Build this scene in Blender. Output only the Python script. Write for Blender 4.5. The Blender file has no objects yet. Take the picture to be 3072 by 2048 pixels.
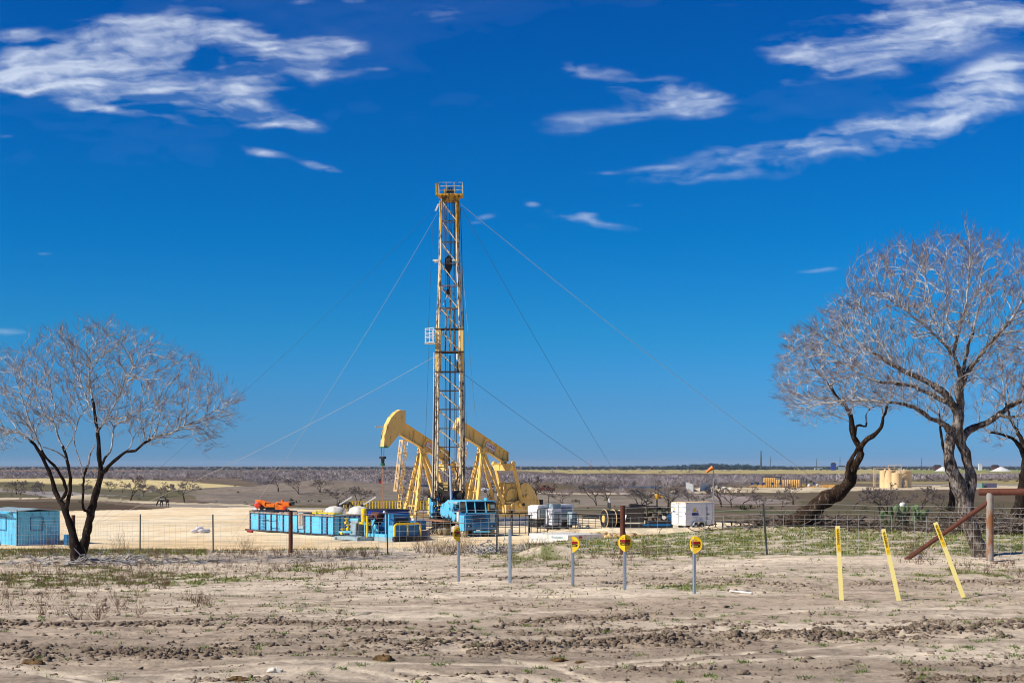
import bpy, math, random
import numpy as np
from mathutils import Vector, Matrix, Quaternion, kdtree
from math import sin, cos, pi, radians as R
C = bpy.data.collections.new("scene_objects"); bpy.context.scene.collection.children.link(C)
random.seed(11); RNG = np.random.default_rng(11)
F = 3072*50/36; CZ = 5.6; HZ = 1394.0; CXP = 1536.0
def at(px, py, Y):                       # a point Y metres out
    return Vector(((px-CXP)/F*Y, Y, CZ+(HZ-py)/F*Y))
# ------------------------------------------------------------------ numpy noise
_P = RNG.random((256, 256))
def vnoise(x, y, s=0):
    x = np.asarray(x, float)+s*17.31; y = np.asarray(y, float)+s*9.77
    xi = np.floor(x).astype(int); yi = np.floor(y).astype(int)
    fx = x-xi; fy = y-yi; fx = fx*fx*(3-2*fx); fy = fy*fy*(3-2*fy)
    a = _P[xi & 255, yi & 255]; b = _P[(xi+1) & 255, yi & 255]; c = _P[xi & 255, (yi+1) & 255]; d = _P[(xi+1) & 255, (yi+1) & 255]
    return (a*(1-fx)+b*fx)*(1-fy)+(c*(1-fx)+d*fx)*fy
def fbm(x, y, o=4, s=0):
    t = 0; a = .5; n = 0
    for i in range(o):
        t = t+a*vnoise(np.asarray(x)*2**i, np.asarray(y)*2**i, s+i); n += a; a *= .5
    return t/n
def sstep(a, b, x):
    t = np.clip((x-a)/(b-a), 0, 1); return t*t*(3-2*t)
# ------------------------------------------------------------------ materials
def srgb(r, g, b):
    f = lambda c: (c/255/12.92) if c/255 <= .04045 else ((c/255+.055)/1.055)**2.4
    return (f(r), f(g), f(b), 1)
def newmat(name):
    m = bpy.data.materials.new(name); m.use_nodes = True
    nt = m.node_tree; b = nt.nodes['Principled BSDF']; return m, nt, b
def N(nt, typ, **kw):
    n = nt.nodes.new(typ)
    for k, v in kw.items():
        if k in n.inputs.keys(): n.inputs[k].default_value = v
        else: setattr(n, k, v)
    return n
def L(nt, a, b): nt.links.new(a, b)
def mixc(nt, fac, a, b, mode='MIX'):
    n = nt.nodes.new('ShaderNodeMix'); n.data_type = 'RGBA'; n.blend_type = mode
    for i, v in ((0, fac), (6, a), (7, b)):
        if hasattr(v, 'is_output') or isinstance(v, bpy.types.NodeSocket): nt.links.new(v, n.inputs[i])
        else: n.inputs[i].default_value = v
    return n.outputs[2]
def ramp(nt, fac, stops):
    n = nt.nodes.new('ShaderNodeValToRGB'); el = n.color_ramp.elements
    while len(el) < len(stops): el.new(.5)
    for e, (p, c) in zip(el, stops): e.position = p; e.color = c if len(c) == 4 else (*c, 1)
    nt.links.new(fac, n.inputs[0]); return n.outputs[0]
def wornmat(name, col, dirt=(.12, .07, .04, 1), amt=.35, scale=3.0, rough=.5, metal=0.0, var=.15, bump=.0, streak=1.0, thr=.55):
    """painted or bare metal with blotchy wear and vertical run marks"""
    m, nt, b = newmat(name)
    tc = N(nt, 'ShaderNodeTexCoord'); mp = N(nt, 'ShaderNodeMapping'); mp.inputs['Scale'].default_value = (1, 1, .35 if streak else 1)
    L(nt, tc.outputs['Object'], mp.inputs[0])
    n1 = N(nt, 'ShaderNodeTexNoise', Scale=scale, Detail=7.0, Roughness=.65); L(nt, mp.outputs[0], n1.inputs['Vector'])
    n2 = N(nt, 'ShaderNodeTexNoise', Scale=scale*.35, Detail=3.0); L(nt, tc.outputs['Object'], n2.inputs['Vector'])
    f = ramp(nt, n1.outputs[0], [(thr-.03, (0, 0, 0)), (thr+.1, (amt, amt, amt))])
    base = mixc(nt, n2.outputs[0], tuple(c*(1-var) for c in col[:3])+(1,), tuple(min(1, c*(1+var)) for c in col[:3])+(1,))
    out = mixc(nt, f, base, dirt)
    L(nt, out, b.inputs['Base Color']); b.inputs['Roughness'].default_value = rough; b.inputs['Metallic'].default_value = metal
    if bump:
        bp = N(nt, 'ShaderNodeBump', Strength=bump, Distance=.02); L(nt, n1.outputs[0], bp.inputs['Height']); L(nt, bp.outputs[0], b.inputs['Normal'])
    return m
M = {}
def S(*a): return srgb(*a)
M['pump'] = wornmat('pumpjack_paint', S(245, 203, 116), S(130, 86, 40), .6, 2.5, .45, var=.08)
M['cream'] = wornmat('cream_mast_paint', S(236, 214, 174), S(62, 38, 24), .95, 5.0, .6, var=.14, thr=.49)
M['ywgold'] = wornmat('gold_mast_paint', S(222, 168, 52), S(54, 30, 14), .9, 4.0, .6, thr=.49)
M['darkrust'] = wornmat('dark_rusty_steel', S(58, 38, 28), S(20, 14, 12), .8, 5.0, .8)
M['black'] = wornmat('black_steel', S(32, 31, 33), S(62, 50, 44), .5, 4.0, .6)
M['grease'] = wornmat('greasy_steel', S(44, 38, 34), S(90, 66, 44), .5, 6.0, .5)
M['wire'] = wornmat('steel_cable', S(60, 58, 60), S(40, 36, 34), .5, 4.0, .6)
M['wirew'] = wornmat('pale_cable', S(190, 182, 170), S(120, 110, 100), .4, 1.0, .6)
M['blue'] = wornmat('sky_blue_paint', S(98, 194, 232), S(84, 76, 66), .6, 3.2, .45, var=.08, thr=.56)
M['blued'] = wornmat('deep_blue_paint', S(2, 102, 158), S(30, 50, 64), .6, 3.0, .45, thr=.56)
M['royal'] = wornmat('royal_blue_paint', S(28, 56, 150), S(16, 22, 44), .7, 2.0, .5)
M['yellow'] = wornmat('safety_yellow_paint', S(240, 200, 20), S(130, 90, 30), .5, 5.0, .45)
M['orange'] = wornmat('orange_machine_paint', S(246, 122, 16), S(130, 50, 14), .5, 3.0, .4)
M['redor'] = wornmat('red_orange_paint', S(214, 58, 22), S(90, 24, 12), .5, 5.0, .5)
M['white'] = wornmat('white_sheet_metal', S(232, 233, 236), S(150, 140, 126), .35, 2.0, .4, var=.03)
M['offwhite'] = wornmat('off_white_paint', S(226, 222, 212), S(140, 126, 106), .5, 2.5, .55)
M['concrete'] = wornmat('pale_concrete', S(222, 219, 212), S(140, 130, 116), .5, 1.6, .85, bump=.3)
M['greyblue'] = wornmat('grey_blue_paint', S(150, 172, 180), S(110, 90, 70), .6, 4.0, .6)
M['rust'] = wornmat('rusty_pipe', S(94, 50, 34), S(52, 26, 20), .8, 6.0, .85, bump=.4)
M['rustor'] = wornmat('orange_rust_pipe', S(140, 94, 60), S(158, 154, 146), .9, 4.0, .85, thr=.44, bump=.4)
M['galv'] = wornmat('galvanised_steel', S(176, 190, 200), S(120, 130, 138), .4, 8.0, .4, metal=.35)
M['tpost'] = wornmat('steel_post_paint', S(56, 64, 66), S(84, 62, 48), .6, 8.0, .7)
M['zinc'] = wornmat('fence_wire', S(196, 198, 194), S(130, 120, 110), .5, 3.0, .5)
M['brownwood'] = wornmat('brown_board', S(170, 118, 82), S(96, 60, 40), .7, 3.0, .85)
M['glass'] = wornmat('dark_cab_glass', S(20, 30, 32), S(10, 12, 12), .3, 2.0, .12)
M['rubber'] = wornmat('tyre_rubber', S(46, 43, 40), S(150, 132, 106), .6, 6.0, .9)
M['mudtyre'] = wornmat('mud_caked_tyre', S(150, 134, 106), S(66, 54, 42), .9, 5.0, .95, bump=.6)
M['chrome'] = wornmat('wheel_rim', S(186, 196, 206), S(110, 100, 90), .4, 6.0, .35, metal=.3)
M['red'] = wornmat('red_paint', S(170, 34, 30), S(80, 20, 16), .5, 5.0, .5)
M['green'] = wornmat('green_paint', S(28, 110, 74), S(16, 50, 36), .5, 5.0, .5)
M['silver'] = wornmat('ram_steel', S(176, 190, 204), S(120, 130, 136), .4, 4.0, .3, metal=.3)
M['tankcream'] = wornmat('cream_tank_paint', S(232, 200, 150), S(190, 150, 100), .5, .8, .6, var=.05)
M['vessel'] = wornmat('gold_vessel_paint', S(226, 176, 96), S(150, 100, 50), .5, 1.0, .55)
M['stake'] = wornmat('pale_yellow_lath', S(240, 222, 140), S(196, 180, 120), .4, 6.0, .6, var=.03)
M['signy'] = wornmat('marker_yellow_plastic', S(246, 200, 8), S(226, 160, 8), .3, 12.0, .35, var=.04)
M['signr'] = wornmat('marker_red_print', S(176, 14, 6), S(120, 6, 4), .2, 8.0, .5)
M['ink'] = wornmat('black_print', S(14, 12, 12), S(30, 26, 24), .2, 8.0, .5)
M['inkblue'] = wornmat('blue_print', S(28, 44, 120), S(20, 30, 90), .2, 8.0, .5)
M['logored'] = wornmat('red_print', S(180, 30, 30), S(150, 30, 30), .2, 8.0, .5)
M['logoyel'] = wornmat('yellow_print', S(226, 186, 60), S(210, 170, 50), .2, 8.0, .5)
M['tarp'] = wornmat('black_tarpaulin', S(26, 26, 28), S(60, 56, 50), .4, 2.0, .7)
M['solar'] = wornmat('solar_panel_cells', S(40, 62, 100), S(30, 44, 70), .4, 4.0, .2)
M['sacks'] = wornmat('white_sacks', S(226, 220, 224), S(170, 150, 140), .5, 5.0, .8)
M['purple'] = wornmat('purple_grey_paint', S(88, 84, 110), S(60, 56, 70), .4, 3.0, .6)
# ------------------------------------------------------------------ mesh builder
class MB:
    def __init__(s): s.v = []; s.f = []
    def add(s, v, f):
        o = len(s.v); s.v.extend(v); s.f.extend([[i+o for i in q] for q in f]); return s
    def box(s, c, d, rz=0, mt=None):
        hx, hy, hz = d[0]/2, d[1]/2, d[2]/2
        vs = [Vector((x, y, z)) for z in (-hz, hz) for x, y in ((-hx, -hy), (hx, -hy), (hx, hy), (-hx, hy))]
        m = mt or Matrix.Rotation(rz, 4, 'Z'); c = Vector(c)
        return s.add([c+(m @ v) for v in vs], [[3, 2, 1, 0], [4, 5, 6, 7], [0, 1, 5, 4], [1, 2, 6, 5], [2, 3, 7, 6], [3, 0, 4, 7]])
    def box2(s, a, b):
        return s.box([(a[i]+b[i])/2 for i in range(3)], [abs(b[i]-a[i]) for i in range(3)])
    def bar(s, p0, p1, w, h, up=(0, 0, 1)):
        p0 = Vector(p0); p1 = Vector(p1); d = p1-p0; l = d.length
        if l < 1e-6: return s
        x = d.normalized(); u = Vector(up)
        if abs(x.dot(u)) > .99: u = Vector((1, 0, 0))
        y = u.cross(x).normalized(); z = x.cross(y)
        return s.box((p0+p1)/2, (l, w, h), mt=Matrix((x, y, z)).transposed().to_4x4())
    def tube(s, pts, r, n=8, caps=True):
        pts = [Vector(p) for p in pts]; k = len(pts); rs = list(r) if hasattr(r, '__len__') else [r]*k
        vs = []; fs = []; pu = None
        for i, p in enumerate(pts):
            d = (pts[min(i+1, k-1)]-pts[max(i-1, 0)])
            d = d.normalized() if d.length > 1e-9 else Vector((0, 0, 1))
            if pu is None: pu = d.orthogonal().normalized()
            else:
                pu = pu-d*pu.dot(d); pu = pu.normalized() if pu.length > 1e-6 else d.orthogonal().normalized()
            w = d.cross(pu)
            for j in range(n):
                a = 2*pi*j/n; vs.append(p+(pu*cos(a)+w*sin(a))*rs[i])
        for i in range(k-1):
            for j in range(n):
                j2 = (j+1) % n; fs.append([i*n+j, i*n+j2, (i+1)*n+j2, (i+1)*n+j])
        if caps: fs.append(list(range(n-1, -1, -1))); fs.append([(k-1)*n+j for j in range(n)])
        return s.add(vs, fs)
    def cyl(s, p0, p1, r, n=16, r2=None): return s.tube([p0, p1], [r, r if r2 is None else r2], n)
    def lathe(s, base, axis, prof, n=18):      # prof = [(dist along axis, radius)]
        ax = Vector(axis).normalized(); b = Vector(base); u = ax.orthogonal().normalized(); w = ax.cross(u); vs = []; fs = []
        for (t, r) in prof:
            for j in range(n):
                a = 2*pi*j/n; vs.append(b+ax*t+(u*cos(a)+w*sin(a))*max(r, .0005))
        for i in range(len(prof)-1):
            for j in range(n):
                j2 = (j+1) % n; fs.append([i*n+j, i*n+j2, (i+1)*n+j2, (i+1)*n+j])
        fs.append(list(range(n-1, -1, -1))); fs.append([(len(prof)-1)*n+j for j in range(n)])
        return s.add(vs, fs)
    def prism(s, poly, o, u, w, t0, t1):        # poly in plane (u,w) from o, extruded along normal u x w from t0 to t1
        o = Vector(o); u = Vector(u).normalized(); w = Vector(w).normalized(); nn = u.cross(w); k = len(poly)
        vs = [o+u*a+w*b+nn*t for t in (t0, t1) for a, b in poly]
        fs = [list(range(k-1, -1, -1)), [k+i for i in range(k)]]+[[i, (i+1) % k, k+(i+1) % k, k+i] for i in range(k)]
        return s.add(vs, fs)
    def build(s, name, mat, parent=None, smooth=False, bevel=0, loc=None):
        me = bpy.data.meshes.new(name); me.from_pydata([tuple(v) for v in s.v], [], s.f); me.validate(clean_customdata=False)
        ob = bpy.data.objects.new(name, me); C.objects.link(ob)
        if mat is not None: me.materials.append(M[mat] if isinstance(mat, str) else mat)
        if smooth:
            me.polygons.foreach_set('use_smooth', [True]*len(me.polygons))
            try: me.set_sharp_from_angle(angle=R(38))
            except Exception: pass
        if bevel:
            b = ob.modifiers.new('bevel', 'BEVEL'); b.width = bevel; b.segments = 2; b.limit_method = 'ANGLE'
        if parent: ob.parent = parent
        if loc is not None: ob.location = loc
        return ob
def tag(o, label, cat, group=None, kind=None):
    if label: o['label'] = label
    if cat: o['category'] = cat
    if group: o['group'] = group
    if kind: o['kind'] = kind
    return o
def thing(name, label, cat, loc=(0, 0, 0), rz=0, group=None):
    o = bpy.data.objects.new(name, None); C.objects.link(o); o.location = loc; o.rotation_euler = (0, 0, rz); o.empty_display_size = .3
    return tag(o, label, cat, group)
def fastmesh(name, verts, faces_flat, per, mat, parent=None, smooth=True, cols=None):
    """verts (n,3), faces_flat (m,per) as arrays"""
    me = bpy.data.meshes.new(name); n = len(verts); m = len(faces_flat)
    me.vertices.add(n); me.vertices.foreach_set('co', np.asarray(verts, np.float32).ravel())
    me.loops.add(m*per); me.loops.foreach_set('vertex_index', np.asarray(faces_flat, np.int32).ravel())
    me.polygons.add(m); me.polygons.foreach_set('loop_start', np.arange(0, m*per, per, dtype=np.int32))
    try: me.polygons.foreach_set('loop_total', np.full(m, per, np.int32))
    except Exception: pass
    me.update(calc_edges=True)
    if smooth: me.polygons.foreach_set('use_smooth', np.ones(m, bool))
    if cols is not None:
        a = me.color_attributes.new('tint', 'FLOAT_COLOR', 'POINT')
        a.data.foreach_set('color', np.concatenate([cols, np.ones((n, 1))], 1).astype(np.float32).ravel())
    me.materials.append(M[mat] if isinstance(mat, str) else mat)
    ob = bpy.data.objects.new(name, me); C.objects.link(ob)
    if parent: ob.parent = parent
    return ob
def text_mesh(txt, size, mat, name, parent, loc, mtx, bold=.0, align='CENTER', ext=.004, sx=1.0, rows=False):
    cu = bpy.data.curves.new('lettering', 'FONT'); cu.body = txt; cu.size = size; cu.extrude = ext; cu.offset = bold; cu.align_x = align; cu.align_y = 'CENTER'; cu.resolution_u = 3
    t = bpy.data.objects.new('tmp', cu); C.objects.link(t)
    dg = bpy.context.evaluated_depsgraph_get(); me = bpy.data.meshes.new_from_object(t.evaluated_get(dg)); bpy.data.objects.remove(t)
    me.transform(Matrix.Diagonal((sx, 1, 1, 1))); me.transform(Matrix.Translation(Vector(loc)) @ mtx.to_4x4()); me.materials.clear(); me.materials.append(M[mat])
    ob = bpy.data.objects.new(name, me); C.objects.link(ob)
    if parent: ob.parent = parent
    return ob
def frame(x, y):            # rotation taking text x->x, y->y
    x = Vector(x).normalized(); y = Vector(y).normalized(); return Matrix((x, y, x.cross(y))).transposed()
# ------------------------------------------------------------------ camera, sun, sky
sc = bpy.context.scene
cam = bpy.data.objects.new('camera', bpy.data.cameras.new('camera')); sc.collection.objects.link(cam); sc.camera = cam
cam.location = (0, 0, CZ); cam.rotation_euler = (R(90), 0, 0)
cam.data.lens = 50; cam.data.sensor_width = 36; cam.data.shift_y = (HZ-1024)/3072; cam.data.clip_end = 60000; cam.data.clip_start = .3
SUN_EL = R(40); SUN_AZ = R(-66)            # azimuth measured from the direction back to the camera, negative = left
tosun = Vector((sin(SUN_AZ)*cos(SUN_EL), -cos(SUN_AZ)*cos(SUN_EL), sin(SUN_EL)))
sl = bpy.data.lights.new('sun', 'SUN'); sl.energy = 5.0; sl.angle = R(.53); sl.color = (1, .94, .84)
so = bpy.data.objects.new('sun', sl); sc.collection.objects.link(so); so.rotation_euler = (-tosun).to_track_quat('-Z', 'Y').to_euler()
w = bpy.data.worlds.new('World'); sc.world = w; w.use_nodes = True; nt = w.node_tree
bg = nt.nodes['Background']; bg.inputs[1].default_value = .092
sky = nt.nodes.new('ShaderNodeTexSky'); sky.sky_type = 'NISHITA'; sky.sun_disc = False; sky.sun_elevation = SUN_EL
sky.sun_rotation = math.atan2(tosun.x, tosun.y); sky.air_density = 1.0; sky.dust_density = .25; sky.ozone_density = 3.0; sky.altitude = 150
geo = nt.nodes.new('ShaderNodeTexCoord'); sep = nt.nodes.new('ShaderNodeSeparateXYZ'); L(nt, geo.outputs['Generated'], sep.inputs[0])
def MA(op, a, b=None, c=None, clamp=False):
    n = nt.nodes.new('ShaderNodeMath'); n.operation = op; n.use_clamp = clamp
    for i, v in enumerate((a, b, c)):
        if v is None: continue
        if isinstance(v, bpy.types.NodeSocket): L(nt, v, n.inputs[i])
        else: n.inputs[i].default_value = v
    return n.outputs[0]
X, Yd, Zd = sep.outputs
hs = nt.nodes.new('ShaderNodeHueSaturation'); hs.inputs['Saturation'].default_value = 1.25; hs.inputs['Value'].default_value = 1.4; L(nt, sky.outputs[0], hs.inputs['Color'])
tint = ramp(nt, MA('MAXIMUM', Zd, 0.0), [(0.0, (.136, .365, .96)), (.045, (.108, .349, .77)), (.092, (.050, .386, .70)), (.156, (.006, .375, .695)), (.236, (.003, .355, .69)), (.32, (.003, .32, .68)), (.5, (.03, .20, .42)), (.8, (.12, .22, .36))])
skyc = mixc(nt, 1.0, hs.outputs[0], tint, 'MULTIPLY')
L(nt, skyc, bg.inputs[0])
w.cycles.sampling_method = 'MANUAL'; w.cycles.sample_map_resolution = 256
CL = [(330,100,230,34,-5,.9),(620,86,270,36,2,1),(880,108,190,26,8,1),(1010,120,90,26,12,.9),(960,165,150,42,8,1),(830,210,230,46,-4,.9),
 (180,222,300,50,3,1.2),(420,240,290,72,7,1.3),(600,292,270,50,12,1.2),(800,350,160,34,14,1),(890,368,60,22,18,.9),(360,155,200,46,-8,1.05),(520,150,140,30,0,.9),
 (60,106,80,22,0,.8),(330,338,200,14,12,.8),(110,275,140,16,8,.6),(780,458,90,12,7,.85),(965,502,70,12,12,.8),(700,432,70,6,10,.35),(530,10,55,17,0,.6),(910,4,70,10,0,.7),(1050,4,60,8,0,.6),(1315,42,85,24,-3,.75),(640,25,60,14,5,.3),
 (1760,200,110,22,5,.7),(1960,258,190,40,10,.75),(2080,282,120,44,8,.85),(1890,325,130,36,-6,.65),(1700,372,140,30,-3,.65),(2100,345,90,14,-5,.6),
 (2050,525,150,20,-3,.75),(2250,475,260,36,-5,.85),(2500,430,290,44,-8,.9),(2760,362,280,60,-14,.95),(2990,285,190,64,-22,1.05),(3010,210,120,34,-20,.8),(1980,505,90,7,0,.5),(1830,520,90,7,-3,.5),
 (2720,95,290,90,-4,.72),(2920,20,260,46,3,1.3),(2500,178,180,40,8,.7),(2390,250,110,18,0,.7),(2660,160,220,44,0,.7),(2600,225,130,26,5,.6),(2850,70,220,60,0,.8),(2200,18,100,22,0,.3),(2920,410,60,18,0,.45),(2560,120,300,60,0,.3),
 (1770,652,125,13,9,1.1),(1775,638,40,9,0,.8),(1592,614,26,8,0,.8),(1610,679,38,6,0,.6),(1450,650,38,9,-8,.6),(1425,668,26,5,0,.5),(1443,691,22,5,0,.5),(1900,615,40,5,0,.35),
 (2475,808,90,7,-4,.75),(2160,1050,50,4,0,.25),(1585,1074,35,4,0,.3),(14,996,62,13,0,.9),(135,760,34,4,0,.45),(15,410,34,6,0,.4),(1140,205,40,6,0,.45),(1240,135,60,8,12,.2),(2030,1085,25,3,0,.2)]

def clouds():
    """a thin sheet of cirrus about 1.4 km up, its cover worked out on a grid"""
    ALT = 1400.0; nu, nv = 760, 330
    u = np.linspace(-.47, .47, nu); v = np.linspace(.335, .072, nv); V, Ug = np.meshgrid(v, u, indexing='ij'); U = Ug
    a = fbm(U*14, V*34, 5, 101)-.5; b = fbm(U*14, V*34, 5, 111)-.5; a2 = fbm(U*60, V*150, 4, 121)-.5; b2 = fbm(U*60, V*150, 4, 131)-.5
    wu = U+.050*a+.007*a2; wv = V+.016*b+.004*b2
    tot = np.zeros_like(U)
    for (cx, cy, hw, hh, ang, st) in CL:
        hw *= .98; hh *= .98; st *= (1 if cx < 1200 else .8); big = hw > 105; k = 1.0 if big else .12
        du = (U+(wu-U)*k)-(cx-CXP)/F; dv = (V+(wv-V)*k)-(HZ-cy)/F; t = -R(ang)
        p = (du*cos(t)+dv*sin(t))/(hw/F*1.22); q = (-du*sin(t)+dv*cos(t))/(hh/F*1.35)
        r2 = p*p+q*q; tot += st*np.where(r2 < 2.2, np.exp(-r2*1.35)-.051, 0).clip(0)*1.12
    tot = np.minimum(tot, 1.15)
    lon = fbm(wu*13+wv*10, wv*150-wu*12, 5, 141); med = fbm(wu*22, wv*60, 5, 151); fin = fbm(wu*150, wv*420, 4, 161)
    puf = fbm(wu*70, wv*110, 5, 171)
    nn = lon*.45+med*.25+fin*.1+puf*.2
    gate = np.clip(tot*2.5, 0, 1); nq = np.clip((nn-.37)/.26, 0, 1); sh = np.clip(tot, 0, 1)**1.1
    core = np.clip((tot-.75)*1.6, 0, 1); d = sh*(.04+.92*nq**1.2)*(1-core*.3)+core*.26; d = np.clip(d-.09, 0, 1)*.92; ff = fbm(wu*34+wv*30, wv*330-wu*40, 4, 401); d = d**1.25*(.72+.5*ff)*.88
    veil = np.clip(fbm(U*9, V*30, 4, 181)-.5, 0, 1)*np.clip((V-.17)*7, 0, 1)*fbm(U*50, V*180, 4, 191)*.10
    d = np.clip(d*gate+veil, 0, .9)
    ed = np.clip(np.minimum.reduce([(U+.47)/.03, (.47-U)/.03, (.335-V)/.002+1, (V-.072)/.01]), 0, 1); d *= ed
    Yw = ALT/V; Xw = U*Yw; pts = np.stack([Xw.ravel(), Yw.ravel(), np.full(U.size, ALT+CZ)], 1)
    idx = np.arange(nu*nv).reshape(nv, nu); q = np.stack([idx[:-1, :-1], idx[1:, :-1], idx[1:, 1:], idx[:-1, 1:]], -1).reshape(-1, 4)
    dd = d.ravel(); q = q[dd[q].max(1) > .004]; used, inv = np.unique(q.ravel(), return_inverse=True)
    m, nt, b = newmat('cirrus'); nt.nodes.remove(b); out = nt.nodes['Material Output']
    at_ = N(nt, 'ShaderNodeVertexColor', layer_name='tint'); sepc = nt.nodes.new('ShaderNodeSeparateColor'); L(nt, at_.outputs[0], sepc.inputs[0])
    tr = nt.nodes.new('ShaderNodeBsdfTransparent'); tl = N(nt, 'ShaderNodeBsdfTranslucent', Color=(.86, .95, 1, 1)); df = N(nt, 'ShaderNodeBsdfDiffuse', Color=(.82, .92, .98, 1))
    mx = N(nt, 'ShaderNodeMixShader'); mx.inputs[0].default_value = .12; L(nt, tl.outputs[0], mx.inputs[1]); L(nt, df.outputs[0], mx.inputs[2])
    m2 = N(nt, 'ShaderNodeMixShader'); L(nt, sepc.outputs[0], m2.inputs[0]); L(nt, tr.outputs[0], m2.inputs[1]); L(nt, mx.outputs[0], m2.inputs[2]); L(nt, m2.outputs[0], out.inputs[0])
    dc = np.repeat(dd[used][:, None], 3, 1)
    o = fastmesh('clouds', pts[used], inv.reshape(-1, 4), 4, m, cols=dc); o['kind'] = 'structure'
sc.view_settings.view_transform = 'Standard'; sc.view_settings.look = 'None'; sc.view_settings.exposure = 0.12; sc.view_settings.gamma = 1.0
sc.cycles.filter_width = 1.0; sc.cycles.max_bounces = 5; sc.cycles.diffuse_bounces = 2; sc.cycles.glossy_bounces = 2; sc.cycles.transparent_max_bounces = 6
clouds()
# ------------------------------------------------------------------ terrain
_cols = np.array([-3000, 0, 800, 1250, 1650, 2000, 2380, 3072, 6000.])
_T = [(-40, 2.2,2.2,2.2,2.2,2.2,2.2,2.2,2.2,2.2),(8, 2.3,2.3,2.3,2.3,2.3,2.3,2.3,2.3,2.3),(16, 2.45,2.45,2.43,2.42,2.42,2.42,2.42,2.42,2.4),
 (22, 2.5,2.5,2.5,2.5,2.5,2.48,2.48,2.48,2.45),(28, 2.65,2.62,2.6,2.58,2.56,2.5,2.5,2.48,2.45),(34, 2.85,2.8,2.75,2.68,2.6,2.52,2.42,2.36,2.3),
 (40, 3.0,2.95,2.87,2.78,2.62,2.5,2.4,2.33,2.3),(46, 3.1,3.08,2.98,2.89,2.69,2.58,2.37,2.34,2.3),(51, 3.25,3.2,3.1,2.95,2.79,2.65,2.38,2.35,2.3),
 (56, 3.4,3.33,3.33,3.3,3.0,2.70,2.41,2.38,2.35),(60, 3.6,3.53,3.6,3.6,3.4,3.0,2.65,2.6,2.6),(70, 5.0,5.0,5.0,5.0,4.8,4.5,4.2,4.2,4.2),(80,)+(5.6,)*9,(180,)+(5.6,)*9,
 (240,)+(6.2,)*9,(300,)+(6.6,)*9,(400,)+(7.2,)*9,(512,)+(7.9,)*9,(700,)+(8.3,)*9,(1000,)+(8.8,)*9,(2000,)+(10.0,)*9,(4000,)+(12.5,)*9,(9000,)+(14.0,)*9,(26000,)+(20.0,)*9]
_TY = np.array([t[0] for t in _T], float); _TE = np.array([t[1:] for t in _T], float)
MOUNDS = [  # px, Y, half width m, half depth m, height
 (180, 470, 66, 70, 3.3), (860, 300, 22, 22, 1.6), (660, 270, 14, 22, 1.2), (1080, 340, 26, 20, 2.6), (760, 335, 30, 18, 1.9), (300, 265, 12, 16, 1.0),
 (2160, 420, 14, 6, 1.6), (2330, 455, 60, 8, .5), (1640, 430, 14, 8, 3.0), (1560, 75, 0.1, 0.1, 0), (1920, 118, 16, 2.2, .35), (2250, 120, 12, 2.0, .3), (1655, 108, 9, 2.0, .25),
 (1652, 41.4, 1.15, .7, .36), (2350, 54.5, 3.4, 1.6, .25), (250, 43.2, 1.4, 1.0, .18)]
def ev(px, Y):
    px = np.clip(px, -2999, 5999); Y = np.clip(Y, -39.9, 25999)
    j = np.clip(np.searchsorted(_cols, px)-1, 0, len(_cols)-2); i = np.clip(np.searchsorted(_TY, Y)-1, 0, len(_TY)-2)
    a = (px-_cols[j])/(_cols[j+1]-_cols[j]); b = (Y-_TY[i])/(_TY[i+1]-_TY[i])
    return (_TE[i, j]*(1-a)+_TE[i, j+1]*a)*(1-b)+(_TE[i+1, j]*(1-a)+_TE[i+1, j+1]*a)*b
def gh(X, Y):               # ground height without the small relief
    X = np.asarray(X, float); Y = np.asarray(Y, float); Yc = np.maximum(Y, 6.0); px = CXP+F*X/Yc
    e = sum(ev(px, Y*k+o) for k, o in ((.96, -.6), (.98, -.3), (1, 0), (1.02, .3), (1.04, .6)))/5
    z = CZ-e
    for (mx, my, hw, hd, h) in MOUNDS:
        if h == 0: continue
        cx = (mx-CXP)/F*my; r2 = ((X-cx)/hw)**2+((Y-my)/hd)**2
        z = z+h*np.where(r2 < 1, (1-np.clip(r2, 0, 1))**(.8 if hw > 60 else 1.3), 0) if h > 1 else z+h*np.exp(-r2*1.6)
    far = Y > 190
    if far.any(): z = np.array(z); z[far] += (fbm(X[far]/60, Y[far]/60, 4, 3)-.5)*sstep(190, 300, Y[far])*1.6
    return z
def gz(X, Y): return float(gh(np.array([X]), np.array([Y]))[0])
def ong(px, Y, dz=0.0):
    X = (px-CXP)/F*Y; return Vector((X, Y, gz(X, Y)+dz))
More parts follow.
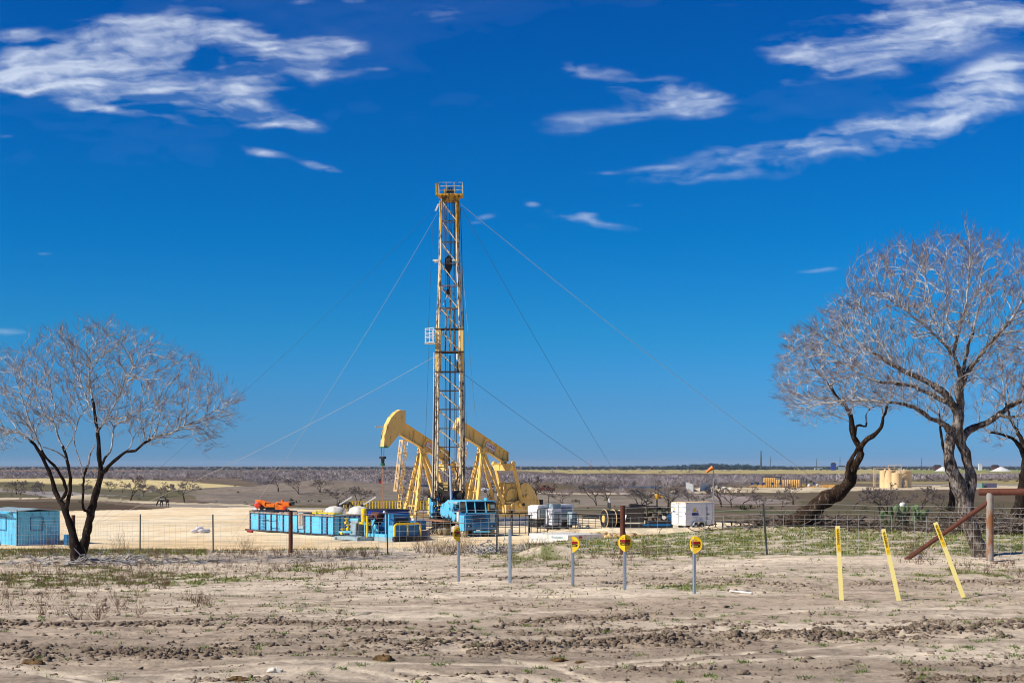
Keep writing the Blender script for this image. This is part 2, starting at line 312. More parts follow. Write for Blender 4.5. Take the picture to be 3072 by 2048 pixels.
# ruts and clod bands in the mud, as world polylines (from photo rows to ground points)
def g_at(px, py):           # ground point seen at a photo row, near field
    ys = np.linspace(10, 60, 700); r = HZ+ev(np.full(700, float(px)), ys)*F/ys
    Y = float(np.interp(-py, -r, ys)); return ((px-CXP)/F*Y, Y)
BANDS = [ # points(px,py), half width m, ridge height, darkness, clod density
 ([(-300,1872),(0,1868),(400,1868),(800,1868),(1150,1872),(1500,1868),(1750,1862),(1950,1845)], .42, .05, .75, 1.0),
 ([(-300,1950),(0,1950),(250,1955),(500,1955),(800,1945),(1000,1930),(1300,1932),(1536,1938),(1900,1925),(2300,1905),(2700,1890),(3300,1878)], .55, .08, .9, 1.15),
 ([(600,1928),(800,1915),(1100,1905),(1500,1905),(1800,1895),(2200,1880),(2600,1868),(3300,1850)], .3, .045, .6, .6),
 ([(1300,1958),(1700,1930),(2100,1912),(2500,1905),(3072,1893),(3300,1890)], .35, .06, .8, .7),
 ([(600,2045),(1000,2030),(1400,2022),(1900,2008),(2500,2003),(3300,1985)], .2, .03, .6, .3),
 ([(2700,2042),(3300,2030)], .3, .06, .9, 1.2),
 ([(950,1800),(1150,1760),(1400,1735),(1750,1722),(2100,1738),(2300,1742)], .3, .03, .35, .45),
 ([(1800,1745),(2100,1745),(2400,1752),(2700,1750),(3300,1735)], .5, .04, .5, .6),
 ([(1300,1700),(1600,1702),(1900,1705),(2300,1700)], .4, .02, .25, .25),
 ([(1100,1740),(1290,1735),(1520,1718)], .25, .03, .4, .5)]
CRACKS = [([(950,1858),(1040,1848),(1110,1838),(1200,1826),(1290,1822)], .11, .10, 1.0), ([(1380,1808),(1430,1803),(1500,1795),(1640,1789)], .09, .09, 1.0), ([(1130,1788),(1250,1780),(1380,1767),(1420,1762)], .05, .04, .8),
 ([(2340,1777),(2450,1778),(2600,1780)], .08, .08, 1.0), ([(2930,2000),(3000,1996),(3200,1995)], .09, .08, .8), ([(1500,2046),(1900,2038),(2200,2030)], .05, .03, .5), ([(2380,2008),(2100,2004),(1900,2003)], .04, .03, .5)]
TRACKS = [([(-100,1985),(120,2000),(260,2025),(380,2060)], .16), ([(60,2000),(200,2030),(280,2060)], .12), ([(1000,2000),(1180,2020),(1330,2055)], .14), ([(1180,2005),(1400,2025),(1560,2055)], .1), ([(1500,1975),(1640,1995),(1850,2050)], .2), ([(1850,1985),(2200,1962),(2500,1935),(2750,1905)], .12), ([(1700,2000),(2100,1985),(2600,1965),(3200,1945)], .1), ([(500,1995),(900,1985),(1300,1992),(1700,1990)], .08), ([(2000,1850),(2500,1825),(3200,1815)], .14), ([(300,1820),(900,1800),(1500,1775)], .12), ([(600,1850),(1200,1838),(1900,1828)], .1)]
_B = [([g_at(*p) for p in b[0]],)+tuple(b[1:]) for b in BANDS]; _K = [([g_at(*p) for p in b[0]],)+tuple(b[1:]) for b in CRACKS]
_T2 = [([g_at(*p) for p in b[0]], b[1]) for b in TRACKS]
def dpoly(X, Y, pts):       # distance across (in Y) to a polyline y(x)
    xs = np.array([p[0] for p in pts]); ys = np.array([p[1] for p in pts]); o = np.argsort(xs)
    yy = np.interp(X, xs[o], ys[o]); ins = (X >= xs.min()) & (X <= xs.max()); return np.where(ins, Y-yy, 99.)
def micro(X, Y):
    wob = (fbm(X*.9, Y*.9, 3, 5)-.5)*.7
    near = 1-sstep(50, 62, Y)
    rut = np.sin(Y*2.6+X*.10+(fbm(X*.15, Y*.15, 2, 33)-.5)*14)*.014*sstep(34, 22, Y)
    z = rut+(np.abs(fbm(X*1.4, Y*4, 4, 61)-.5))*-.05+(fbm(X*.5, Y*.5, 4, 1)-.5)*.10+(fbm(X*2.6, Y*3.2, 4, 2)-.5)*.04+(fbm(X*9, Y*9, 3, 8)-.5)*.014
    z = z+(np.abs(fbm(X*.35+Y*.05, Y*2.4, 3, 12)-.5))*-.04
    dark = np.zeros_like(X)
    for pts, hw, h, dk, cd in _B:
        d = dpoly(X, Y, pts)+wob*hw*1.4; g = np.exp(-(d/hw)**2)
        br = sstep(.30, .62, fbm(X*1.7, Y*2.2, 4, 21))
        z = z+g*(br*h*.45-.25*h)+g*br*(fbm(X*12, Y*12, 3, 9)-.4)*h*1.2; dark = np.maximum(dark, g*dk*(.15+.85*br)*(.35+.65*sstep(.4, .55, fbm(X*6, Y*5, 3, 31))))
        z = z-np.exp(-((d+hw*1.6)/(hw*.6))**2)*h*.35
    for pts, hw in _T2: d = dpoly(X, Y, pts)+wob*.1; z = z-np.exp(-(d/hw)**2)*.018
    for pts, hw, h, dk in _K:
        d = dpoly(X, Y, pts)+wob*.12+(fbm(X*5, Y*2, 3, 55)-.5)*.22; xs = [p[0] for p in pts]; fall = sstep(0, .8, X-min(xs))*sstep(0, .8, max(xs)-X)
        z = z-np.where(d > 0, np.exp(-(d/hw)**2), np.exp(-(d/(hw*.25))**2))*h*fall; dark = np.maximum(dark, np.exp(-(d/hw)**2)*dk*fall*.8)
    return z*near, dark*near
def grassmask(X, Y):
    px = CXP+F*X/np.maximum(Y, 6); n = fbm(X*.45, Y*.45, 4, 41); n2 = fbm(X*1.9, Y*1.6, 3, 44)
    m = sstep(33, 39, Y)*(.30+.5*sstep(1500, 2100, px)*sstep(36, 40, Y))                      # verge beyond
    m = m+np.where((px < 620) & (Y > 49), .9, 0)+np.exp(-((Y-33.5)/2.6)**2)*sstep(1150, 500, px)*.75+np.exp(-((Y-36.5)/2.0)**2)*sstep(1900, 900, px)*.4
    m = m+np.exp(-((Y-44)/4)**2)*sstep(1250, 1500, px)*.55
    m = m+np.exp(-((px-2030)/170)**2-((Y-29.2)/1.0)**2)*.7+np.exp(-((px-2920)/170)**2-((Y-32)/1.4)**2)*.55
    t = m+(n-.5)*1.5+(n2-.5)*.8
    g = sstep(.42, .78, t)+.12*sstep(.55, .7, n2)*sstep(20, 28, Y)
    return np.clip(g, 0, 1)*(1-sstep(58, 64, Y))
# --- colour zones (soil, sand, pasture ...), linear albedo
def lin(r, g, b): return np.array(srgb(r, g, b)[:3])
MUD, MUDL, WET = lin(184, 165, 144), lin(216, 199, 176), lin(98, 81, 66)
GRN, SANDC, SANDO = lin(112, 120, 66), lin(246, 226, 190), lin(228, 190, 132)
PAST, PASTD, GREY, HILL = lin(116, 100, 82), lin(86, 70, 52), lin(130, 118, 106), lin(214, 194, 140)
def inpoly(px, py, poly, soft, J):
    """smooth-ish inside test: even-odd on jittered coordinates"""
    yl = [p[1] for p in poly]; full = np.zeros(px.shape, bool); c0 = (py > min(yl)-soft) & (py < max(yl)+soft)
    qx = px[c0]+J[0][c0]*soft*8; qy = py[c0]+J[1][c0]*soft
    ins = np.zeros(qx.shape, bool); n = len(poly)
    for i in range(n):
        x0, y0 = poly[i]; x1, y1 = poly[(i+1) % n]
        if y0 == y1: continue
        c = ((y0 > qy) != (y1 > qy)) & (qx < (x1-x0)*(qy-y0)/(y1-y0)+x0); ins ^= c
    full[c0] = ins; return full
PAD = [(-2500,1536),(0,1534),(250,1531),(470,1526),(520,1521),(750,1521),(1000,1531),(1200,1541),(1400,1546),(1700,1553),(2150,1566),(2330,1573),(2400,1590),(2300,1760),(-2500,1760)]
DHILL = [(-1500,1405),(600,1405),(640,1440),(690,1450),(790,1464),(700,1468),(640,1470),(590,1478),(520,1478),(420,1470),(250,1454),(100,1446),(-1500,1447)]
ZONES = [
 ([(-3000,1410),(150,1408),(430,1409),(430,1412),(200,1414),(-3000,1416)], lin(150,112,78)),
 ([(1500,1410),(1700,1408),(3072,1404),(7000,1402),(7000,1419),(3072,1419),(2700,1421),(2250,1420),(1700,1419)], lin(176,160,104)),
 ([(2650,1409),(3072,1405),(7000,1402),(7000,1418),(3072,1418),(2700,1420)], lin(142,142,84)),
 ([(1400,1421),(1700,1419),(2250,1421),(2450,1424),(2420,1430),(2000,1430),(1500,1432)], lin(98,82,72)),
 ([(2460,1448),(3072,1438),(7000,1436),(7000,1455),(3072,1455),(2740,1452)], lin(158,142,96)),
 ([(-3000,1465),(0,1460),(300,1456),(500,1466),(720,1490),(560,1500),(300,1496),(0,1492),(-3000,1492)], lin(104,96,72)),
 ([(-500,1470),(0,1470),(200,1474),(330,1486),(380,1497),(220,1497),(0,1476),(-500,1478)], lin(150,142,136)),
 ([(560,1478),(640,1470),(780,1466),(1000,1470),(1200,1466),(1500,1476),(1560,1500),(1200,1508),(900,1512),(700,1516),(600,1500),(530,1490)], lin(130,118,106)),
 ([(-3000,1492),(0,1492),(250,1496),(500,1504),(760,1512),(760,1518),(500,1510),(250,1501),(0,1497),(-3000,1497)], lin(206,188,158)),
 ([(-3000,1499),(0,1501),(300,1507),(470,1523),(480,1528),(-3000,1540)], PASTD),
 ([(430,1513),(560,1512),(760,1518),(900,1520),(860,1524),(520,1521)], lin(150,138,126)),
 ([(740,1512),(1000,1516),(1300,1520),(1300,1526),(1000,1524),(760,1518)], lin(96,88,60)),
 ([(740,1518),(1000,1524),(1400,1532),(1400,1538),(1000,1531),(740,1524)], lin(176,162,148)),
 ([(1560,1476),(1750,1480),(1990,1476),(1990,1484),(1750,1487),(1560,1484)], lin(206,186,160)),
 ([(1560,1488),(2000,1492),(2000,1516),(1700,1520),(1560,1512)], lin(140,127,112)),
 ([(1990,1478),(2130,1482),(2380,1500),(2300,1512),(2040,1508)], lin(150,136,128)),
 ([(1600,1523),(2000,1526),(2400,1534),(2400,1541),(2000,1533),(1600,1530)], lin(86,88,58)),
 ([(2000,1470),(2130,1462),(2500,1458),(3072,1456),(7000,1455),(7000,1463),(3072,1463),(2700,1466),(2450,1469),(2200,1478),(2050,1478)], lin(212,192,160)),
 ([(2120,1478),(2400,1470),(3072,1465),(7000,1465),(7000,1520),(3072,1502),(2500,1500)], lin(104,88,68)),
 ([(2400,1500),(3072,1502),(7000,1510),(7000,1600),(3072,1560),(2400,1545)], lin(96,86,62)),
 ([(2380,1575),(2460,1562),(2700,1560),(3072,1556),(3072,1590),(2380,1590)], lin(122,104,84))]
def zone_colour(X, Y, Zg):
    nv_ = Y < 66; col = np.zeros((len(X), 3)); cls = np.zeros(len(X), int); mz = np.zeros(len(X))
    fr = Y > 60; x = X[fr]; y = Y[fr]; px = CXP+F*x/y; pyb = HZ+ev(px, y)*F/y
    J = (fbm(px/40, pyb/6, 3, 50)-.5, fbm(px/45, pyb/5, 3, 60)-.5)
    n = fbm(x/14, y/14, 4, 70)[:, None]; c_ = PAST*(.75+.5*n); k = np.zeros(len(x), int)
    for i, (poly, c) in enumerate(ZONES):
        m = inpoly(px, pyb, poly, 4.0, J); c_[m] = c*(.85+.3*n[m])
    gr = sstep(.5, .7, fbm(x/9, y/14, 4, 72))[:, None]*(pyb > 1440)[:, None]*.35; c_ = c_*(1-gr)+lin(92, 92, 58)*gr
    pya = HZ+(CZ-Zg[fr])*F/y; mh = inpoly(px, pya, DHILL, 1.5, J) & (y > 395) & (y < 530) & ((y < 470) | (pya < 1445)); st = (.88+.24*vnoise((x*.75+y*.3)*.35, y*.004, 3))[:, None]; c_[mh] = HILL*st[mh]; k[mh] = 2
    mp = inpoly(px, pyb, PAD, 2.5, J) & (y > 63); f2 = sstep(.42, .62, fbm(x*.25, y*.12, 4, 90)[:, None])
    edge = sstep(112, 92, y)[:, None]; xs_, ys_ = x[mp], y[mp]; f2 = f2[mp]; edge = edge[mp]
    sand = (SANDC*(1-.35*f2)+SANDO*.35*f2)*(1-edge*.55)+SANDO*edge*.55
    tr = sstep(.62, .75, vnoise(xs_*.25+ys_*.9, ys_*.03-xs_*.02, 7))[:, None]*.14
    stn = np.exp(-((xs_+6)/5)**2-((ys_-112)/6)**2)*.5+np.exp(-((xs_+11)/4)**2-((ys_-104)/2)**2)*.4+np.exp(-((xs_-9)/8)**2-((ys_-118)/3)**2)*.35; tr = np.clip(tr+(stn*sstep(.42, .6, fbm(xs_*.9, ys_*.6, 4, 501)))[:, None], 0, .6)
    c_[mp] = sand*(.88+.24*fbm(xs_*1.2, ys_*.5, 3, 92)[:, None])*(1-tr); k[mp] = 1
    col[fr] = c_; cls[fr] = k
    x = X[nv_]; y = Y[nv_]; m_, dark = micro(x, y); mz[nv_] = m_
    a = sstep(.3, .7, fbm(x*.22, y*.9, 4, 95))[:, None]; farl = sstep(26, 38, y)[:, None]
    near = (MUD*(1-a)+MUDL*a)*(1-farl)+(MUD*.4+MUDL*.6)*(.9+.25*a)*farl*1.06
    wet = (sstep(27, 18, y)*.8*sstep(.40, .62, fbm(x*.3, y*.9, 4, 97)))[:, None]; near = near*(1-wet)+MUD*.66*wet
    stq = sstep(.52, .66, fbm(x*.7+y*.2, y*5, 4, 301))[:, None]*.30; near = near*(1-stq*(.3+.7*vnoise(x*.2, y*.4, 9)[:, None])); lt = sstep(.56, .70, fbm(x*.35, y*2.2, 4, 311))[:, None]*.16; near = near*(1+lt); sp_ = sstep(.60, .72, fbm(x*7, y*5, 3, 321))[:, None]*.28; near = near*(1-sp_); tk = np.zeros(len(x))
    for pts, hw in _T2: tk = np.maximum(tk, np.exp(-((dpoly(x, y, pts)+(fbm(x*.9, y*.9, 3, 5)-.5)*.07)/hw)**4))
    tk = tk[:, None]*.75; near = near*(1-tk)+MUDL*1.02*tk; near = near*(1-dark[:, None]*.8)+WET*dark[:, None]*.8
    g = grassmask(x, y)[:, None]*(sstep(.38, .58, fbm(x*3.2, y*2.6, 3, 99))[:, None]*.75+.1); near = near*(1-g)+GRN*g
    nf = (1-sstep(60, 65, y))[:, None]; col[nv_] = col[nv_]*(1-nf)+near*nf
    return col, cls, mz
us = np.concatenate([np.linspace(-2.4, -.5, 60, endpoint=False), np.linspace(-.5, -.39, 60, endpoint=False), np.linspace(-.39, .39, 1000), np.linspace(.39, .5, 61)[1:], np.linspace(.5, 2.4, 61)[1:]])
rows = [np.linspace(-7.5, 14, 60, endpoint=False)]
yy = 14.0; nr = []
while yy < 62:
    nr.append(yy); yy += max(.045, yy*yy/(2.7*1422)*.42)
rows.append(np.array(nr)); pr = np.arange(300, 1.0, -.95); e_ = []
ysf = np.exp(np.linspace(math.log(60), math.log(26000), 4000)); rr = ev(np.full(4000, 0.), ysf)*F/ysf
yf = np.interp(-np.arange(HZ+396-HZ, 3.5, -.9), -rr[np.argmax(rr):], ysf[np.argmax(rr):]); yf = yf[yf > yy]
rows.append(np.arange(yy, yf[0], .5) if yf[0]-yy > .5 else np.array([yy])); rows.append(yf); rows = np.unique(np.concatenate(rows)); rows = np.append(rows, 25900.)
gapfix = np.diff(rows) > 1e-3; rows = rows[np.concatenate([[True], gapfix])]
YY, UU = np.meshgrid(rows, us, indexing='ij')
spread = np.where(YY < 60, YY+9.0*np.clip((60-YY)/60, 0, 2), YY)   # columns run straight out from the viewpoint beyond 60 m, wider near it
XX = UU*np.maximum(spread, 1.0)
Xf = XX.ravel(); Yf = YY.ravel(); Zf = gh(Xf, Yf)
tcol, tcls, mz = zone_colour(Xf, Yf, Zf); Zf = Zf+mz
padr = (fbm(Xf*.6, Yf*.6, 4, 13)-.5)*.10; Zf = Zf+np.where((Yf > 64) & (Yf < 200), padr, 0)
sp = np.exp(-((Yf-(106+.09*Xf))/1.6)**2)*sstep(2, 8, Xf)*(1-sstep(22, 26, Xf)); Zf = Zf+sp*(.10+.35*(fbm(Xf*1.6, Yf*1.6, 4, 15)-.3))   # spoil ridge on the pad's edge
nrw, ncl = XX.shape; idx = np.arange(nrw*ncl).reshape(nrw, ncl)
quads = np.stack([idx[:-1, :-1], idx[:-1, 1:], idx[1:, 1:], idx[1:, :-1]], -1).reshape(-1, 4)
qcls = tcls[quads[:, 0]]; qy = Yf[quads[:, 0]]
qcls = np.where((qcls == 0) & (qy > 64), 3, qcls)
def ground_mat(name, fs, amp, bstr):
    m, nt, b = newmat(name); at_ = N(nt, 'ShaderNodeVertexColor', layer_name='tint'); tc = N(nt, 'ShaderNodeTexCoord')
    n1 = N(nt, 'ShaderNodeTexNoise', Scale=fs, Detail=8.0, Roughness=.7); L(nt, tc.outputs['Object'], n1.inputs['Vector'])
    n2 = N(nt, 'ShaderNodeTexNoise', Scale=fs*6, Detail=5.0, Roughness=.7); L(nt, tc.outputs['Object'], n2.inputs['Vector'])
    f1 = ramp(nt, n1.outputs[0], [(.32, (1-amp,)*3), (.68, (1+amp,)*3)]); f2 = ramp(nt, n2.outputs[0], [(.3, (1-amp*.7,)*3), (.7, (1+amp*.7,)*3)])
    c = mixc(nt, 1.0, mixc(nt, 1.0, at_.outputs[0], f1, 'MULTIPLY'), f2, 'MULTIPLY'); L(nt, c, b.inputs['Base Color']); b.inputs['Roughness'].default_value = .95
    b.inputs['Specular IOR Level'].default_value = .15
    bp = N(nt, 'ShaderNodeBump', Strength=bstr, Distance=.04); L(nt, n2.outputs[0], bp.inputs['Height']); L(nt, bp.outputs[0], b.inputs['Normal'])
    return m
M['gmud'] = ground_mat('dried_mud', 2.2, .16, .7); M['gsand'] = ground_mat('packed_sand', 1.2, .08, .5); M['ghill'] = ground_mat('graded_dirt', .25, .08, .3); M['gfar'] = ground_mat('winter_pasture', .25, .25, .3)
def sub_sheet(name, mat, sel, label_kind='structure'):
    q = quads[sel]; used, inv = np.unique(q.ravel(), return_inverse=True)
    o = fastmesh(name, np.stack([Xf, Yf, Zf], 1)[used], inv.reshape(-1, 4), 4, mat, cols=tcol[used]); o['kind'] = 'structure'; return o
g_o = sub_sheet('ground', 'gmud', qcls == 0); sub_sheet('well_pad', 'gsand', qcls == 1); sub_sheet('hillside', 'ghill', qcls == 2); sub_sheet('terrain', 'gfar', qcls == 3)
# ------------------------------------------------------------------ trees and plants
def barkmat(name, dark, light, scale, thr, amt, streak=.3):
    m, nt, b = newmat(name); tc = N(nt, 'ShaderNodeTexCoord'); mp = N(nt, 'ShaderNodeMapping'); mp.inputs['Scale'].default_value = (1, 1, streak); L(nt, tc.outputs['Object'], mp.inputs[0])
    n1 = N(nt, 'ShaderNodeTexNoise', Scale=scale, Detail=8.0, Roughness=.75); L(nt, mp.outputs[0], n1.inputs['Vector'])
    n2 = N(nt, 'ShaderNodeTexNoise', Scale=scale*.2, Detail=3.0); L(nt, tc.outputs['Object'], n2.inputs['Vector'])
    c = mixc(nt, ramp(nt, n1.outputs[0], [(thr, (0, 0, 0)), (thr+.14, (amt,)*3)]), dark, light)
    c = mixc(nt, ramp(nt, n2.outputs[0], [(.3, (.75,)*3), (.7, (1, 1, 1))]), (0, 0, 0, 1), c, 'MIX'); L(nt, c, b.inputs['Base Color']); b.inputs['Roughness'].default_value = .95
    b.inputs['Specular IOR Level'].default_value = .15
    bp = N(nt, 'ShaderNodeBump', Strength=.9, Distance=.03); L(nt, n1.outputs[0], bp.inputs['Height']); L(nt, bp.outputs[0], b.inputs['Normal']); return m
M['bark'] = barkmat('dark_bark', S(46, 36, 30), S(150, 136, 124), 12, .57, .8)
M['barkg'] = barkmat('grey_furrowed_bark', S(76, 65, 57), S(184, 172, 160), 12, .47, .85)
M['barkd'] = barkmat('weathered_dark_bark', S(54, 40, 30), S(156, 136, 116), 9, .53, .75)
M['branch'] = barkmat('pale_branch_bark', S(108, 98, 92), S(212, 210, 208), 6, .40, .9, 1)
M['twig'] = barkmat('grey_twigs', S(160, 152, 150), S(216, 214, 216), 4, .42, .8, 1)
M['twigtip'] = barkmat('reddish_twig_tips', S(126, 106, 106), S(178, 164, 166), 4, .5, .6, 1)
M['farwood'] = barkmat('far_bark', S(66, 56, 50), S(110, 98, 90), 2, .5, .5, 1)
def tubes_mesh(name, segs, mat, n=3, parent=None, smooth=True):
    """segs: arrays p0 (k,3), p1 (k,3), r0, r1 -> one mesh of little tapered tubes"""
    p0, p1, r0, r1 = [np.asarray(a, float) for a in segs]
    if len(p0) == 0: return None
    d = p1-p0; l = np.linalg.norm(d, axis=1, keepdims=True); d = d/np.maximum(l, 1e-6)
    ref = np.where(np.abs(d[:, 2:3]) > .9, np.array([[1., 0, 0]]), np.array([[0, 0, 1.]])); u = np.cross(d, ref); u /= np.linalg.norm(u, axis=1, keepdims=True); w = np.cross(d, u)
    ang = np.arange(n)*2*pi/n; vs = []
    for p, r in ((p0-d*np.minimum(r0, .02)[:, None]*.4, r0), (p1, r1)):
        vs.append(p[:, None, :]+(u[:, None, :]*np.cos(ang)[None, :, None]+w[:, None, :]*np.sin(ang)[None, :, None])*r[:, None, None])
    V = np.concatenate(vs, 1).reshape(-1, 3); k = len(p0); base = (np.arange(k)*2*n)[:, None, None]
    q = np.array([[j, (j+1) % n, n+(j+1) % n, n+j] for j in range(n)])[None]; return fastmesh(name, V, (base+q).reshape(-1, 4), 4, mat, parent, smooth)
def grow(limbs, env, Y0, depth, natt, seed, step=.19, kill=.27, infl=1.5, up=.06, tipr=.0066, expo=1.9, focus=None):
    """limbs: [[(px,py,dY,radius),...]]; env: crown outline in photo px at distance Y0 -> skeleton arrays"""
    rng = np.random.default_rng(seed); P = []; par = []; rad = []; lev = []
    for li in limbs:
        pts = [at(p[0], p[1], Y0+p[2]) for p in li]; rr = [p[3]*.9 for p in li]
        prev = -1
        if P and li is not limbs[0]:
            dist = np.linalg.norm(np.array(P)-np.array(pts[0]), axis=1); j = int(dist.argmin())
            if dist[j] < .6: prev = j
        # catmull-rom resample with a little wander
        Q = [pts[0]*2-pts[1]]+pts+[pts[-1]*2-pts[-2]]
        for i in range(1, len(Q)-2):
            a, b_, c_, d_ = Q[i-1], Q[i], Q[i+1], Q[i+2]; k = max(1, int((c_-b_).length/.13))
            for t in range(k):
                s = t/k
                if i > 1 or t > 0 or prev < 0 or li is limbs[0]:
                    q = .5*((2*b_)+(c_-a)*s+(2*a-5*b_+4*c_-d_)*s*s+(3*b_-a-3*c_+d_)*s**3); r = rr[i-1]*(1-s)+rr[i]*s
                    q = q+Vector(rng.normal(0, .008+.12*min(.1, r)*.5, 3))
                    P.append(tuple(q)); par.append(prev); rad.append(r); prev = len(P)-1
        P.append(tuple(pts[-1])); par.append(prev); rad.append(rr[-1])
    nl = len(P)
    def inside(x, y, poly):
        n = len(poly); c = False
        for i in range(n):
            x0, y0 = poly[i]; x1, y1 = poly[(i+1) % n]
            if (y0 > y) != (y1 > y) and x < (x1-x0)*(y-y0)/(y1-y0)+x0: c = not c
        return c
    if focus: env = [(focus[0]+(x-focus[0])*.95, focus[1]+(y-focus[1])*.94) for x, y in env]
    xs = [p[0] for p in env]; ys = [p[1] for p in env]; att = []
    cxm = (min(xs)+max(xs))/2; cym = (min(ys)+max(ys))/2
    while len(att) < natt:
        x = rng.uniform(min(xs), max(xs)); y = rng.uniform(min(ys), max(ys))
        if inside(x+rng.normal(0, 10), y+rng.normal(0, 10), env):
            fx_, fy_ = (focus or (cxm, max(ys))); rad_ = math.hypot((x-fx_)/(max(xs)-min(xs)), (y-fy_)/(max(ys)-min(ys)))
            if rng.random() > .25+1.9*max(0, rad_-.12): continue
            q = math.hypot((x-cxm)/(max(xs)-min(xs))*2, (y-cym)/(max(ys)-min(ys))*2); dd = depth*math.sqrt(max(.08, 1-q*q*.8))
            att.append(tuple(at(x, y, Y0+rng.uniform(-1, 1)*dd)))
    att = np.array(att); alive = np.ones(len(att), bool)
    best = np.full(len(att), 1e9); bi = np.zeros(len(att), int)
    def upd(i0):
        new = np.array(P[i0:])
        for s in range(0, len(new), 400):
            ch = new[s:s+400]; al = np.where(alive)[0]
            if not len(al): return
            dm = np.linalg.norm(att[al][:, None, :]-ch[None], axis=2); j = dm.argmin(1); v = dm[np.arange(len(al)), j]; m = v < best[al]
            best[al[m]] = v[m]; bi[al[m]] = i0+s+j[m]
    upd(0); nch = {}; fork = np.array(at((min(xs)+max(xs))/2 if focus is None else focus[0], max(ys) if focus is None else focus[1], Y0))
    for it in range(130):
        alive &= best > kill
        al = np.where(alive & (best < (infl if it > 6 else 3.0)))[0]
        if not len(al): break
        tgt = bi[al]; Pn = np.array(P); v = att[al]-Pn[tgt]; v /= np.linalg.norm(v, axis=1, keepdims=True)
        sm = {}
        for t, vv in zip(tgt, v):
            t = int(t); sm[t] = sm.get(t, 0)+vv
        i0 = len(P)
        for t, vv in sm.items():
            if nch.get(t, 0) > 3: continue
            pp = np.array(P[t]); g = par[t]; tan = pp-np.array(P[g]) if g >= 0 else np.array([0, 0, .1]); tan = tan/(np.linalg.norm(tan)+1e-6)
            vv = vv/(np.linalg.norm(vv)+1e-6); ow = pp-fork; ow /= np.linalg.norm(ow)+1e-6; dirv = vv+tan*.7+ow*.5+rng.normal(0, .16, 3)+np.array([0, 0, up]); dirv /= np.linalg.norm(dirv)
            P.append(tuple(pp+dirv*step)); par.append(t); rad.append(0); nch[t] = nch.get(t, 0)+1
        if len(P) == i0 or len(P) > 24000: break
        upd(i0)
    P = np.array(P); par = np.array(par); n = len(P); acc = np.zeros(n); cnt = np.zeros(n, int)
    for i in range(n-1, -1, -1):
        if par[i] >= 0: cnt[par[i]] += 1
    for i in range(n-1, nl-1, -1):
        if cnt[i] == 0: acc[i] = tipr**expo
        if par[i] >= 0: acc[par[i]] += acc[i]
    r = np.maximum(acc, tipr**expo)**(1/expo); r[:nl] = np.array(rad[:nl])
    for i in range(nl, n):
        if par[i] >= 0: r[i] = min(r[i], r[par[i]]*.92)
    return P, par, r, cnt, nl, rng
def tree(name, label, limbs, env, Y0, depth, natt, seed, barkn='bark', tw=4.8, twl=.38, branchm='branch', **kw):
    P, par, r, cnt, nl, rng = grow(limbs, env, Y0, depth, natt, seed, **kw)
    base = Vector(P[0]); t = thing(name, label, 'tree', base); B = np.array(base)
    # thick limbs as continuous skinned tubes following parent chains
    ch = {}
    for i, p in enumerate(par):
        if p >= 0: ch.setdefault(int(p), []).append(i)
    th = .033; done = np.zeros(len(P), bool); mb = MB(); starts = [0]+[i for i in range(1, nl) if par[i] < 0]
    stack = list(starts)
    while stack:
        s = stack.pop()
        chain = ([int(par[s])] if par[s] >= 0 else [])+[s]; done[s] = True; c = s
        while True:
            kids = [k for k in ch.get(c, []) if r[k] >= th]
            if not kids: break
            kids.sort(key=lambda k: -r[k]); stack += kids[1:]; c = kids[0]; done[c] = True; chain.append(c)
        if len(chain) > 1:
            rr = [r[i] for i in chain]
            if par[s] >= 0: rr[0] = min(rr[0], rr[1]*1.15)
            big = max(rr) > .05
            pts = [Vector(P[i]-B) for i in chain]
            mb.tube(pts, [q*(1+(.10*math.sin(i*1.7+s)+.06*math.sin(i*.6))*(1 if big else .4)) for i, q in enumerate(rr)], 12 if max(rr) > .09 else 7 if max(rr) > .035 else 5)
    mb.build('trunk', barkn, t, smooth=True)
    thin = np.where(~done & (par >= 0))[0]; p0 = P[par[thin]]-B; p1 = P[thin]-B; r0 = np.minimum(r[par[thin]], r[thin]*1.25); r1 = r[thin]
    m = r1 > .0075
    cr = tubes_mesh('crown', (p0[m], p1[m], r0[m], r1[m]), branchm, 4, t)
    # twigs
    FK = np.array(at(*(kw.get('focus') or (env[0][0], env[0][1])), Y0)); tips = np.where((cnt <= 1) & (r < .014) & (np.arange(len(P)) >= nl))[0]; segs = [[], [], [], []]
    q0, q1, s0, s1 = [list(a) for a in (p0[~m], p1[~m], r0[~m], r1[~m])]
    tt = [[], [], [], []]
    for i in tips:
        g = par[i]; d = P[i]-P[g]; d /= np.linalg.norm(d)+1e-6
        k = rng.poisson(tw if cnt[i] == 0 else tw*.45)
        for _ in range(k):
            ow = P[i]-FK; ow /= np.linalg.norm(ow)+1e-6; dv = d*.55+ow*.75+rng.normal(0, .30, 3)+np.array([0, 0, .12]); dv /= np.linalg.norm(dv); p = P[i]-B-d*rng.uniform(0, .12); ln = twl*rng.uniform(.4, 1.15); ns = 3
            for j in range(ns):
                pn = p+dv*ln/ns; rj = .0046*(1-j/ns*.45)
                (q0 if j < 1 else tt[0]).append(p); (q1 if j < 1 else tt[1]).append(pn); (s0 if j < 1 else tt[2]).append(rj); (s1 if j < 1 else tt[3]).append(rj*.8)
                p = pn; dv = dv+rng.normal(0, .2, 3)+np.array([0, 0, .10]); dv /= np.linalg.norm(dv)
    tubes_mesh('twigs', (q0, q1, s0, s1), 'twig', 3, t); tubes_mesh('twig_tips', (tt[0], tt[1], tt[2], tt[3]), 'twigtip', 3, t)
    print(name, len(P), 'nodes', len(tt[0])); return t
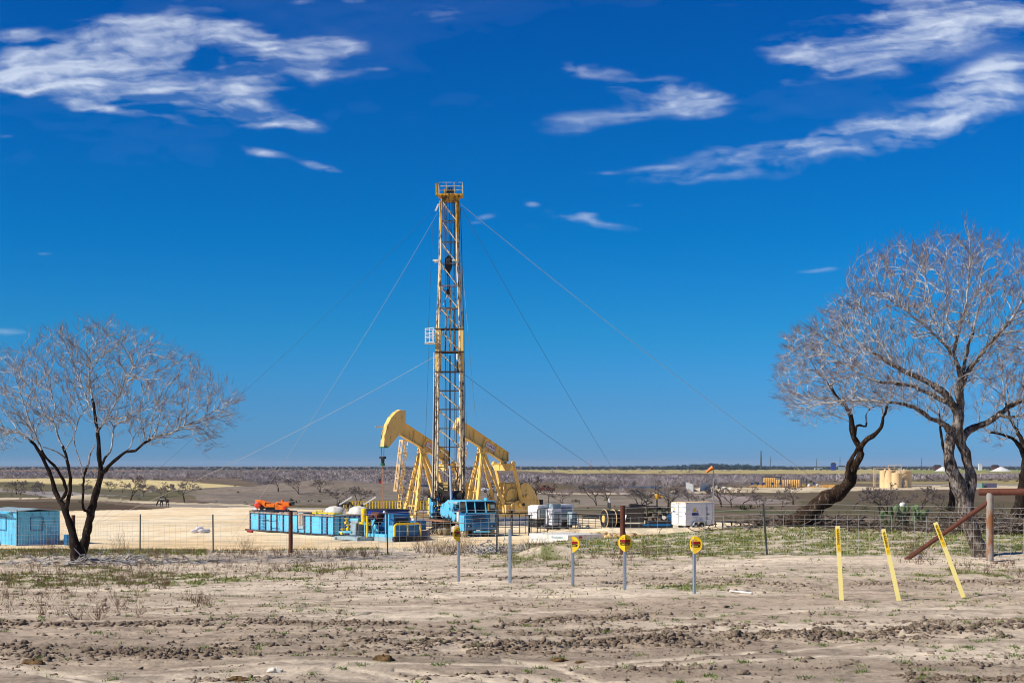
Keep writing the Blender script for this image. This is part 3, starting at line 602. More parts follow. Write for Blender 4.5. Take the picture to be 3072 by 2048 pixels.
# left many-stemmed tree
LT = [[(232,1692,0,.20),(228,1660,0,.17),(222,1620,0,.15),(208,1570,0,.12),(196,1530,0,.11)],
 [(196,1530,0,.10),(182,1500,.1,.085),(165,1470,.2,.075),(155,1435,.2,.07),(143,1400,.3,.065),(128,1370,.3,.06),(112,1345,.3,.055),(92,1322,.2,.042),(60,1300,0,.03),(20,1290,-.2,.02),(-30,1285,-.4,.012)],
 [(182,1500,.1,.06),(198,1475,-.3,.055),(190,1440,-.5,.055),(172,1410,-.7,.05),(150,1385,-.8,.045),(130,1362,-.9,.04),(105,1300,-1,.032),(85,1250,-1,.024),(60,1180,-1.1,.016),(40,1110,-1.2,.01)],
 [(196,1530,0,.08),(208,1490,-.1,.06),(212,1450,-.1,.06),(208,1410,-.2,.055),(202,1380,-.2,.05),(195,1350,-.2,.045),(175,1310,-.1,.032),(160,1265,0,.028),(130,1235,.1,.022),(108,1190,.2,.016)],
 [(202,1380,-.2,.035),(170,1355,-.5,.022),(130,1340,-.8,.016)],
 [(240,1692,.1,.21),(250,1640,.1,.16),(262,1590,0,.145),(270,1550,0,.13),(282,1500,0,.12),(295,1455,0,.11),(303,1420,0,.105)],
 [(255,1540,0,.05),(248,1505,-.4,.04),(250,1470,-.5,.04),(250,1430,-.5,.04),(262,1400,-.6,.038),(272,1360,-.7,.032),(285,1335,-.8,.026)],
 [(250,1430,-.5,.03),(240,1385,-.8,.02),(228,1350,-.9,.018),(222,1310,-1,.014)],
 [(303,1420,0,.085),(297,1380,0,.075),(295,1330,.1,.068),(292,1290,.2,.06),(285,1240,.3,.05),(275,1180,.3,.035),(268,1120,.3,.025),(275,1050,.2,.015)],
 [(303,1420,0,.075),(325,1400,-.2,.06),(350,1375,-.4,.055),(378,1355,-.5,.05),(405,1352,-.6,.045),(430,1330,-.6,.04),(465,1310,-.6,.036),(510,1300,-.6,.03),(550,1278,-.6,.024),(590,1262,-.6,.018),(640,1235,-.6,.013),(690,1215,-.5,.01)],
 [(303,1400,0,.05),(315,1375,.4,.04),(335,1345,.6,.032),(338,1300,.8,.028),(350,1270,1,.022),(400,1250,1.1,.016),(440,1220,1.2,.012)],
 [(292,1290,.2,.04),(320,1260,-.5,.032),(345,1210,-.8,.026),(370,1160,-1,.02),(400,1100,-1.1,.015),(430,1050,-1.1,.01)],
 [(285,1240,.3,.035),(262,1200,.9,.028),(240,1140,1.1,.022),(215,1080,1.2,.016),(190,1020,1.2,.01)],
 [(195,1350,-.2,.03),(220,1310,-.5,.024),(240,1250,-.6,.018),(262,1220,-.6,.014)],
 [(160,1265,0,.022),(165,1220,.5,.018),(150,1160,.7,.014),(140,1100,.8,.01)],
 [(105,1300,-1,.022),(60,1250,-1.3,.016),(20,1190,-1.5,.012),(-20,1120,-1.5,.009)]]
LE = [(-70,1060),(0,1030),(60,1050),(100,1060),(140,1000),(150,960),(200,975),(250,945),(310,950),(350,965),(420,975),(470,1010),(520,1040),(575,1060),(620,1110),(670,1150),(720,1185),(745,1220),(715,1260),(680,1300),(650,1340),(600,1330),(560,1290),(480,1320),(420,1300),(360,1270),(330,1290),(240,1260),(200,1270),(150,1290),(110,1300),(60,1330),(30,1360),(0,1330),(-60,1350),(-110,1250),(-110,1120)]
tree('bare_tree', 'wide bare many-stemmed tree beside the blue shed at the left of the photo', LT, LE, 42.6, 2.9, 2700, 3, barkn='bark', focus=(240,1480))
# leaning tree behind the fence
LN = [[(2372,1574,0,.26),(2390,1562,0,.34),(2430,1535,0,.37),(2470,1502,0,.34),(2510,1480,0,.31),(2540,1458,0,.27),(2556,1430,0,.23)],
 [(2556,1430,0,.17),(2562,1400,0,.16),(2580,1370,0,.15),(2578,1340,.1,.13),(2562,1310,.1,.12),(2555,1275,.1,.115),(2550,1245,.1,.1),(2535,1215,.1,.075),(2515,1195,.1,.06),(2490,1160,0,.045),(2450,1110,-.1,.03),(2420,1060,-.2,.02)],
 [(2578,1350,0,.13),(2592,1330,-.2,.11),(2605,1315,-.2,.10),(2630,1300,-.3,.09),(2645,1280,-.3,.075),(2650,1250,-.4,.06),(2660,1225,-.4,.05),(2672,1190,-.4,.035),(2690,1150,-.4,.02),(2700,1100,-.5,.012)],
 [(2562,1310,.1,.07),(2572,1275,.6,.05),(2598,1278,.8,.045),(2598,1245,.9,.03),(2610,1225,1,.02)],
 [(2545,1440,-.1,.14),(2545,1400,-.3,.11),(2560,1370,-.4,.09),(2572,1345,-.3,.07)],
 [(2535,1215,.1,.05),(2500,1200,.7,.035),(2440,1190,1,.022),(2380,1180,1.2,.014)],
 [(2550,1245,.1,.04),(2560,1190,.5,.03),(2570,1130,.7,.02),(2590,1070,.8,.013)]]
LNE = [(2315,1130),(2330,1070),(2370,980),(2400,950),(2450,960),(2500,920),(2560,960),(2640,1010),(2700,1080),(2720,1150),(2700,1220),(2660,1260),(2620,1230),(2560,1220),(2520,1260),(2450,1280),(2400,1270),(2350,1230),(2310,1190)]
tree('leaning_tree', 'leaning bare tree with a thick twisted trunk behind the wire fence', LN, LNE, 53.5, 2.2, 1000, 5, barkn='barkd', focus=(2570,1330))
# big right tree
RT = [[(2948,1672,0,.27),(2935,1640,0,.23),(2918,1600,0,.21),(2905,1560,0,.21),(2898,1530,0,.24),(2890,1490,-.02,.23),(2870,1440,-.04,.19),(2852,1390,-.05,.165),(2848,1340,0,.15),(2852,1310,0,.15),(2862,1285,0,.17)],
 [(2898,1530,.02,.18),(2905,1490,.06,.16),(2915,1440,.1,.155),(2905,1395,.1,.14),(2890,1340,.1,.14),(2878,1310,.05,.15),(2872,1280,0,.17),(2876,1245,0,.15),(2882,1210,0,.13),(2880,1170,0,.125),(2885,1130,0,.11)],
 [(2885,1130,0,.085),(2872,1100,-.1,.07),(2862,1060,-.1,.06),(2870,1020,-.1,.05),(2885,960,-.1,.042),(2900,900,0,.032),(2905,840,0,.024),(2910,760,0,.016),(2905,690,0,.01)],
 [(2885,1130,0,.075),(2895,1090,.4,.055),(2905,1040,.5,.045),(2920,990,.6,.038),(2935,930,.7,.03),(2960,880,.8,.022),(2990,820,.8,.015)],
 [(2882,1165,0,.08),(2900,1120,.1,.07),(2930,1080,0,.065),(2960,1040,-.1,.055),(3000,1000,-.2,.045),(3040,950,-.3,.035),(3075,890,-.4,.025),(3110,830,-.5,.015)],
 [(2870,1240,0,.12),(2855,1210,-.1,.105),(2835,1180,-.2,.10),(2800,1155,-.2,.09),(2760,1135,-.2,.08),(2720,1115,-.2,.07),(2680,1095,-.2,.06),(2640,1070,-.2,.045),(2600,1045,-.2,.035),(2560,1010,-.2,.026),(2530,960,-.2,.018),(2500,900,-.2,.011)],
 [(2850,1215,0,.08),(2820,1195,.4,.065),(2780,1175,.6,.055),(2740,1160,.7,.05),(2690,1150,.7,.045),(2640,1145,.7,.038),(2590,1125,.7,.03),(2530,1090,.7,.022),(2470,1060,.7,.016),(2400,1040,.6,.01)],
 [(2848,1290,0,.10),(2835,1275,-.4,.085),(2815,1262,-.6,.07),(2790,1255,-.7,.065),(2770,1235,-.8,.06),(2740,1220,-.8,.055),(2700,1210,-.9,.045),(2650,1205,-.9,.036),(2590,1200,-.9,.03),(2520,1205,-1,.022),(2450,1215,-1,.015),(2390,1230,-1,.01)],
 [(2880,1330,.05,.12),(2895,1300,.1,.11),(2920,1285,.2,.10),(2960,1270,.2,.095),(2995,1245,.2,.085),(3025,1220,.2,.08),(3055,1205,.2,.07),(3100,1200,.2,.05),(3160,1180,.2,.03)],
 [(2862,1070,-.1,.05),(2830,1030,-.5,.04),(2790,990,-.7,.034),(2740,950,-.8,.028),(2700,920,-.9,.022),(2650,880,-1,.015),(2620,830,-1,.01)],
 [(2835,1030,-.4,.035),(2810,970,.3,.028),(2795,910,.5,.022),(2780,850,.6,.016),(2760,780,.6,.01)],
 [(2870,1020,-.1,.035),(2840,960,.3,.028),(2850,900,.5,.022),(2830,840,.6,.015),(2840,770,.6,.01)],
 [(2920,990,.6,.03),(2900,930,1,.022),(2940,860,1.1,.016),(2950,780,1.1,.01)],
 [(2960,1040,-.1,.035),(2990,1000,.7,.028),(3030,960,.9,.02),(3080,930,1,.014)],
 [(2680,1095,-.2,.035),(2650,1040,.4,.026),(2620,990,.6,.02),(2580,920,.7,.014),(2540,850,.7,.009)],
 [(2600,1045,-.2,.025),(2570,1060,-.6,.02),(2500,1030,-.8,.015),(2440,990,-.9,.01)],
 [(2995,1245,.2,.05),(3030,1250,-.4,.04),(3080,1245,-.6,.03)]]
RE = [(2330,1160),(2310,1100),(2350,1040),(2390,1000),(2440,960),(2470,930),(2520,900),(2560,880),(2570,820),(2600,770),(2640,740),(2680,700),(2740,720),(2790,700),(2830,720),(2870,680),(2905,650),(2950,690),(3010,700),(3060,740),(3110,800),(3180,900),(3190,1000),(3160,1100),(3100,1180),(3020,1160),(2960,1150),(2900,1180),(2840,1170),(2780,1200),(2720,1230),(2620,1225),(2540,1240),(2440,1260),(2380,1240)]
tree('tall_bare_tree', 'tallest bare tree with a forked grey trunk beside the rusty pipe brace', RT, RE, 37.2, 2.8, 4300, 7, barkn='barkg', focus=(2875,1290))
# right edge trees
ET = [[(3052,1545,0,.28),(3060,1520,0,.24),(3066,1490,0,.22),(3070,1450,0,.20),(3078,1400,0,.19),(3085,1370,0,.17)],
 [(3075,1380,0,.10),(3062,1345,0,.08),(3045,1320,-.1,.07),(3015,1305,-.2,.055),(2985,1298,-.3,.045),(2960,1290,-.3,.03),(2940,1270,-.4,.02)],
 [(3078,1370,0,.11),(3065,1320,.2,.09),(3050,1290,.3,.07),(3035,1265,.3,.055),(3020,1220,.4,.04),(3010,1150,.4,.026),(3000,1090,.4,.016)],
 [(3090,1360,0,.12),(3110,1280,0,.09),(3120,1200,0,.05),(3110,1100,0,.02)]]
EE = [(2930,1260),(2920,1200),(2940,1120),(2980,1050),(3030,1000),(3100,980),(3180,1040),(3200,1200),(3160,1330),(3080,1330),(3000,1340),(2950,1310)]
tree('edge_tree', 'bare tree cut by the right edge of the photo behind the pipe brace', ET, EE, 50, 2.4, 900, 9, barkn='bark', focus=(3080,1350))
ST = [[(2852,1530,0,.15),(2858,1480,0,.13),(2852,1430,0,.12),(2845,1390,0,.10),(2838,1370,0,.09),(2828,1330,0,.06),(2822,1290,0,.05),(2820,1250,0,.04),(2812,1220,0,.03),(2780,1180,0,.018)],
 [(2822,1290,0,.03),(2830,1230,.5,.022),(2850,1180,.8,.014)]]
tree('slender_tree', 'slender dark bare tree right behind the forked trunk of the tallest tree', ST, [(2740,1240),(2760,1160),(2820,1120),(2880,1160),(2890,1240),(2840,1270)], 56, 1.2, 320, 10, barkn='bark', focus=(2840,1380))
# ------------------------------------------------------------------ mid-distance mesquites
def small_tree(seed, h, spread, stems=2, lean=0.0, depth=4):
    rng = np.random.default_rng(seed); S_ = [[], [], [], []]; W = [[], [], [], []]
    def rec(p, d, ln, r, lv):
        ns = 3; 
        for j in range(ns):
            pn = p+d*ln/ns; tgt = S_ if r > .03 else W; tgt[0].append(p); tgt[1].append(pn); tgt[2].append(r*(1-.25*j/ns)); tgt[3].append(r*(1-.25*(j+1)/ns)); p = pn
            d = d+rng.normal(0, .16, 3); d[2] += .03; d /= np.linalg.norm(d)
        if lv == 0: return
        for _ in range(rng.integers(2, 4) if lv > 1 else 4):
            a = d+rng.normal(0, .55, 3)*np.array([spread, spread, .8]); a[2] = abs(a[2])*.8+.05; a /= np.linalg.norm(a); rec(p, a, ln*rng.uniform(.6, .85), r*.58, lv-1)
    for s in range(stems):
        d = np.array([rng.normal(0, .35)+lean, rng.normal(0, .3), 1.0]); d /= np.linalg.norm(d); rec(np.array([rng.normal(0, .06), 0, -.15]), d, h*.32, .055*h/3*(.8+.4*rng.random()), depth)
    return S_, W
M['farcrown'] = barkmat('far_tree_twigs', S(112, 100, 96), S(150, 138, 132), 2, .45, .8, 1)
PROT = []
for k, (h, sp, st, ln) in enumerate([(3.6, 1.2, 2, .1), (3.2, 1.4, 3, 0), (4.0, 1.0, 2, -.15), (3.0, 1.5, 2, .3), (3.5, 1.3, 1, -.2)]):
    S_, W = small_tree(40+k, h, sp, st, ln, 5); PROT.append((S_, W))
def mesq(px, py, scale, k, label, Yo=None):
    # ground point for the trunk foot
    ys = np.exp(np.linspace(math.log(150), math.log(900), 300)); x_ = (px-CXP)/F*ys; r_ = HZ+(CZ-gh(x_, ys))*F/ys
    Y = float(ys[np.argmin(np.abs(r_-py))]); X = (px-CXP)/F*Y; z = gz(X, Y)
    return X, Y, z
MT = [(50,1482,.8,0,'leftmost small tree in the dark field'),(118,1474,.7,1,''),(128,1478,.6,2,''),(60,1486,.55,3,''),(330,1474,.8,1,''),(390,1501,1.05,2,''),(366,1478,.6,0,''),(430,1488,.8,1,''),(480,1492,.8,3,''),(500,1490,.7,4,''),(552,1507,1.15,0,''),(70,1462,.6,1,''),(245,1490,.8,4,''),
 (835,1474,.7,2,''),(898,1482,.9,0,''),(960,1476,.8,1,''),(1010,1512,1.0,3,''),(1075,1510,1.0,1,''),(940,1479,.7,4,''),
 (1613,1505,1.1,2,''),(1645,1508,.8,4,''),(1790,1516,1.2,0,''),(1826,1522,1.0,2,''),(1918,1524,1.1,1,''),(1940,1526,1.1,3,''),(2002,1528,1.1,0,''),(1690,1510,.8,3,''),(2072,1515,.7,1,''),(2110,1515,.7,4,''),(2165,1520,1.0,2,''),(2196,1524,1.0,0,''),(2222,1526,.9,4,''),(2275,1522,.7,1,''),(2345,1520,.8,3,''),(2380,1515,.9,2,''),
 (2640,1545,1.1,1,''),(2665,1542,1.2,0,''),(2700,1540,.9,3,''),(2560,1530,.8,4,''),(2760,1535,.9,2,''),(2820,1525,.8,1,''),(1700,1462,.6,0,''),(1965,1470,.7,2,''),(2020,1478,.7,4,''),(1275,1515,.9,1,''),(1205,1512,.8,4,''),(1460,1510,.9,2,'')]
pm = []
for k, (S_, W) in enumerate(PROT):
    root = thing('mesquite_tree', 'x', 'tree', (0, 0, -50)); a = tubes_mesh('trunk', S_, 'farwood', 5, root); b = tubes_mesh('crown', [W[0], W[1], [max(.026, q) for q in W[2]], [max(.02, q) for q in W[3]]], 'farcrown', 3, root); pm.append((root, a, b))
used_p = set()
def near_name(px, py):
    refs = [(25,'the blue shed'),(240,'the left tree'),(420,'the sandy pad'),(620,'the orange crane'),(900,'the mud tank'),(1150,'the yellow railing'),(1300,'the drilling mast'),(1600,'the white generators'),(1850,'the cable reels'),(1990,'the black engine skid'),(2090,'the white cargo trailer'),(2300,'the windsock pole'),(2480,'the leaning trunk'),(2680,'the cream storage tanks'),(2900,'the tallest tree')]
    return min(refs, key=lambda q: abs(q[0]-px))[1]
cntn = {}; lst = []
for (px, py, s_, k, lb) in MT: lst.append((near_name(px, py), px, py, s_, k))
ORD = ['leftmost', 'second from the left', 'third from the left', 'fourth from the left', 'fifth from the left', 'sixth from the left', 'seventh from the left', 'eighth from the left', 'ninth from the left']
for nn in sorted(set(q[0] for q in lst), key=lambda a: a):
    g = sorted([q for q in lst if q[0] == nn], key=lambda q: q[1])
    for j, (_, px, py, s_, k) in enumerate(g):
        X, Y, z = mesq(px, py, s_, k, ''); root, a, b = pm[k]
        if k in used_p:
            r2 = root.copy(); C.objects.link(r2)
            for c in (a, b): c2 = c.copy(); C.objects.link(c2); c2.parent = r2
        else: r2 = root; used_p.add(k)
        r2.location = (X, Y, z); sc_ = s_*1.05*min(1.35, max(1.0, Y/210)); r2.scale = (sc_,)*3; r2.rotation_euler = (0, 0, (px*7.3) % 6.28)
        pos = ORD[j]
        r2['label'] = 'small bare far tree beyond %s, %s' % (nn, pos) if len(g) > 1 else 'single small bare far tree beyond %s' % nn
        r2['group'] = 'small bare trees in the far field'
# ------------------------------------------------------------------ far scrub as masses
def bush_cloud(name, samples, mat, blades, w):
    """samples: list of (X,Y,Z,h); each bush a fan of thin crooked blades filling a dome"""
    rng = np.random.default_rng(5); A = np.array(samples); k = len(A); n = blades
    base = np.repeat(A[:, :3], n, 0); h = np.repeat(A[:, 3], n); m = len(base)
    az = rng.uniform(0, 2*pi, m); el = rng.uniform(.15, 1.5, m); rr = rng.uniform(.3, 1.0, m)**.5
    dirv = np.stack([np.cos(az)*np.cos(el)*1.05, np.sin(az)*np.cos(el)*1.05, np.sin(el)*.78], 1)
    tip = base+dirv*(h*rr)[:, None]; st = base+dirv*(h*rr*rng.uniform(.15, .6, m))[:, None]+rng.normal(0, .07, (m, 3))*h[:, None]
    st[:, 2] = np.maximum(st[:, 2], base[:, 2])
    sd = np.stack([np.cos(az+1.57+rng.normal(0, .6, m)), np.sin(az+1.57), rng.normal(0, .5, m)], 1)*(w*h*rng.uniform(.5, 1.4, m))[:, None]
    V = np.stack([st-sd*.4, st+sd*.4, tip+sd*.6, tip-sd*.6], 1).reshape(-1, 3)
    col = np.repeat(rng.uniform(.6, 1.35, k), n)[:, None]*rng.uniform(.8, 1.2, (m, 1))*np.ones((1, 3)); col = np.repeat(col, 4, 0)
    f = np.arange(m*4).reshape(-1, 4); o = fastmesh(name, V, f, 4, mat, smooth=False, cols=col); return o
def scrubmat(name, c1, c2):
    m, nt, b = newmat(name); at_ = N(nt, 'ShaderNodeVertexColor', layer_name='tint'); tc = N(nt, 'ShaderNodeTexCoord')
    n1 = N(nt, 'ShaderNodeTexNoise', Scale=.012, Detail=5.0, Roughness=.7); L(nt, tc.outputs['Object'], n1.inputs['Vector'])
    c = mixc(nt, ramp(nt, n1.outputs[0], [(.42, (0, 0, 0)), (.6, (1, 1, 1))]), c1, c2); L(nt, mixc(nt, 1.0, c, at_.outputs[0], 'MULTIPLY'), b.inputs['Base Color']); b.inputs['Roughness'].default_value = 1; b.inputs['Specular IOR Level'].default_value = .1; return m
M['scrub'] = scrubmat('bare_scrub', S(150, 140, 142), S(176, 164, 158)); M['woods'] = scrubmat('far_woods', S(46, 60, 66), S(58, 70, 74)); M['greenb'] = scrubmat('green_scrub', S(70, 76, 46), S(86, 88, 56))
rng = np.random.default_rng(23); smp = []; smg = []
def rowY(py):      # distance of bare ground at a photo row, far
    return float(np.interp(HZ-py, -rr[np.argmax(rr):], ysf[np.argmax(rr):]))
def scatter(poly, n, h0, h1, dest, clump=.0):
    xs = [p[0] for p in poly]; ys = [p[1] for p in poly]; c = 0; t = 0
    while c < n and t < n*12:
        t += 1; x = rng.uniform(min(xs), max(xs)); y = rng.uniform(min(ys), max(ys)); ins = False
        for i in range(len(poly)):
            x0, y0 = poly[i]; x1, y1 = poly[(i+1) % len(poly)]
            if (y0 > y) != (y1 > y) and x < (x1-x0)*(y-y0)/(y1-y0)+x0: ins = not ins
        if not ins: continue
        Y = rowY(y); X = (x-CXP)/F*Y
        if clump and float(fbm(np.array([x/60]), np.array([y/7]), 3, 200)[0]) < clump: continue
        dest.append((X, Y, 0, h0*.55+(h1*1.1-h0*.55)*rng.random()**1.6)); c += 1
scatter([(-600,1403),(1500,1401),(1500,1430),(1100,1432),(780,1436),(600,1436),(0,1430),(-600,1430)], 5200, 2.4, 4.6, smp)
scatter([(-600,1413),(600,1413),(600,1442),(-600,1442)], 900, 2.2, 3.6, smp)
scatter([(700,1432),(1640,1424),(1640,1450),(1200,1462),(1000,1462),(800,1460)], 2400, 2.0, 3.6, smp)
scatter([(1500,1430),(2250,1430),(2560,1434),(2560,1442),(2250,1452),(2000,1462),(1560,1456)], 2600, 2.0, 3.8, smp)
scatter([(2440,1428),(3600,1420),(3600,1432),(2700,1438),(2440,1440)], 1300, 2.2, 4.0, smp)
scatter([(1650,1405),(2250,1405),(2250,1418),(1650,1419)], 60, 3, 6, smp)
scatter([(1600,1462),(2060,1468),(2100,1500),(1700,1490)], 60, 1.0, 2.4, smp)
scatter([(-200,1462),(700,1466),(560,1492),(-200,1490)], 60, .8, 1.8, smp)
scatter([(-600,1415),(1640,1415),(1640,1448),(1000,1458),(800,1440),(-600,1440)], 330, .8, 1.8, smg, .52)
scatter([(1500,1440),(3600,1430),(3600,1442),(2600,1444),(1500,1462)], 260, .8, 1.6, smg, .5)
scatter([(-600,1464),(720,1466),(2400,1520),(3400,1520),(3400,1540),(1600,1530),(-600,1495)], 130, .4, .9, smg, .5)
def settle(a):
    a = np.array(a); a[:, 2] = gh(a[:, 0], a[:, 1])-.1; return a
smp = settle(smp); nearb = smp[:, 1] < 700
o = bush_cloud('scrub', smp[nearb], 'scrub', 120, .016); tag(o, None, None, kind='stuff')
o = bush_cloud('far_scrub', smp[~nearb], 'scrub', 60, .035); tag(o, None, None, kind='stuff')
o = bush_cloud('green_scrub', settle(smg), 'greenb', 40, .07); tag(o, None, None, kind='stuff')
wd = []
for i in range(3600):
    Y = rng.uniform(3000, 6500); x = rng.uniform(-900, 4000); X = (x-CXP)/F*Y
    hump = math.exp(-((x-2170)/130)**2)*11+math.exp(-((x-2060)/200)**2)*5+(3 if x > 2000 else 0)*0
    wd.append((X, Y, 0, (5.5+hump*rng.uniform(.3, 1)+rng.uniform(0, 3)*(1 if x > 1500 else .5))*Y/4500))
o = bush_cloud('far_woods', settle(wd), 'woods', 26, .16); tag(o, None, None, kind='stuff')
# ------------------------------------------------------------------ the well site
PADZ = 0.0
def pos(px, Y): X = (px-CXP)/F*Y; return (X, Y, gz(X, Y))
AXA = Vector((-.755, -.656, 0)); AXB = Vector((.656, -.755, 0))      # the site's two directions: A faces left and the camera, B right and the camera
RZ_A = math.atan2(AXA.y, AXA.x)                                       # local +x looks along A, local +y = 90 deg ccw of A
# ---- pumpjacks. local x: towards the horse head (A); local y: towards B
def lx(px): return (1265-px)*.0386
def lz(py): return (1572-py)*.0307
def pumpjack(label, X, Y, cut_head=False, brid=True):
    t = thing('pumpjack', label, 'pumpjack', (X, Y, 0), RZ_A, 'pumpjacks behind the drilling rig')
    sx = (1, 0, 0); sz = (0, 0, 1)
    def pr(mb, poly, y0, y1): return mb.prism([(lx(a), lz(b)) for a, b in poly], (0, 0, 0), sx, sz, -y1, -y0)
    MB().box2((-6.6, -1.7, .0), (3.0, 1.7, .45)).box2((-6.9, -1.25, .45), (1.9, -.9, .82)).box2((-6.9, .9, .45), (1.9, 1.25, .82)).build('base_slab', 'concrete', t, bevel=.02)
    sk = MB(); sk.box2((-6.9, -1.3, .82), (2.0, -1.0, 1.02)).box2((-6.9, 1.0, .82), (2.0, 1.3, 1.02))
    for x in (-6.6, -4.6, -2.4, 0, 1.8): sk.box2((x-.12, -1.0, .84), (x+.12, 1.0, 1.0))
    sk.build('base_frame', 'pump', t, bevel=.01)
    saddle = Vector((0, 0, lz(1352)))
    for sy in (-1, 1):
        lg = MB(); lg.bar(saddle+Vector((.15, .22*sy, 0)), (1.35, .92*sy, 1.0), .30, .22, (0, 1, 0)); lg.bar(saddle+Vector((.17, .22*sy, -.1)), (1.50, .92*sy, 1.05), .06, .34, (0, 1, 0)); lg.build('post_leg', 'pump', t)
        rl = MB(); rl.bar(saddle+Vector((-.12, .18*sy, 0)), (-2.35, .75*sy, 1.3), .26, .2, (0, 1, 0)); rl.build('post_leg', 'pump', t)
    br = MB()
    for q in (.22, .42, .62, .85):
        a = saddle.lerp(Vector((1.35, .92, 1.0)), q); br.bar((a.x, -a.y-.25*0, a.z), (a.x, a.y, a.z), .10, .10)
    br.bar(saddle.lerp(Vector((1.35, -.92, 1)), .35), saddle.lerp(Vector((1.35, .92, 1)), .97), .07, .07, (1, 0, 0)); br.bar(saddle.lerp(Vector((1.35, -.3, 1)), .22), (1.35, .1, 1.2), .1, .1, (1, 0, 0))
    br.build('cross_brace', 'pump', t)
    bb = MB(); bb.box((.0, 0, saddle.z+.02), (.62, .8, .12)).box((0, 0, saddle.z+.16), (.36, .62, .22)).cyl((0, -.42, saddle.z+.26), (0, .42, saddle.z+.26), .13, 14).cyl((0, -.45, saddle.z+.26), (0, -.3, saddle.z+.26), .2, 14).cyl((0, .3, saddle.z+.26), (0, .45, saddle.z+.26), .2, 14); bb.build('saddle_bearing', 'pump', t)
    # walking beam: I-section
    W = [(1210,1266),(1344,1352),(1346,1378),(1330,1378),(1200,1301),(1198,1284)]
    bm = MB(); pr(bm, W, -.06, .06)
    def flange(p, q, th):
        a = Vector((lx(p[0]), 0, lz(p[1]))); b = Vector((lx(q[0]), 0, lz(q[1]))); bm.bar(a, b, .46, th)
    flange((1208,1264),(1344,1351), .06); flange((1200,1301),(1331,1380), .06); bm.bar((lx(1345), 0, lz(1351)), (lx(1345), 0, lz(1379)), .05, .44, (0, 1, 0))
    for a, b in (((1240,1287),(1235,1322)), ((1275,1309),(1262,1339)), ((1310,1331),(1300,1361)), ((1335,1347),(1328,1377))):
        bm.bar((lx(a[0]), 0, lz(a[1])), (lx(b[0]), 0, lz(b[1])), .03, .3, (0, 1, 0))
    bm.prism([(lx(1283), lz(1356)), (lx(1262), lz(1338)), (lx(1262), lz(1350)), (lx(1276), lz(1352))], (0, 0, 0), sx, sz, -.2, .2)
    bo = bm.build('walking_beam', 'pump', t, bevel=.008)
    # horse head: cheek plates and the curved wear face
    H = [(1213,1228),(1212,1266),(1194,1300),(1166,1336),(1151,1336),(1151,1318),(1154,1296),(1161,1272),(1171,1252),(1184,1236),(1197,1228)]
    if cut_head: H = [(1208,1252),(1209,1292),(1196,1298),(1182,1284),(1186,1268),(1195,1251)]
    hd = MB(); pr(hd, H, -.22, .22); hh = hd.build('horse_head', 'pump', t, bevel=.02)
    arc = [(1195,1250),(1185,1267),(1181,1284)] if cut_head else [(1197,1227),(1184,1235),(1170,1251),(1160,1271),(1153,1295),(1150,1318),(1149,1336)]
    wf = MB()
    for i in range(len(arc)-1):
        a, b = arc[i], arc[i+1]; wf.bar((lx(a[0]), 0, lz(a[1])), (lx(b[0]), 0, lz(b[1])), .05, .56, (0, 1, 0))
    wf.build('wear_face', 'pump', hh)
    if not cut_head:
     gb = MB(); gb.box((lx(1153), 0, lz(1338)), (.5, .76, .10)); gb.build('green_stop', 'green', hh)
     MB().box((lx(1146), -.3, lz(1278)), (.95, .06, .14)).build('latch_arm', 'offwhite', hh)
    hol = MB()
    for (a, b) in (((1200,1272),) if cut_head else ((1183,1252),(1180,1282),(1168,1308))): hol.cyl((lx(a), -.235, lz(b)), (lx(a), .235, lz(b)), .035, 8)
    hol.build('bolt', 'grease', hh)
    # maker's plate on both sides of the beam
    for sy in (1, -1):
        ctr = Vector((lx(1292), sy*.075, lz(1335))); d = (Vector((lx(1344), 0, lz(1352)))-Vector((lx(1210), 0, lz(1266)))).normalized()
        if sy < 0: d = -d
        u = Vector((0, 0, 1)); n = Vector((0, sy, 0)); up = n.cross(d); 
        if up.z < 0: up = -up
        fr = Matrix((d, up, d.cross(up))).transposed(); 
        pl = MB(); pl.box(ctr+n*.004, (1.32, .50, .012), mt=fr.to_4x4()); p_ = pl.build('name_plate', 'logored', bo)
        MB().box(ctr+n*.012, (1.26, .44, .012), mt=fr.to_4x4()).build('plate_face', 'white', p_)
        text_mesh('LUFKIN', .33, 'logored', 'lettering', p_, ctr+n*.022, Matrix((d, up, d.cross(up))).transposed(), bold=.004, sx=.9)
    # bridle and carrier bar
    if brid:
        wr = MB()
        for y in (-.2, .2): wr.tube([(lx(1150), y, lz(1300)), (lx(1150), y, lz(1338)), (lx(1150), y*.8, lz(1363))], .022, 6)
        wr.build('bridle_cable', 'grease', t)
        cb = MB(); cb.box((lx(1150), 0, lz(1368)), (.30, .62, .22)).cyl((lx(1150), 0, lz(1366)), (lx(1150), 0, lz(1390)), .2, 12, .12); cb.build('carrier_bar', 'black', t)
        MB().cyl((lx(1150), 0, lz(1384)), (lx(1150), 0, lz(1392)), .21, 12).build('green_collar', 'green', t)
        MB().cyl((lx(1150), 0, lz(1390)), (lx(1150), 0, .9), .03, 8).build('polished_rod', 'brownwood', t)
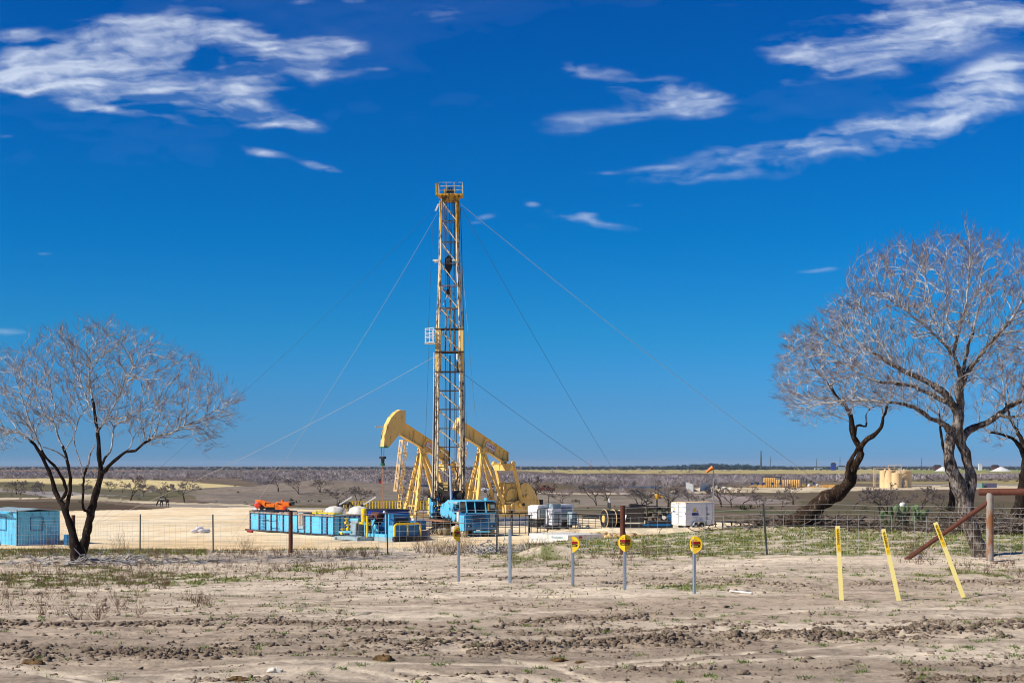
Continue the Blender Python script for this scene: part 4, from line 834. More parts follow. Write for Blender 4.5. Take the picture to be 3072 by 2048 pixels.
    # ladder with safety cage
    for sy in (-1,):
        a = Vector((lx(1236), -1.05, lz(1312))); b = Vector((lx(1212), -1.2, lz(1545))); ld = MB(); w_ = Vector((0.28, .0, 0)) ; wv = Vector((.0, .45, 0))
        for s in (0, 1): ld.bar(a+wv*s, b+wv*s, .06, .05)
        k = 22
        for i in range(k): p = a.lerp(b, (i+.5)/k); ld.bar(p, p+wv, .035, .035)
        lo = ld.build('ladder', 'pump', t)
        cg = MB(); out = Vector((.75, 0, .0)); hoops = [0, .16, .32, .48, .64]
        for q in hoops:
            p = a.lerp(b, q*1.0+.02); pts = [p, p+Vector((.3, -.12, 0)), p+Vector((.62, -.02, 0)), p+Vector((.72, .225, 0)), p+Vector((.62, .47, 0)), p+Vector((.3, .57, 0)), p+wv]
            for i in range(6): cg.bar(pts[i], pts[i+1], .05, .13)
        for off in ((.3, -.12, 0), (.62, -.02, 0), (.72, .225, 0), (.62, .47, 0), (.3, .57, 0)):
            cg.bar(a.lerp(b, .02)+Vector(off), a.lerp(b, .66)+Vector(off), .06, .05)
        cg.build('safety_cage', 'tankcream', lo)
    # equaliser and pitmans
    eq = MB(); ez = lz(1396); ex = lx(1334)
    eq.prism([(-1.42, .30), (1.42, .30), (1.42, .05), (1.1, -.34), (-1.1, -.34), (-1.42, .05)], (ex, 0, ez), (0, 1, 0), sz, -.16, .16)
    for y in (-.42, .42): eq.box((ex+.17, y, ez), (.08, .12, .5))
    eq.box((ex, 0, ez+.31), (.5, 3.0, .06)).box((ex, 0, ez+.48), (.4, .5, .34)).cyl((ex-.3, 0, ez+.62), (ex+.3, 0, ez+.62), .14, 12); eq.build('equaliser', 'pump', t, bevel=.01)
    cx_ = lx(1365); czz = lz(1510)
    for y in (-1.32, 1.32):
        pm_ = MB(); pm_.bar((ex, y, ez+.45), (cx_, y, czz), .16, .34, (0, 1, 0)); pm_.cyl((ex, y-.12, ez+.3), (ex, y+.12, ez+.3), .24, 14); pm_.cyl((cx_, y-.14, czz), (cx_, y+.14, czz), .34, 18)
        po = pm_.build('pitman_arm', 'pump', t); MB().cyl((cx_, y-.2, czz), (cx_, y+.2, czz), .15, 14).build('crank_pin', 'black', po)
        s = 1 if y > 0 else -1; cw = MB(); CW = [(1366,1450),(1376,1443),(1389,1445),(1398,1452),(1426,1500),(1427,1514),(1404,1517),(1386,1509),(1366,1490)]
        poly = [(lx(a_), lz(b_)) for a_, b_ in CW]; y0 = y-.22*s; y1 = y-.62*s
        cw.prism(poly, (0, 0, 0), sx, sz, -max(y0, y1), -min(y0, y1)); co = cw.build('counterweight', 'pump', t, bevel=.03)
        MB().bar((lx(1370), y-.12*s, lz(1482)), (cx_+.1, y-.12*s, czz-.1), .12, .4, (0, 1, 0)).cyl((lx(1383), y-.15*s, lz(1470)), (lx(1383), y-.24*s, lz(1470)), .09, 10).build('crank', 'pump', co)
    gr = MB(); gr.box((lx(1348), 0, lz(1470)), (1.5, 1.15, 1.45)).cyl((lx(1348), -.7, lz(1485)), (lx(1348), .7, lz(1485)), .78, 22).box((lx(1340), 0, lz(1455)), (1.0, .9, .7)); gr.cyl((lx(1383), -1.3, lz(1486)), (lx(1383), 1.3, lz(1486)), .18, 14)
    go = gr.build('gear_reducer', 'pump', t, bevel=.04); MB().box((lx(1330), -.2, lz(1447)), (.6, .4, .3)).build('inspection_cover', 'pump', go, bevel=.02)
    pd = MB(); pd.cyl((lx(1345), 0, 1.0), (lx(1345), 0, lz(1500)), 1.0, 20); pd.box2((lx(1390), -1.05, 1.02), (lx(1318), 1.05, 1.9)); pd.build('pedestal', 'pump', t, bevel=.03)
    gd = MB(); gd.prism([(-1.5, 1.0), (-1.45, lz(1490)), (-.55, lz(1490)), (-.35, 1.0)], (lx(1313), 0, 0), (0, 1, 0), sz, -.06, .06); gdo = gd.build('belt_guard', 'pump', t)
    sl_ = MB()
    for z_, y_ in ((3.0, -.85), (2.6, -.8), (2.1, -.7), (1.6, -.6)): sl_.box((lx(1313)+.07, y_, z_), (.02, .42 if z_ < 3 else .12, .09))
    sl_.build('slot', 'black', gdo)
    dr = MB(); dr.prism([(lx(1330), 1.05), (lx(1335), 1.95), (lx(1352), 2.25), (lx(1420), 2.25), (lx(1412), 1.6), (lx(1402), 1.05)], (0, 1.06, 0), sx, sz, -.08, .08); dr.build('crank_guard', 'pump', t, bevel=.01)
    mo = MB(); mo.box((lx(1435), 0, 1.25), (1.3, 1.3, .4)).cyl((lx(1430), -.4, 1.85), (lx(1430), .5, 1.85), .36, 16).box((lx(1447), .3, 1.9), (.3, .5, .8)); mo.build('drive_motor', 'grease', t)
    return t
X1, Y1 = (1266-CXP)/F*131, 131.0
pumpjack('pumpjack on the left with its whole curved horse head and bridle in view', X1, Y1)
X2, Y2 = (1445-CXP)/F*131.5, 131.5
pumpjack('pumpjack on the right with its beam end behind the mast and counterweight in view', X2, Y2, cut_head=True, brid=False)
# ---- the workover rig
MY = 117.5
rigb = at(1345, 1600, MY); rig = thing('drilling_rig', 'blue truck mounted drilling rig with a tall worn cream lattice mast', 'drilling rig', (rigb.x, MY, 0)); RB = Vector((rigb.x, MY, 0))
def mp_(px, py, dy=0.0): return at(px, py, MY)+Vector((0, dy, 0))-RB
M['girt'] = wornmat('girt_paint', S(150, 126, 96), S(40, 28, 20), .9, 1.4, .6, thr=.42)
# rows of the mast: (py, left x near, left x far, right x near, right x far)
def legs_x(py):
    if py < 985: t = (py-600)/385; return (1326-6*t, 1320-4*t, 1370+4*t, 1375+5*t)
    t = (py-985)/515; return (1318-6*t, 1310-6*t, 1380+3*t, 1387+3*t)
LV_UP = [605, 665, 728, 792, 858, 925, 988]; LV_LO = [988, 1055, 1115, 1172, 1228, 1285, 1341, 1400, 1455, 1500]
DN, DF = -.42, .42
def leg_part(k, lv, dy, r, mt, nm='mast_leg'):
    m = MB(); m.tube([mp_(legs_x(p)[k], p, dy) for p in lv], r, 8); return m.build(nm, mt, rig)
for k, dy, mt in ((0, DN, 'cream'), (1, DF, 'cream'), (2, DN, 'cream'), (3, DF, 'cream')):
    leg_part(k, [600, 650, 700], dy, .08, 'ywgold'); leg_part(k, [700, 792, 988], dy, .085, mt); leg_part(k, LV_LO, dy, .10, mt)
def girts(lv, name, mt):
    for i, p in enumerate(lv):
        x = legs_x(p+.01); a, b, c, e = mp_(x[0], p, DN), mp_(x[1], p, DF), mp_(x[2], p, DN), mp_(x[3], p, DF)
        m = MB(); m.bar(a, c, .06, .075).bar(b, e, .05, .05).bar(a, b, .05, .06).bar(c, e, .05, .06).build(name, mt, rig)
        if i+1 < len(lv):
            q = lv[i+1]; y = legs_x(q); d = MB(); d.tube([mp_(x[0], p, DN), mp_(y[2], q, DN)], .045, 6); d.build('mast_brace', 'cream', rig); d = MB(); d.tube([mp_(x[1], p, DF), mp_(y[3], q, DF)], .03, 6); d.build('mast_brace', 'cream', rig)
girts(LV_UP, 'mast_girt', 'girt'); girts(LV_LO, 'mast_girt', 'girt')
# crown platform
cp = MB(); a = mp_(1312, 590, 0); cp.box(mp_(1352, 588), (2.05, 1.5, .14)); cp.prism([(-.9, 0), (.9, 0), (.55, -.42), (-.55, -.42)], mp_(1350, 590), (1, 0, 0), (0, 0, 1), -.5, .5); cpo = cp.build('crown_platform', 'ywgold', rig, bevel=.01)
rl = MB(); c0 = mp_(1316, 588); W_ = 1.98; D_ = .72
for zz in (.33, .66, .98): 
    for s in (-1, 1): rl.bar(c0+Vector((0, s*D_, zz)), c0+Vector((W_, s*D_, zz)), .026, .026); rl.bar(c0+Vector((0 if s < 0 else W_, -D_, zz)), c0+Vector((0 if s < 0 else W_, D_, zz)), .035, .035)
for x in (0, W_*.33, W_*.66, W_):
    for s in (-1, 1): rl.bar(c0+Vector((x, s*D_, 0)), c0+Vector((x, s*D_, .98)), .04, .04)
rl.build('guard_rail', 'cream', cpo); MB().box(c0+Vector((-.16, -.5, .42)), (.12, .1, 1.05)).build('gate_panel', 'ywgold', cpo)
cr = MB()
for k in range(5): cr.cyl(mp_(1338+k*5, 576, -.3), mp_(1338+k*5+3, 576, -.3), .36, 16)
cr.cyl(mp_(1334, 576, -.3), mp_(1364, 576, -.3), .1, 10); cr.box(mp_(1349, 586), (1.2, .8, .2)); cr.build('crown_block', 'grease', rig)
MB().tube([mp_(1337, 590, -.4), mp_(1337, 570, -.4)], .11, 8).build('crown_cap', 'ywgold', rig)
MB().bar(mp_(1317, 615, -.5), mp_(1307, 636, -.5), .1, .14).build('hanging_sheave', 'offwhite', rig)
# travelling block, hook and lines
tb = MB(); c = mp_(1346, 786, -.05)
tb.lathe(c+Vector((-.2, 0, 0)), (1, 0, 0), [(0, .2), (.05, .36), (.35, .36), (.40, .2)], 20); tb.prism([(-.3, .25), (0, .55), (.3, .25), (.3, -.4), (.12, -.85), (-.12, -.85), (-.3, -.4)], c, (1, 0, 0), (0, 0, 1), -.14, .14); tb.cyl(c+Vector((0, 0, -.8)), c+Vector((0, 0, -1.15)), .12, 12); tb.build('travelling_block', 'black', rig, bevel=.02)
ln = MB()
for x, x2 in ((1335,1338),(1339,1341),(1344,1344),(1349,1347),(1354,1351),(1358,1353)): ln.tube([mp_(x, 590, -.1), mp_(x2, 772, -.05)], .022, 5)
ln.tube([mp_(1363, 590, .1), mp_(1366, 1100, .1), mp_(1372, 1470, .1)], .03, 5).tube([mp_(1333, 590, .1), mp_(1337, 1000, .1), mp_(1333, 1470, .2)], .025, 5).tube([mp_(1361, 590, -.1), mp_(1362, 1000, -.1), mp_(1366, 1470, -.1)], .025, 5).tube([mp_(1341, 1060, .2), mp_(1338, 1480, .2)], .02, 5).tube([mp_(1381, 620, .5), mp_(1391, 1000, .5), mp_(1394, 1480, .5)], .03, 5).tube([mp_(1323, 620, .5), mp_(1312, 1000, .5)], .03, 5)
for dx in (-3, 0, 4): ln.tube([mp_(1344+dx, 812, -.1), mp_(1345+dx, 868, -.1)], .03, 6)
ln.build('hoist_line', 'wire', rig)
hk = MB(); hk.tube([mp_(1344, 868, -.1), mp_(1344, 884, -.1)], [.12, .17], 10); hk.build('hook', 'black', rig)
st = MB(); st.tube([mp_(1350, 862), mp_(1350, 1056)], .085, 8); st.tube([mp_(1338, 925, .2), mp_(1336, 1054, .2)], .07, 8).tube([mp_(1361, 925, .2), mp_(1362, 1054, .2)], .07, 8); st.bar(mp_(1337, 928, .2), mp_(1362, 928, .2), .1, .12); st.bar(mp_(1350, 862), mp_(1329, 916), .06, .06).bar(mp_(1350, 862), mp_(1376, 916), .06, .06); st.build('racking_tube', 'cream', rig)
MB().tube([mp_(1350, 1066), mp_(1350, 1260), mp_(1346, 1480)], .055, 8).build('tubing_string', 'black', rig)
# splice boxes between the sections
for (xa, xb) in ((1307, 1323), (1376, 1391)):
    sb = MB(); sb.box2(mp_(xa, 985, -.5), mp_(xb, 1054, -.05)); sb.build('mast_splice', 'pump', rig, bevel=.01)
    sb = MB(); sb.box2(mp_(xa, 1056, -.3), mp_(xb, 1113, .35)); sb.build('mast_splice', 'pump', rig, bevel=.01)
hp = MB()
for y in (986, 1056, 1114): hp.box2(mp_(1306, y, -.55), mp_(1392, y+3, -.45)).box2(mp_(1306, y, .45), mp_(1392, y+3, .55))
hp.build('splice_plate', 'darkrust', rig)
MB().tube([mp_(1373, 1062, -.5), mp_(1373, 1080, -.5)], .09, 8).build('white_lamp', 'offwhite', rig); MB().tube([mp_(1373, 1086, -.5), mp_(1373, 1118, -.5)], .09, 8).build('dark_lamp', 'black', rig)
# rod basket on the left
rb = MB(); b0 = mp_(1277, 1030, -.3)
for z_ in (0, .45, .75, 1.15):
    rb.bar(b0+Vector((0, -.35, z_)), b0+Vector((.7, -.55, z_+.08)), .05, .05).bar(b0+Vector((0, -.35, z_)), b0+Vector((0, .6, z_)), .05, .05).bar(b0+Vector((.7, -.55, z_+.08)), b0+Vector((1.1, .3, z_+.05)), .04, .04).bar(b0+Vector((0, .6, z_)), b0+Vector((1.1, .6, z_)), .04, .04)
for p in ((0, -.35), (.36, -.45), (.7, -.55), (0, .6), (.55, .6)): rb.bar(b0+Vector((p[0], p[1], 0)), b0+Vector((p[0], p[1], 1.2)), .05, .05)
rbo = rb.build('rod_basket', 'white', rig); MB().box(b0+Vector((.5, .05, -.02)), (1.1, .95, .06)).build('basket_floor', 'offwhite', rbo)
fl = MB(); fl.box(mp_(1308, 782, -.2), (.5, .3, .12)).cyl(mp_(1304, 786, -.3), mp_(1314, 784, -.3), .13, 10).box(mp_(1366, 782, -.2), (.55, .3, .1)); fl.build('side_lamp', 'offwhite', rig)
# ladder up the near left leg
ldr = MB(); 
for dx in (0, 9): ldr.tube([mp_(1301+dx, 1054, .5), mp_(1296+dx, 1500, .5)], .03, 6)
for i in range(60):
    f_ = (i+.5)/60; y_ = 1054+446*f_; ldr.bar(mp_(1301-5*f_, y_, .5), mp_(1310-5*f_, y_, .5), .03, .03)
ldr.build('mast_ladder', 'offwhite', rig)
hs_ = MB(); hs_.tube([mp_(1306, 1160, -.5), mp_(1304, 1300, -.5), mp_(1300, 1480, -.5), mp_(1298, 1600, -.5)], .06, 8); hs_.tube([mp_(1307, 990, .5), mp_(1300, 1300, .6), mp_(1299, 1590, .5)], .045, 6)
hs_.build('black_hose', 'black', rig)
MB().cyl(mp_(1352, 1400, -1.0), mp_(1357, 1506, -1.6), .115, 14).cyl(mp_(1351, 1396, -1), mp_(1352, 1404, -1), .15, 12).build('raising_ram', 'silver', rig)
# lower mast clutter: hoses, drawworks guard, winch
cl = MB()
for (pts) in ([(1386,1462),(1396,1480),(1388,1500),(1378,1490)], [(1368,1440),(1372,1475),(1384,1492),(1392,1470)], [(1312,1445),(1330,1460),(1345,1500)], [(1375,1430),(1362,1470),(1340,1505)], [(1366,1400),(1380,1440),(1372,1500)], [(1318,1460),(1316,1500),(1320,1540)], [(1330,1455),(1333,1520),(1330,1560)]):
    cl.tube([mp_(a_, b_, -.8) for a_, b_ in pts], .035, 6)
cl.build('hydraulic_hose', 'black', rig)
dwk = MB(); dwk.box2(mp_(1318, 1478, -.4), mp_(1392, 1512, 1.0)); dwk.cyl(mp_(1330, 1490, -.8), mp_(1386, 1490, -.8), .55, 18); dwk.build('winch_frame', 'grease', rig)
wr2 = MB(); wr2.box2(mp_(1315, 1446, -.3), mp_(1345, 1480, .6)); wr2.build('yellow_guard', 'pump', rig, bevel=.03)
wr3 = MB()
for (xa, xb) in ((1306, 1312), (1330, 1336)): wr3.box2(mp_(xa, 1470, -.9), mp_(xb, 1600, -.7))
wr3.build('rear_post', 'darkrust', rig)
# truck body, local frame: x forward (towards camera right), y to its left side as seen from the driver
th_ = R(22); fwd = Vector((sin(th_), -cos(th_), 0)); lft = Vector((-cos(th_), -sin(th_), 0))      # lft: the sunlit side, image left
cfront = at(1443, 1600, 109.0); TC = Vector((cfront.x, 109.0, 0))-RB                                # middle of the front face at ground
def T(f, l, z): return TC-fwd*f+lft*l+Vector((0, 0, z))
TM = Matrix((fwd, -lft, Vector((0, 0, 1)))).transposed().to_4x4()
def tbx(mb, f0, f1, l0, l1, z0, z1): mb.box(T((f0+f1)/2, (l0+l1)/2, (z0+z1)/2), (abs(f1-f0), abs(l1-l0), abs(z1-z0)), mt=TM); return mb
ch = MB(); tbx(ch, .4, 8.9, -.55, -.3, .75, 1.05); tbx(ch, .4, 8.9, .3, .55, .75, 1.05); tbx(ch, 1.9, 9.0, -1.2, 1.2, 1.1, 1.22); ch.build('chassis', 'black', rig)
HW = 1.28
lw = MB(); pr_ = [(0, .62), (-.06, 1.0), (-.02, 1.9), (1.5, 1.9), (1.5, .62)]      # f,z profile of the cab lower body
lw.prism([(a_, b_) for a_, b_ in pr_], T(0, 0, 0), -fwd, (0, 0, 1), -HW, HW); cab = lw.build('cab_body', 'blued', rig, bevel=.05)
rp = MB(); tbx(rp, .25, 1.6, -HW, HW-.1, 2.78, 2.86); rp.build('cab_roof', 'blue', rig, bevel=.03)
pil = MB()
for l0 in (-HW+.04, -.45, .42, HW-.16): pil.bar(T(.02, l0, 1.9), T(.32, l0, 2.8), .07, .08)
for l0 in (-HW+.04, HW-.16): pil.bar(T(1.5, l0, 1.9), T(1.5, l0, 2.8), .07, .08)
pil.bar(T(.02, -HW, 1.92), T(.02, HW, 1.92), .08, .06); pil.build('cab_pillar', 'blue', rig)
gls = MB(); gls.bar(T(.17, 0, 1.96), T(.34, 0, 2.76), 2.3, .015, tuple(fwd)); gls.build('windscreen', 'glass', rig); 
gls = MB(); tbx(gls, .3, 1.45, HW-.12, HW-.1, 1.95, 2.74); gls.build('side_window', 'glass', rig); gls = MB(); tbx(gls, .3, 1.45, -HW+.05, -HW+.07, 1.95, 2.74); gls.build('side_window', 'glass', rig)
ow = MB(); tbx(ow, -.04, .0, -1.2, -.5, 1.98, 2.72); owf = ow.build('operator_window_frame', 'black', rig, bevel=.05); MB().box(T(-.05, -.93, 2.42), (.02, .34, .3), mt=TM).build('reflection_pane', 'greyblue', owf); MB().box(T(-.05, -.6, 2.35), (.02, .12, .5), mt=TM).build('yellow_strip', 'logoyel', owf)
gr = MB()
for z_ in (1.72, 1.58, 1.44, 1.30): tbx(gr, -.075, -.03, -.35, .75, z_-.035, z_+.02)
gr.build('grille_slat', 'black', rig)
MB().box(T(-.065, -.93, 1.5), (.02, .36, .62), mt=TM).build('data_plate', 'greyblue', rig)
for l_ in (.95, -.95):
    hl = MB(); hl.box(T(-.05, l_, .92), (.06, .36, .14), mt=TM); ho = hl.build('headlight', 'black', rig, bevel=.02); MB().cyl(T(-.075, l_+.08, .92), T(-.1, l_+.08, .92), .055, 12).build('headlight_lens', 'chrome', ho)
bp_ = MB(); tbx(bp_, -.12, .1, -.75, .6, .42, .56); bp_.build('bumper', 'blue', rig, bevel=.03)
sg = MB(); tbx(sg, .1, 1.1, HW-.02, HW+.1, .55, 1.75); sg.build('side_panel', 'blue', rig, bevel=.04)
MB().cyl(T(.9, .1, 1.95), T(.9, .1, 2.12), .22, 14).build('blue_bucket', 'royal', rig)
for f_ in (.6, .9): MB().cyl(T(f_, -.7, 2.86), T(f_, -.7, 3.05), .1, 10, .13).build('roof_lamp', 'blue', rig)
tk = MB(); tk.cyl(T(2.1, 1.0, 1.22), T(2.1, 1.0, 1.95), .22, 14); tk.build('white_canister', 'offwhite', rig); MB().cyl(T(1.8, 1.05, 1.95), T(1.8, 1.05, 2.12), .12, 10).build('red_cap', 'red', rig)
# engine, drums and housings behind the cab
eg = MB(); tbx(eg, 1.7, 3.3, -1.0, .6, 1.25, 2.3); eg.build('engine', 'grease', rig, bevel=.04)
rk = MB(); tbx(rk, 1.5, 4.6, -1.1, 1.1, 2.72, 2.84); rk.build('top_deck', 'blue', rig); 
for f_ in (1.9, 2.8, 3.7, 4.5):
    for l_ in (-1.05, 1.05): MB().bar(T(f_, l_, 1.22), T(f_, l_, 2.75), .07, .07).build('deck_post', 'blue', rig)
pi_ = MB(); pi_.cyl(T(2.0, 1.1, 2.62), T(4.2, 1.1, 2.62), .11, 12); pi_.build('exhaust_pipe', 'greyblue', rig)
for (f_, z_, r_, ll) in ((3.6, 1.75, .36, 'drum_guard'), (4.6, 2.05, .72, 'drum_guard'), (5.5, 1.95, .62, 'drum_guard'), (2.9, 1.55, .42, 'drum_guard'), (3.4, 2.35, .42, 'drum_guard')):
    d_ = MB(); d_.lathe(T(f_, .55, z_), lft, [(0, r_*.96), (.12, r_), (.55, r_), (.66, r_*.9), (.70, r_*.5)], 26); d_.build(ll, 'blue', rig, smooth=True)
dd_ = MB(); dd_.cyl(T(4.9, -1.0, 1.9), T(4.9, .5, 1.9), .5, 20); tbx(dd_, 3.9, 6.4, -1.1, .4, 1.22, 2.2); dd_.build('drawworks', 'grease', rig)
bt = MB(); tbx(bt, 3.6, 8.0, 1.0, 1.9, 1.12, 1.18); bt.build('catwalk_board', 'brownwood', rig)
rs = MB(); tbx(rs, 7.2, 9.0, -1.1, 1.1, 1.22, 1.9); rs.build('rear_frame', 'grease', rig, bevel=.03); bc = MB(); bc.cyl(T(8.6, 1.15, 1.4), T(8.6, 1.15, 2.9), .13, 10).cyl(T(8.1, 1.15, 1.3), T(8.1, 1.15, 2.3), .12, 10); tbx(bc, 7.9, 8.9, .9, 1.2, 2.3, 2.6); bc.build('levelling_jack', 'blue', rig)
def wheel(c, ax, r, w, mt='mudtyre', parent=rig, rim='chrome', rimf=.5):
    ax = Vector(ax).normalized(); m = MB(); m.lathe(Vector(c)-ax*w/2, ax, [(0, r*.62), (.02*w/.3, r*.9), (w*.14, r*.985), (w*.3, r), (w*.7, r), (w*.86, r*.985), (w-.02, r*.9), (w, r*.62)], 28); wo = m.build('wheel', mt, parent, smooth=True)
    k = MB(); k.lathe(Vector(c)-ax*(w/2+.012), ax, [(0, r*rimf*.35), (.01, r*rimf*.5), (.03, r*rimf), (w-.0, r*rimf), (w+.014, r*rimf*.5), (w+.024, r*rimf*.35)], 18); k.build('rim', rim, wo, smooth=True)
for f_ in (.75, 2.15):
    for s in (1, -1): wheel(T(f_, s*1.08, .53), lft, .53, .36, rim='offwhite')
for f_ in (4.9, 6.1, 7.3):
    for s in (1, -1): wheel(T(f_, s*1.05, .53), lft, .53, .5, rim='greyblue')
fd = MB(); tbx(fd, .1, 2.6, 1.0, 1.4, 1.12, 1.2); tbx(fd, 4.3, 7.9, .8, 1.35, 1.05, 1.12); fd.build('mudguard', 'mudtyre', rig, bevel=.03)
rg_ = random.Random(8)
for nm, mt, n_, (fa, fb), (la, lb), (za, zb), sz in (('deck_machinery', 'black', 70, (1.7, 8.6), (-1.1, 1.15), (1.2, 2.7), .32), ('blue_fitting', 'blued', 26, (1.7, 8.6), (.6, 1.25), (1.25, 2.9), .26), ('rusty_fitting', 'darkrust', 30, (4.2, 9.0), (.5, 1.3), (1.2, 3.2), .24)):
    m = MB(); c0_ = None
    for k in range(n_):
        c_ = T(rg_.uniform(fa, fb), rg_.uniform(la, lb), rg_.uniform(za, zb)); m.box(c_, (rg_.uniform(.05, sz), rg_.uniform(.05, sz), rg_.uniform(.05, sz*1.2)), mt=TM)
        if nm == 'blue_fitting': m.build(nm, mt, rig); m = MB(); continue
        if k % 4 == 0: c2_ = c_+Vector((rg_.uniform(-.8, .8), rg_.uniform(-.5, .5), rg_.uniform(-.5, .9))); m.tube([c_, (c_+c2_)/2+Vector((0, 0, -.15)), c2_], .03, 5)
    if m.v: m.build(nm, mt, rig)
# guy wires, each its own thing
def guy(label, p0, p1, mt, r=.017, sag=.6):
    p0 = Vector(p0); p1 = Vector(p1); pts = [p0.lerp(p1, i/14)-Vector((0, 0, sag*4*(i/14)*(1-i/14))) for i in range(15)]; m = MB(); m.tube([p-p0 for p in pts], r, 5)
    o = m.build('guy_wire', mt, None, loc=p0); tag(o, label, 'guy wire', 'guy wires of the drilling mast'); return o
top_l = at(1316, 612, MY); top_r = at(1382, 612, MY); mid_l = at(1306, 1068, MY); mid_r = at(1392, 1122, MY)
an = ong(287, 136); guy('dark guy wire from the mast top down to the left anchor behind the left tree', top_l, an, 'wire', .008)
guy('pale guy wire from the mast middle down to the left anchor', mid_l, an+Vector((.1, 0, 0)), 'wirew', .011)
guy('guy wire from the mast top down left past the mud tank', at(1312, 640, MY), ong(676, 95.5), 'wirew', .008)
guy('pale long guy wire from the mast top down right past the windsock', top_r, ong(2610, 150), 'offwhite', .018)
guy('dark guy wire from the mast top down right above the pumpjack', at(1384, 622, MY), ong(1900, 235), 'wire', .015)
guy('dark guy wire from the mast splice down right over the right pumpjack', mid_r, ong(1960, 225), 'wire', .016)
guy('thin line beside the left mast leg up to the rod basket', at(1300, 640, MY+1), at(1283, 1030, MY+1), 'wire', .012, .1)
guy('thin line hanging below the rod basket to the deck', at(1287, 1030, MY+1), at(1270, 1500, MY+1), 'wire', .011, .0)
guy('pale line beside the right mast leg to the deck', at(1386, 790, MY+1), at(1428, 1270, MY+2), 'wirew', .012, .1)
guy('thin dark line right of the mast ending at the truck', at(1390, 985, MY+1), at(1402, 1350, MY+1), 'wire', .010, .0)
# ------------------------------------------------------------------ tanks, sheds, trailers and loose equipment on the pad
def site(name, label, cat, px, Y, rz=RZ_A, group=None, dz=0):
    X = (px-CXP)/F*Y; return thing(name, label, cat, (X, Y, gz(X, Y)+dz), rz, group)
# local frame with rz = RZ_A: +x = A (left/camera), +y = (perp) ; B = -y
# mud tank: origin at the near right corner of the long lit face (px 1003, Y 111)
t = site('mud_tank', 'long sky blue steel mud tank with upright ribs and ladders', 'mud tank', 1003, 111.2)
Lg, Wd, Hh = 12.7, 2.5, 1.58      # long face runs along local +y (perp of A) away to the left
# local axes: x=A (outward normal of the long face); -y = B. The long face lies in x=0 running from y=0 (right end) to y=+L? direction left-away = -B = +y
b = MB(); b.box2((-Wd, 0, .12), (0, Lg, Hh)); bo = b.build('tank_body', 'blue', t)
rb_ = MB()
ys_ = [.02, .95, 1.7, 3.3, 4.2, 5.2, 6.3, 7.4, 8.4, 9.3, 10.2, 11.2, 12.65]
rb = None
for y in ys_: MB().box((.05, y, .95), (.1, .09, 1.6)).build('rib', 'purple', t)
MB().box2((-.0, -.15, .02), (.16, Lg+.6, .16)).box2((-Wd-.1, -.15, .02), (-Wd+.1, Lg+.6, .16)).build('skid_rail', 'black', t)
MB().box2((-.06, -.05, Hh-.02), (.12, Lg+.05, Hh+.09)).box2((-Wd-.08, -.05, Hh-.02), (-Wd+.08, Lg+.05, Hh+.09)).box2((-Wd, -.1, Hh-.02), (0, .0, Hh+.09)).build('top_rim', 'rustor', t)
for y in (1.25, 10.6):
    m = MB(); 
    for s in (0, .5): m.bar((.1, y+s-.25, .1), (.1, y+s-.25, Hh+.1), .04, .04)
    for k in range(7): m.bar((.1, y-.25, .25+k*.24), (.1, y+.25, .25+k*.24), .03, .03)
    m.build('ladder', 'blued', t)
MB().box((.04, 4.75, 1.1), (.06, .78, 1.3)).build('door_panel', 'greyblue', t); w_ = MB().box((.08, 4.75, 1.15), (.05, .62, .82)); wo = w_.build('hatch', 'rustor', t); m = MB()
for k in (-.2, 0, .2): m.box((.11, 4.75+k, 1.15), (.02, .03, .8))
m.build('hatch_bar', 'offwhite', wo)
m = MB(); m.bar((.1, 9.55, 1.0), (.75, 9.55, 1.0), .05, .05).bar((.1, 8.3, 1.0), (.75, 8.3, 1.0), .05, .05).bar((.75, 8.3, 1.0), (.75, 9.55, 1.0), .05, .05); m.build('shelf_bracket', 'black', t)
m = MB(); m.box((-1.3, 11.0, Hh+.14), (2.3, 3.6, .1)); m.build('walkway_board', 'tarp', t); MB().box((-1.2, 6.8, Hh+.12), (2.2, 3.0, .07)).build('walkway_board', 'rustor', t)
m = MB(); m.box((-1.0, 2.5, Hh+.16), (.8, 3.2, .12)).tube([(-.5, 3.4, Hh), (-.5, 3.2, Hh+.4), (-.5, 2.4, Hh+.35)], .05, 8); m.build('yellow_walkway', 'yellow', t)
for k in range(5):
    m = MB(); m.box2((-Wd+.1+k*.46, -.1, .15), (-Wd+.2+k*.46, .0, Hh)); m.build('end_rib', 'blued', t)
for k in (0, .35): MB().cyl((-.6, 7.6+k, Hh), (-.6, 7.6+k, Hh+.38), .07, 8).build('top_valve', 'black', t)
MB().box((-.4, Lg+.15, 1.4), (.3, .25, .32)).build('junction_box', 'royal', t); MB().box((-.4, Lg+.12, .75), (.08, .1, 1.0)).build('cable_duct', 'black', t)
# dark blue tank behind its end
t = site('royal_blue_tank', 'dark royal blue tank behind the right end of the sky blue mud tank', 'tank', 1118, 114.6)
MB().box2((-2.2, -1.9, .1), (0, 1.2, 1.95)).build('tank_body', 'royal', t); MB().box2((-2.3, -2.0, 1.95), (.08, 1.3, 2.03)).build('rim', 'black', t)
m = MB()
for k in range(9): m.box((.03, -1.6+k*.33, 1.1), (.06, .06, 1.5))
m.build('rib', 'purple', t); MB().box2((-.03, -1.9, .02), (.1, 1.2, .14)).build('skid', 'black', t)
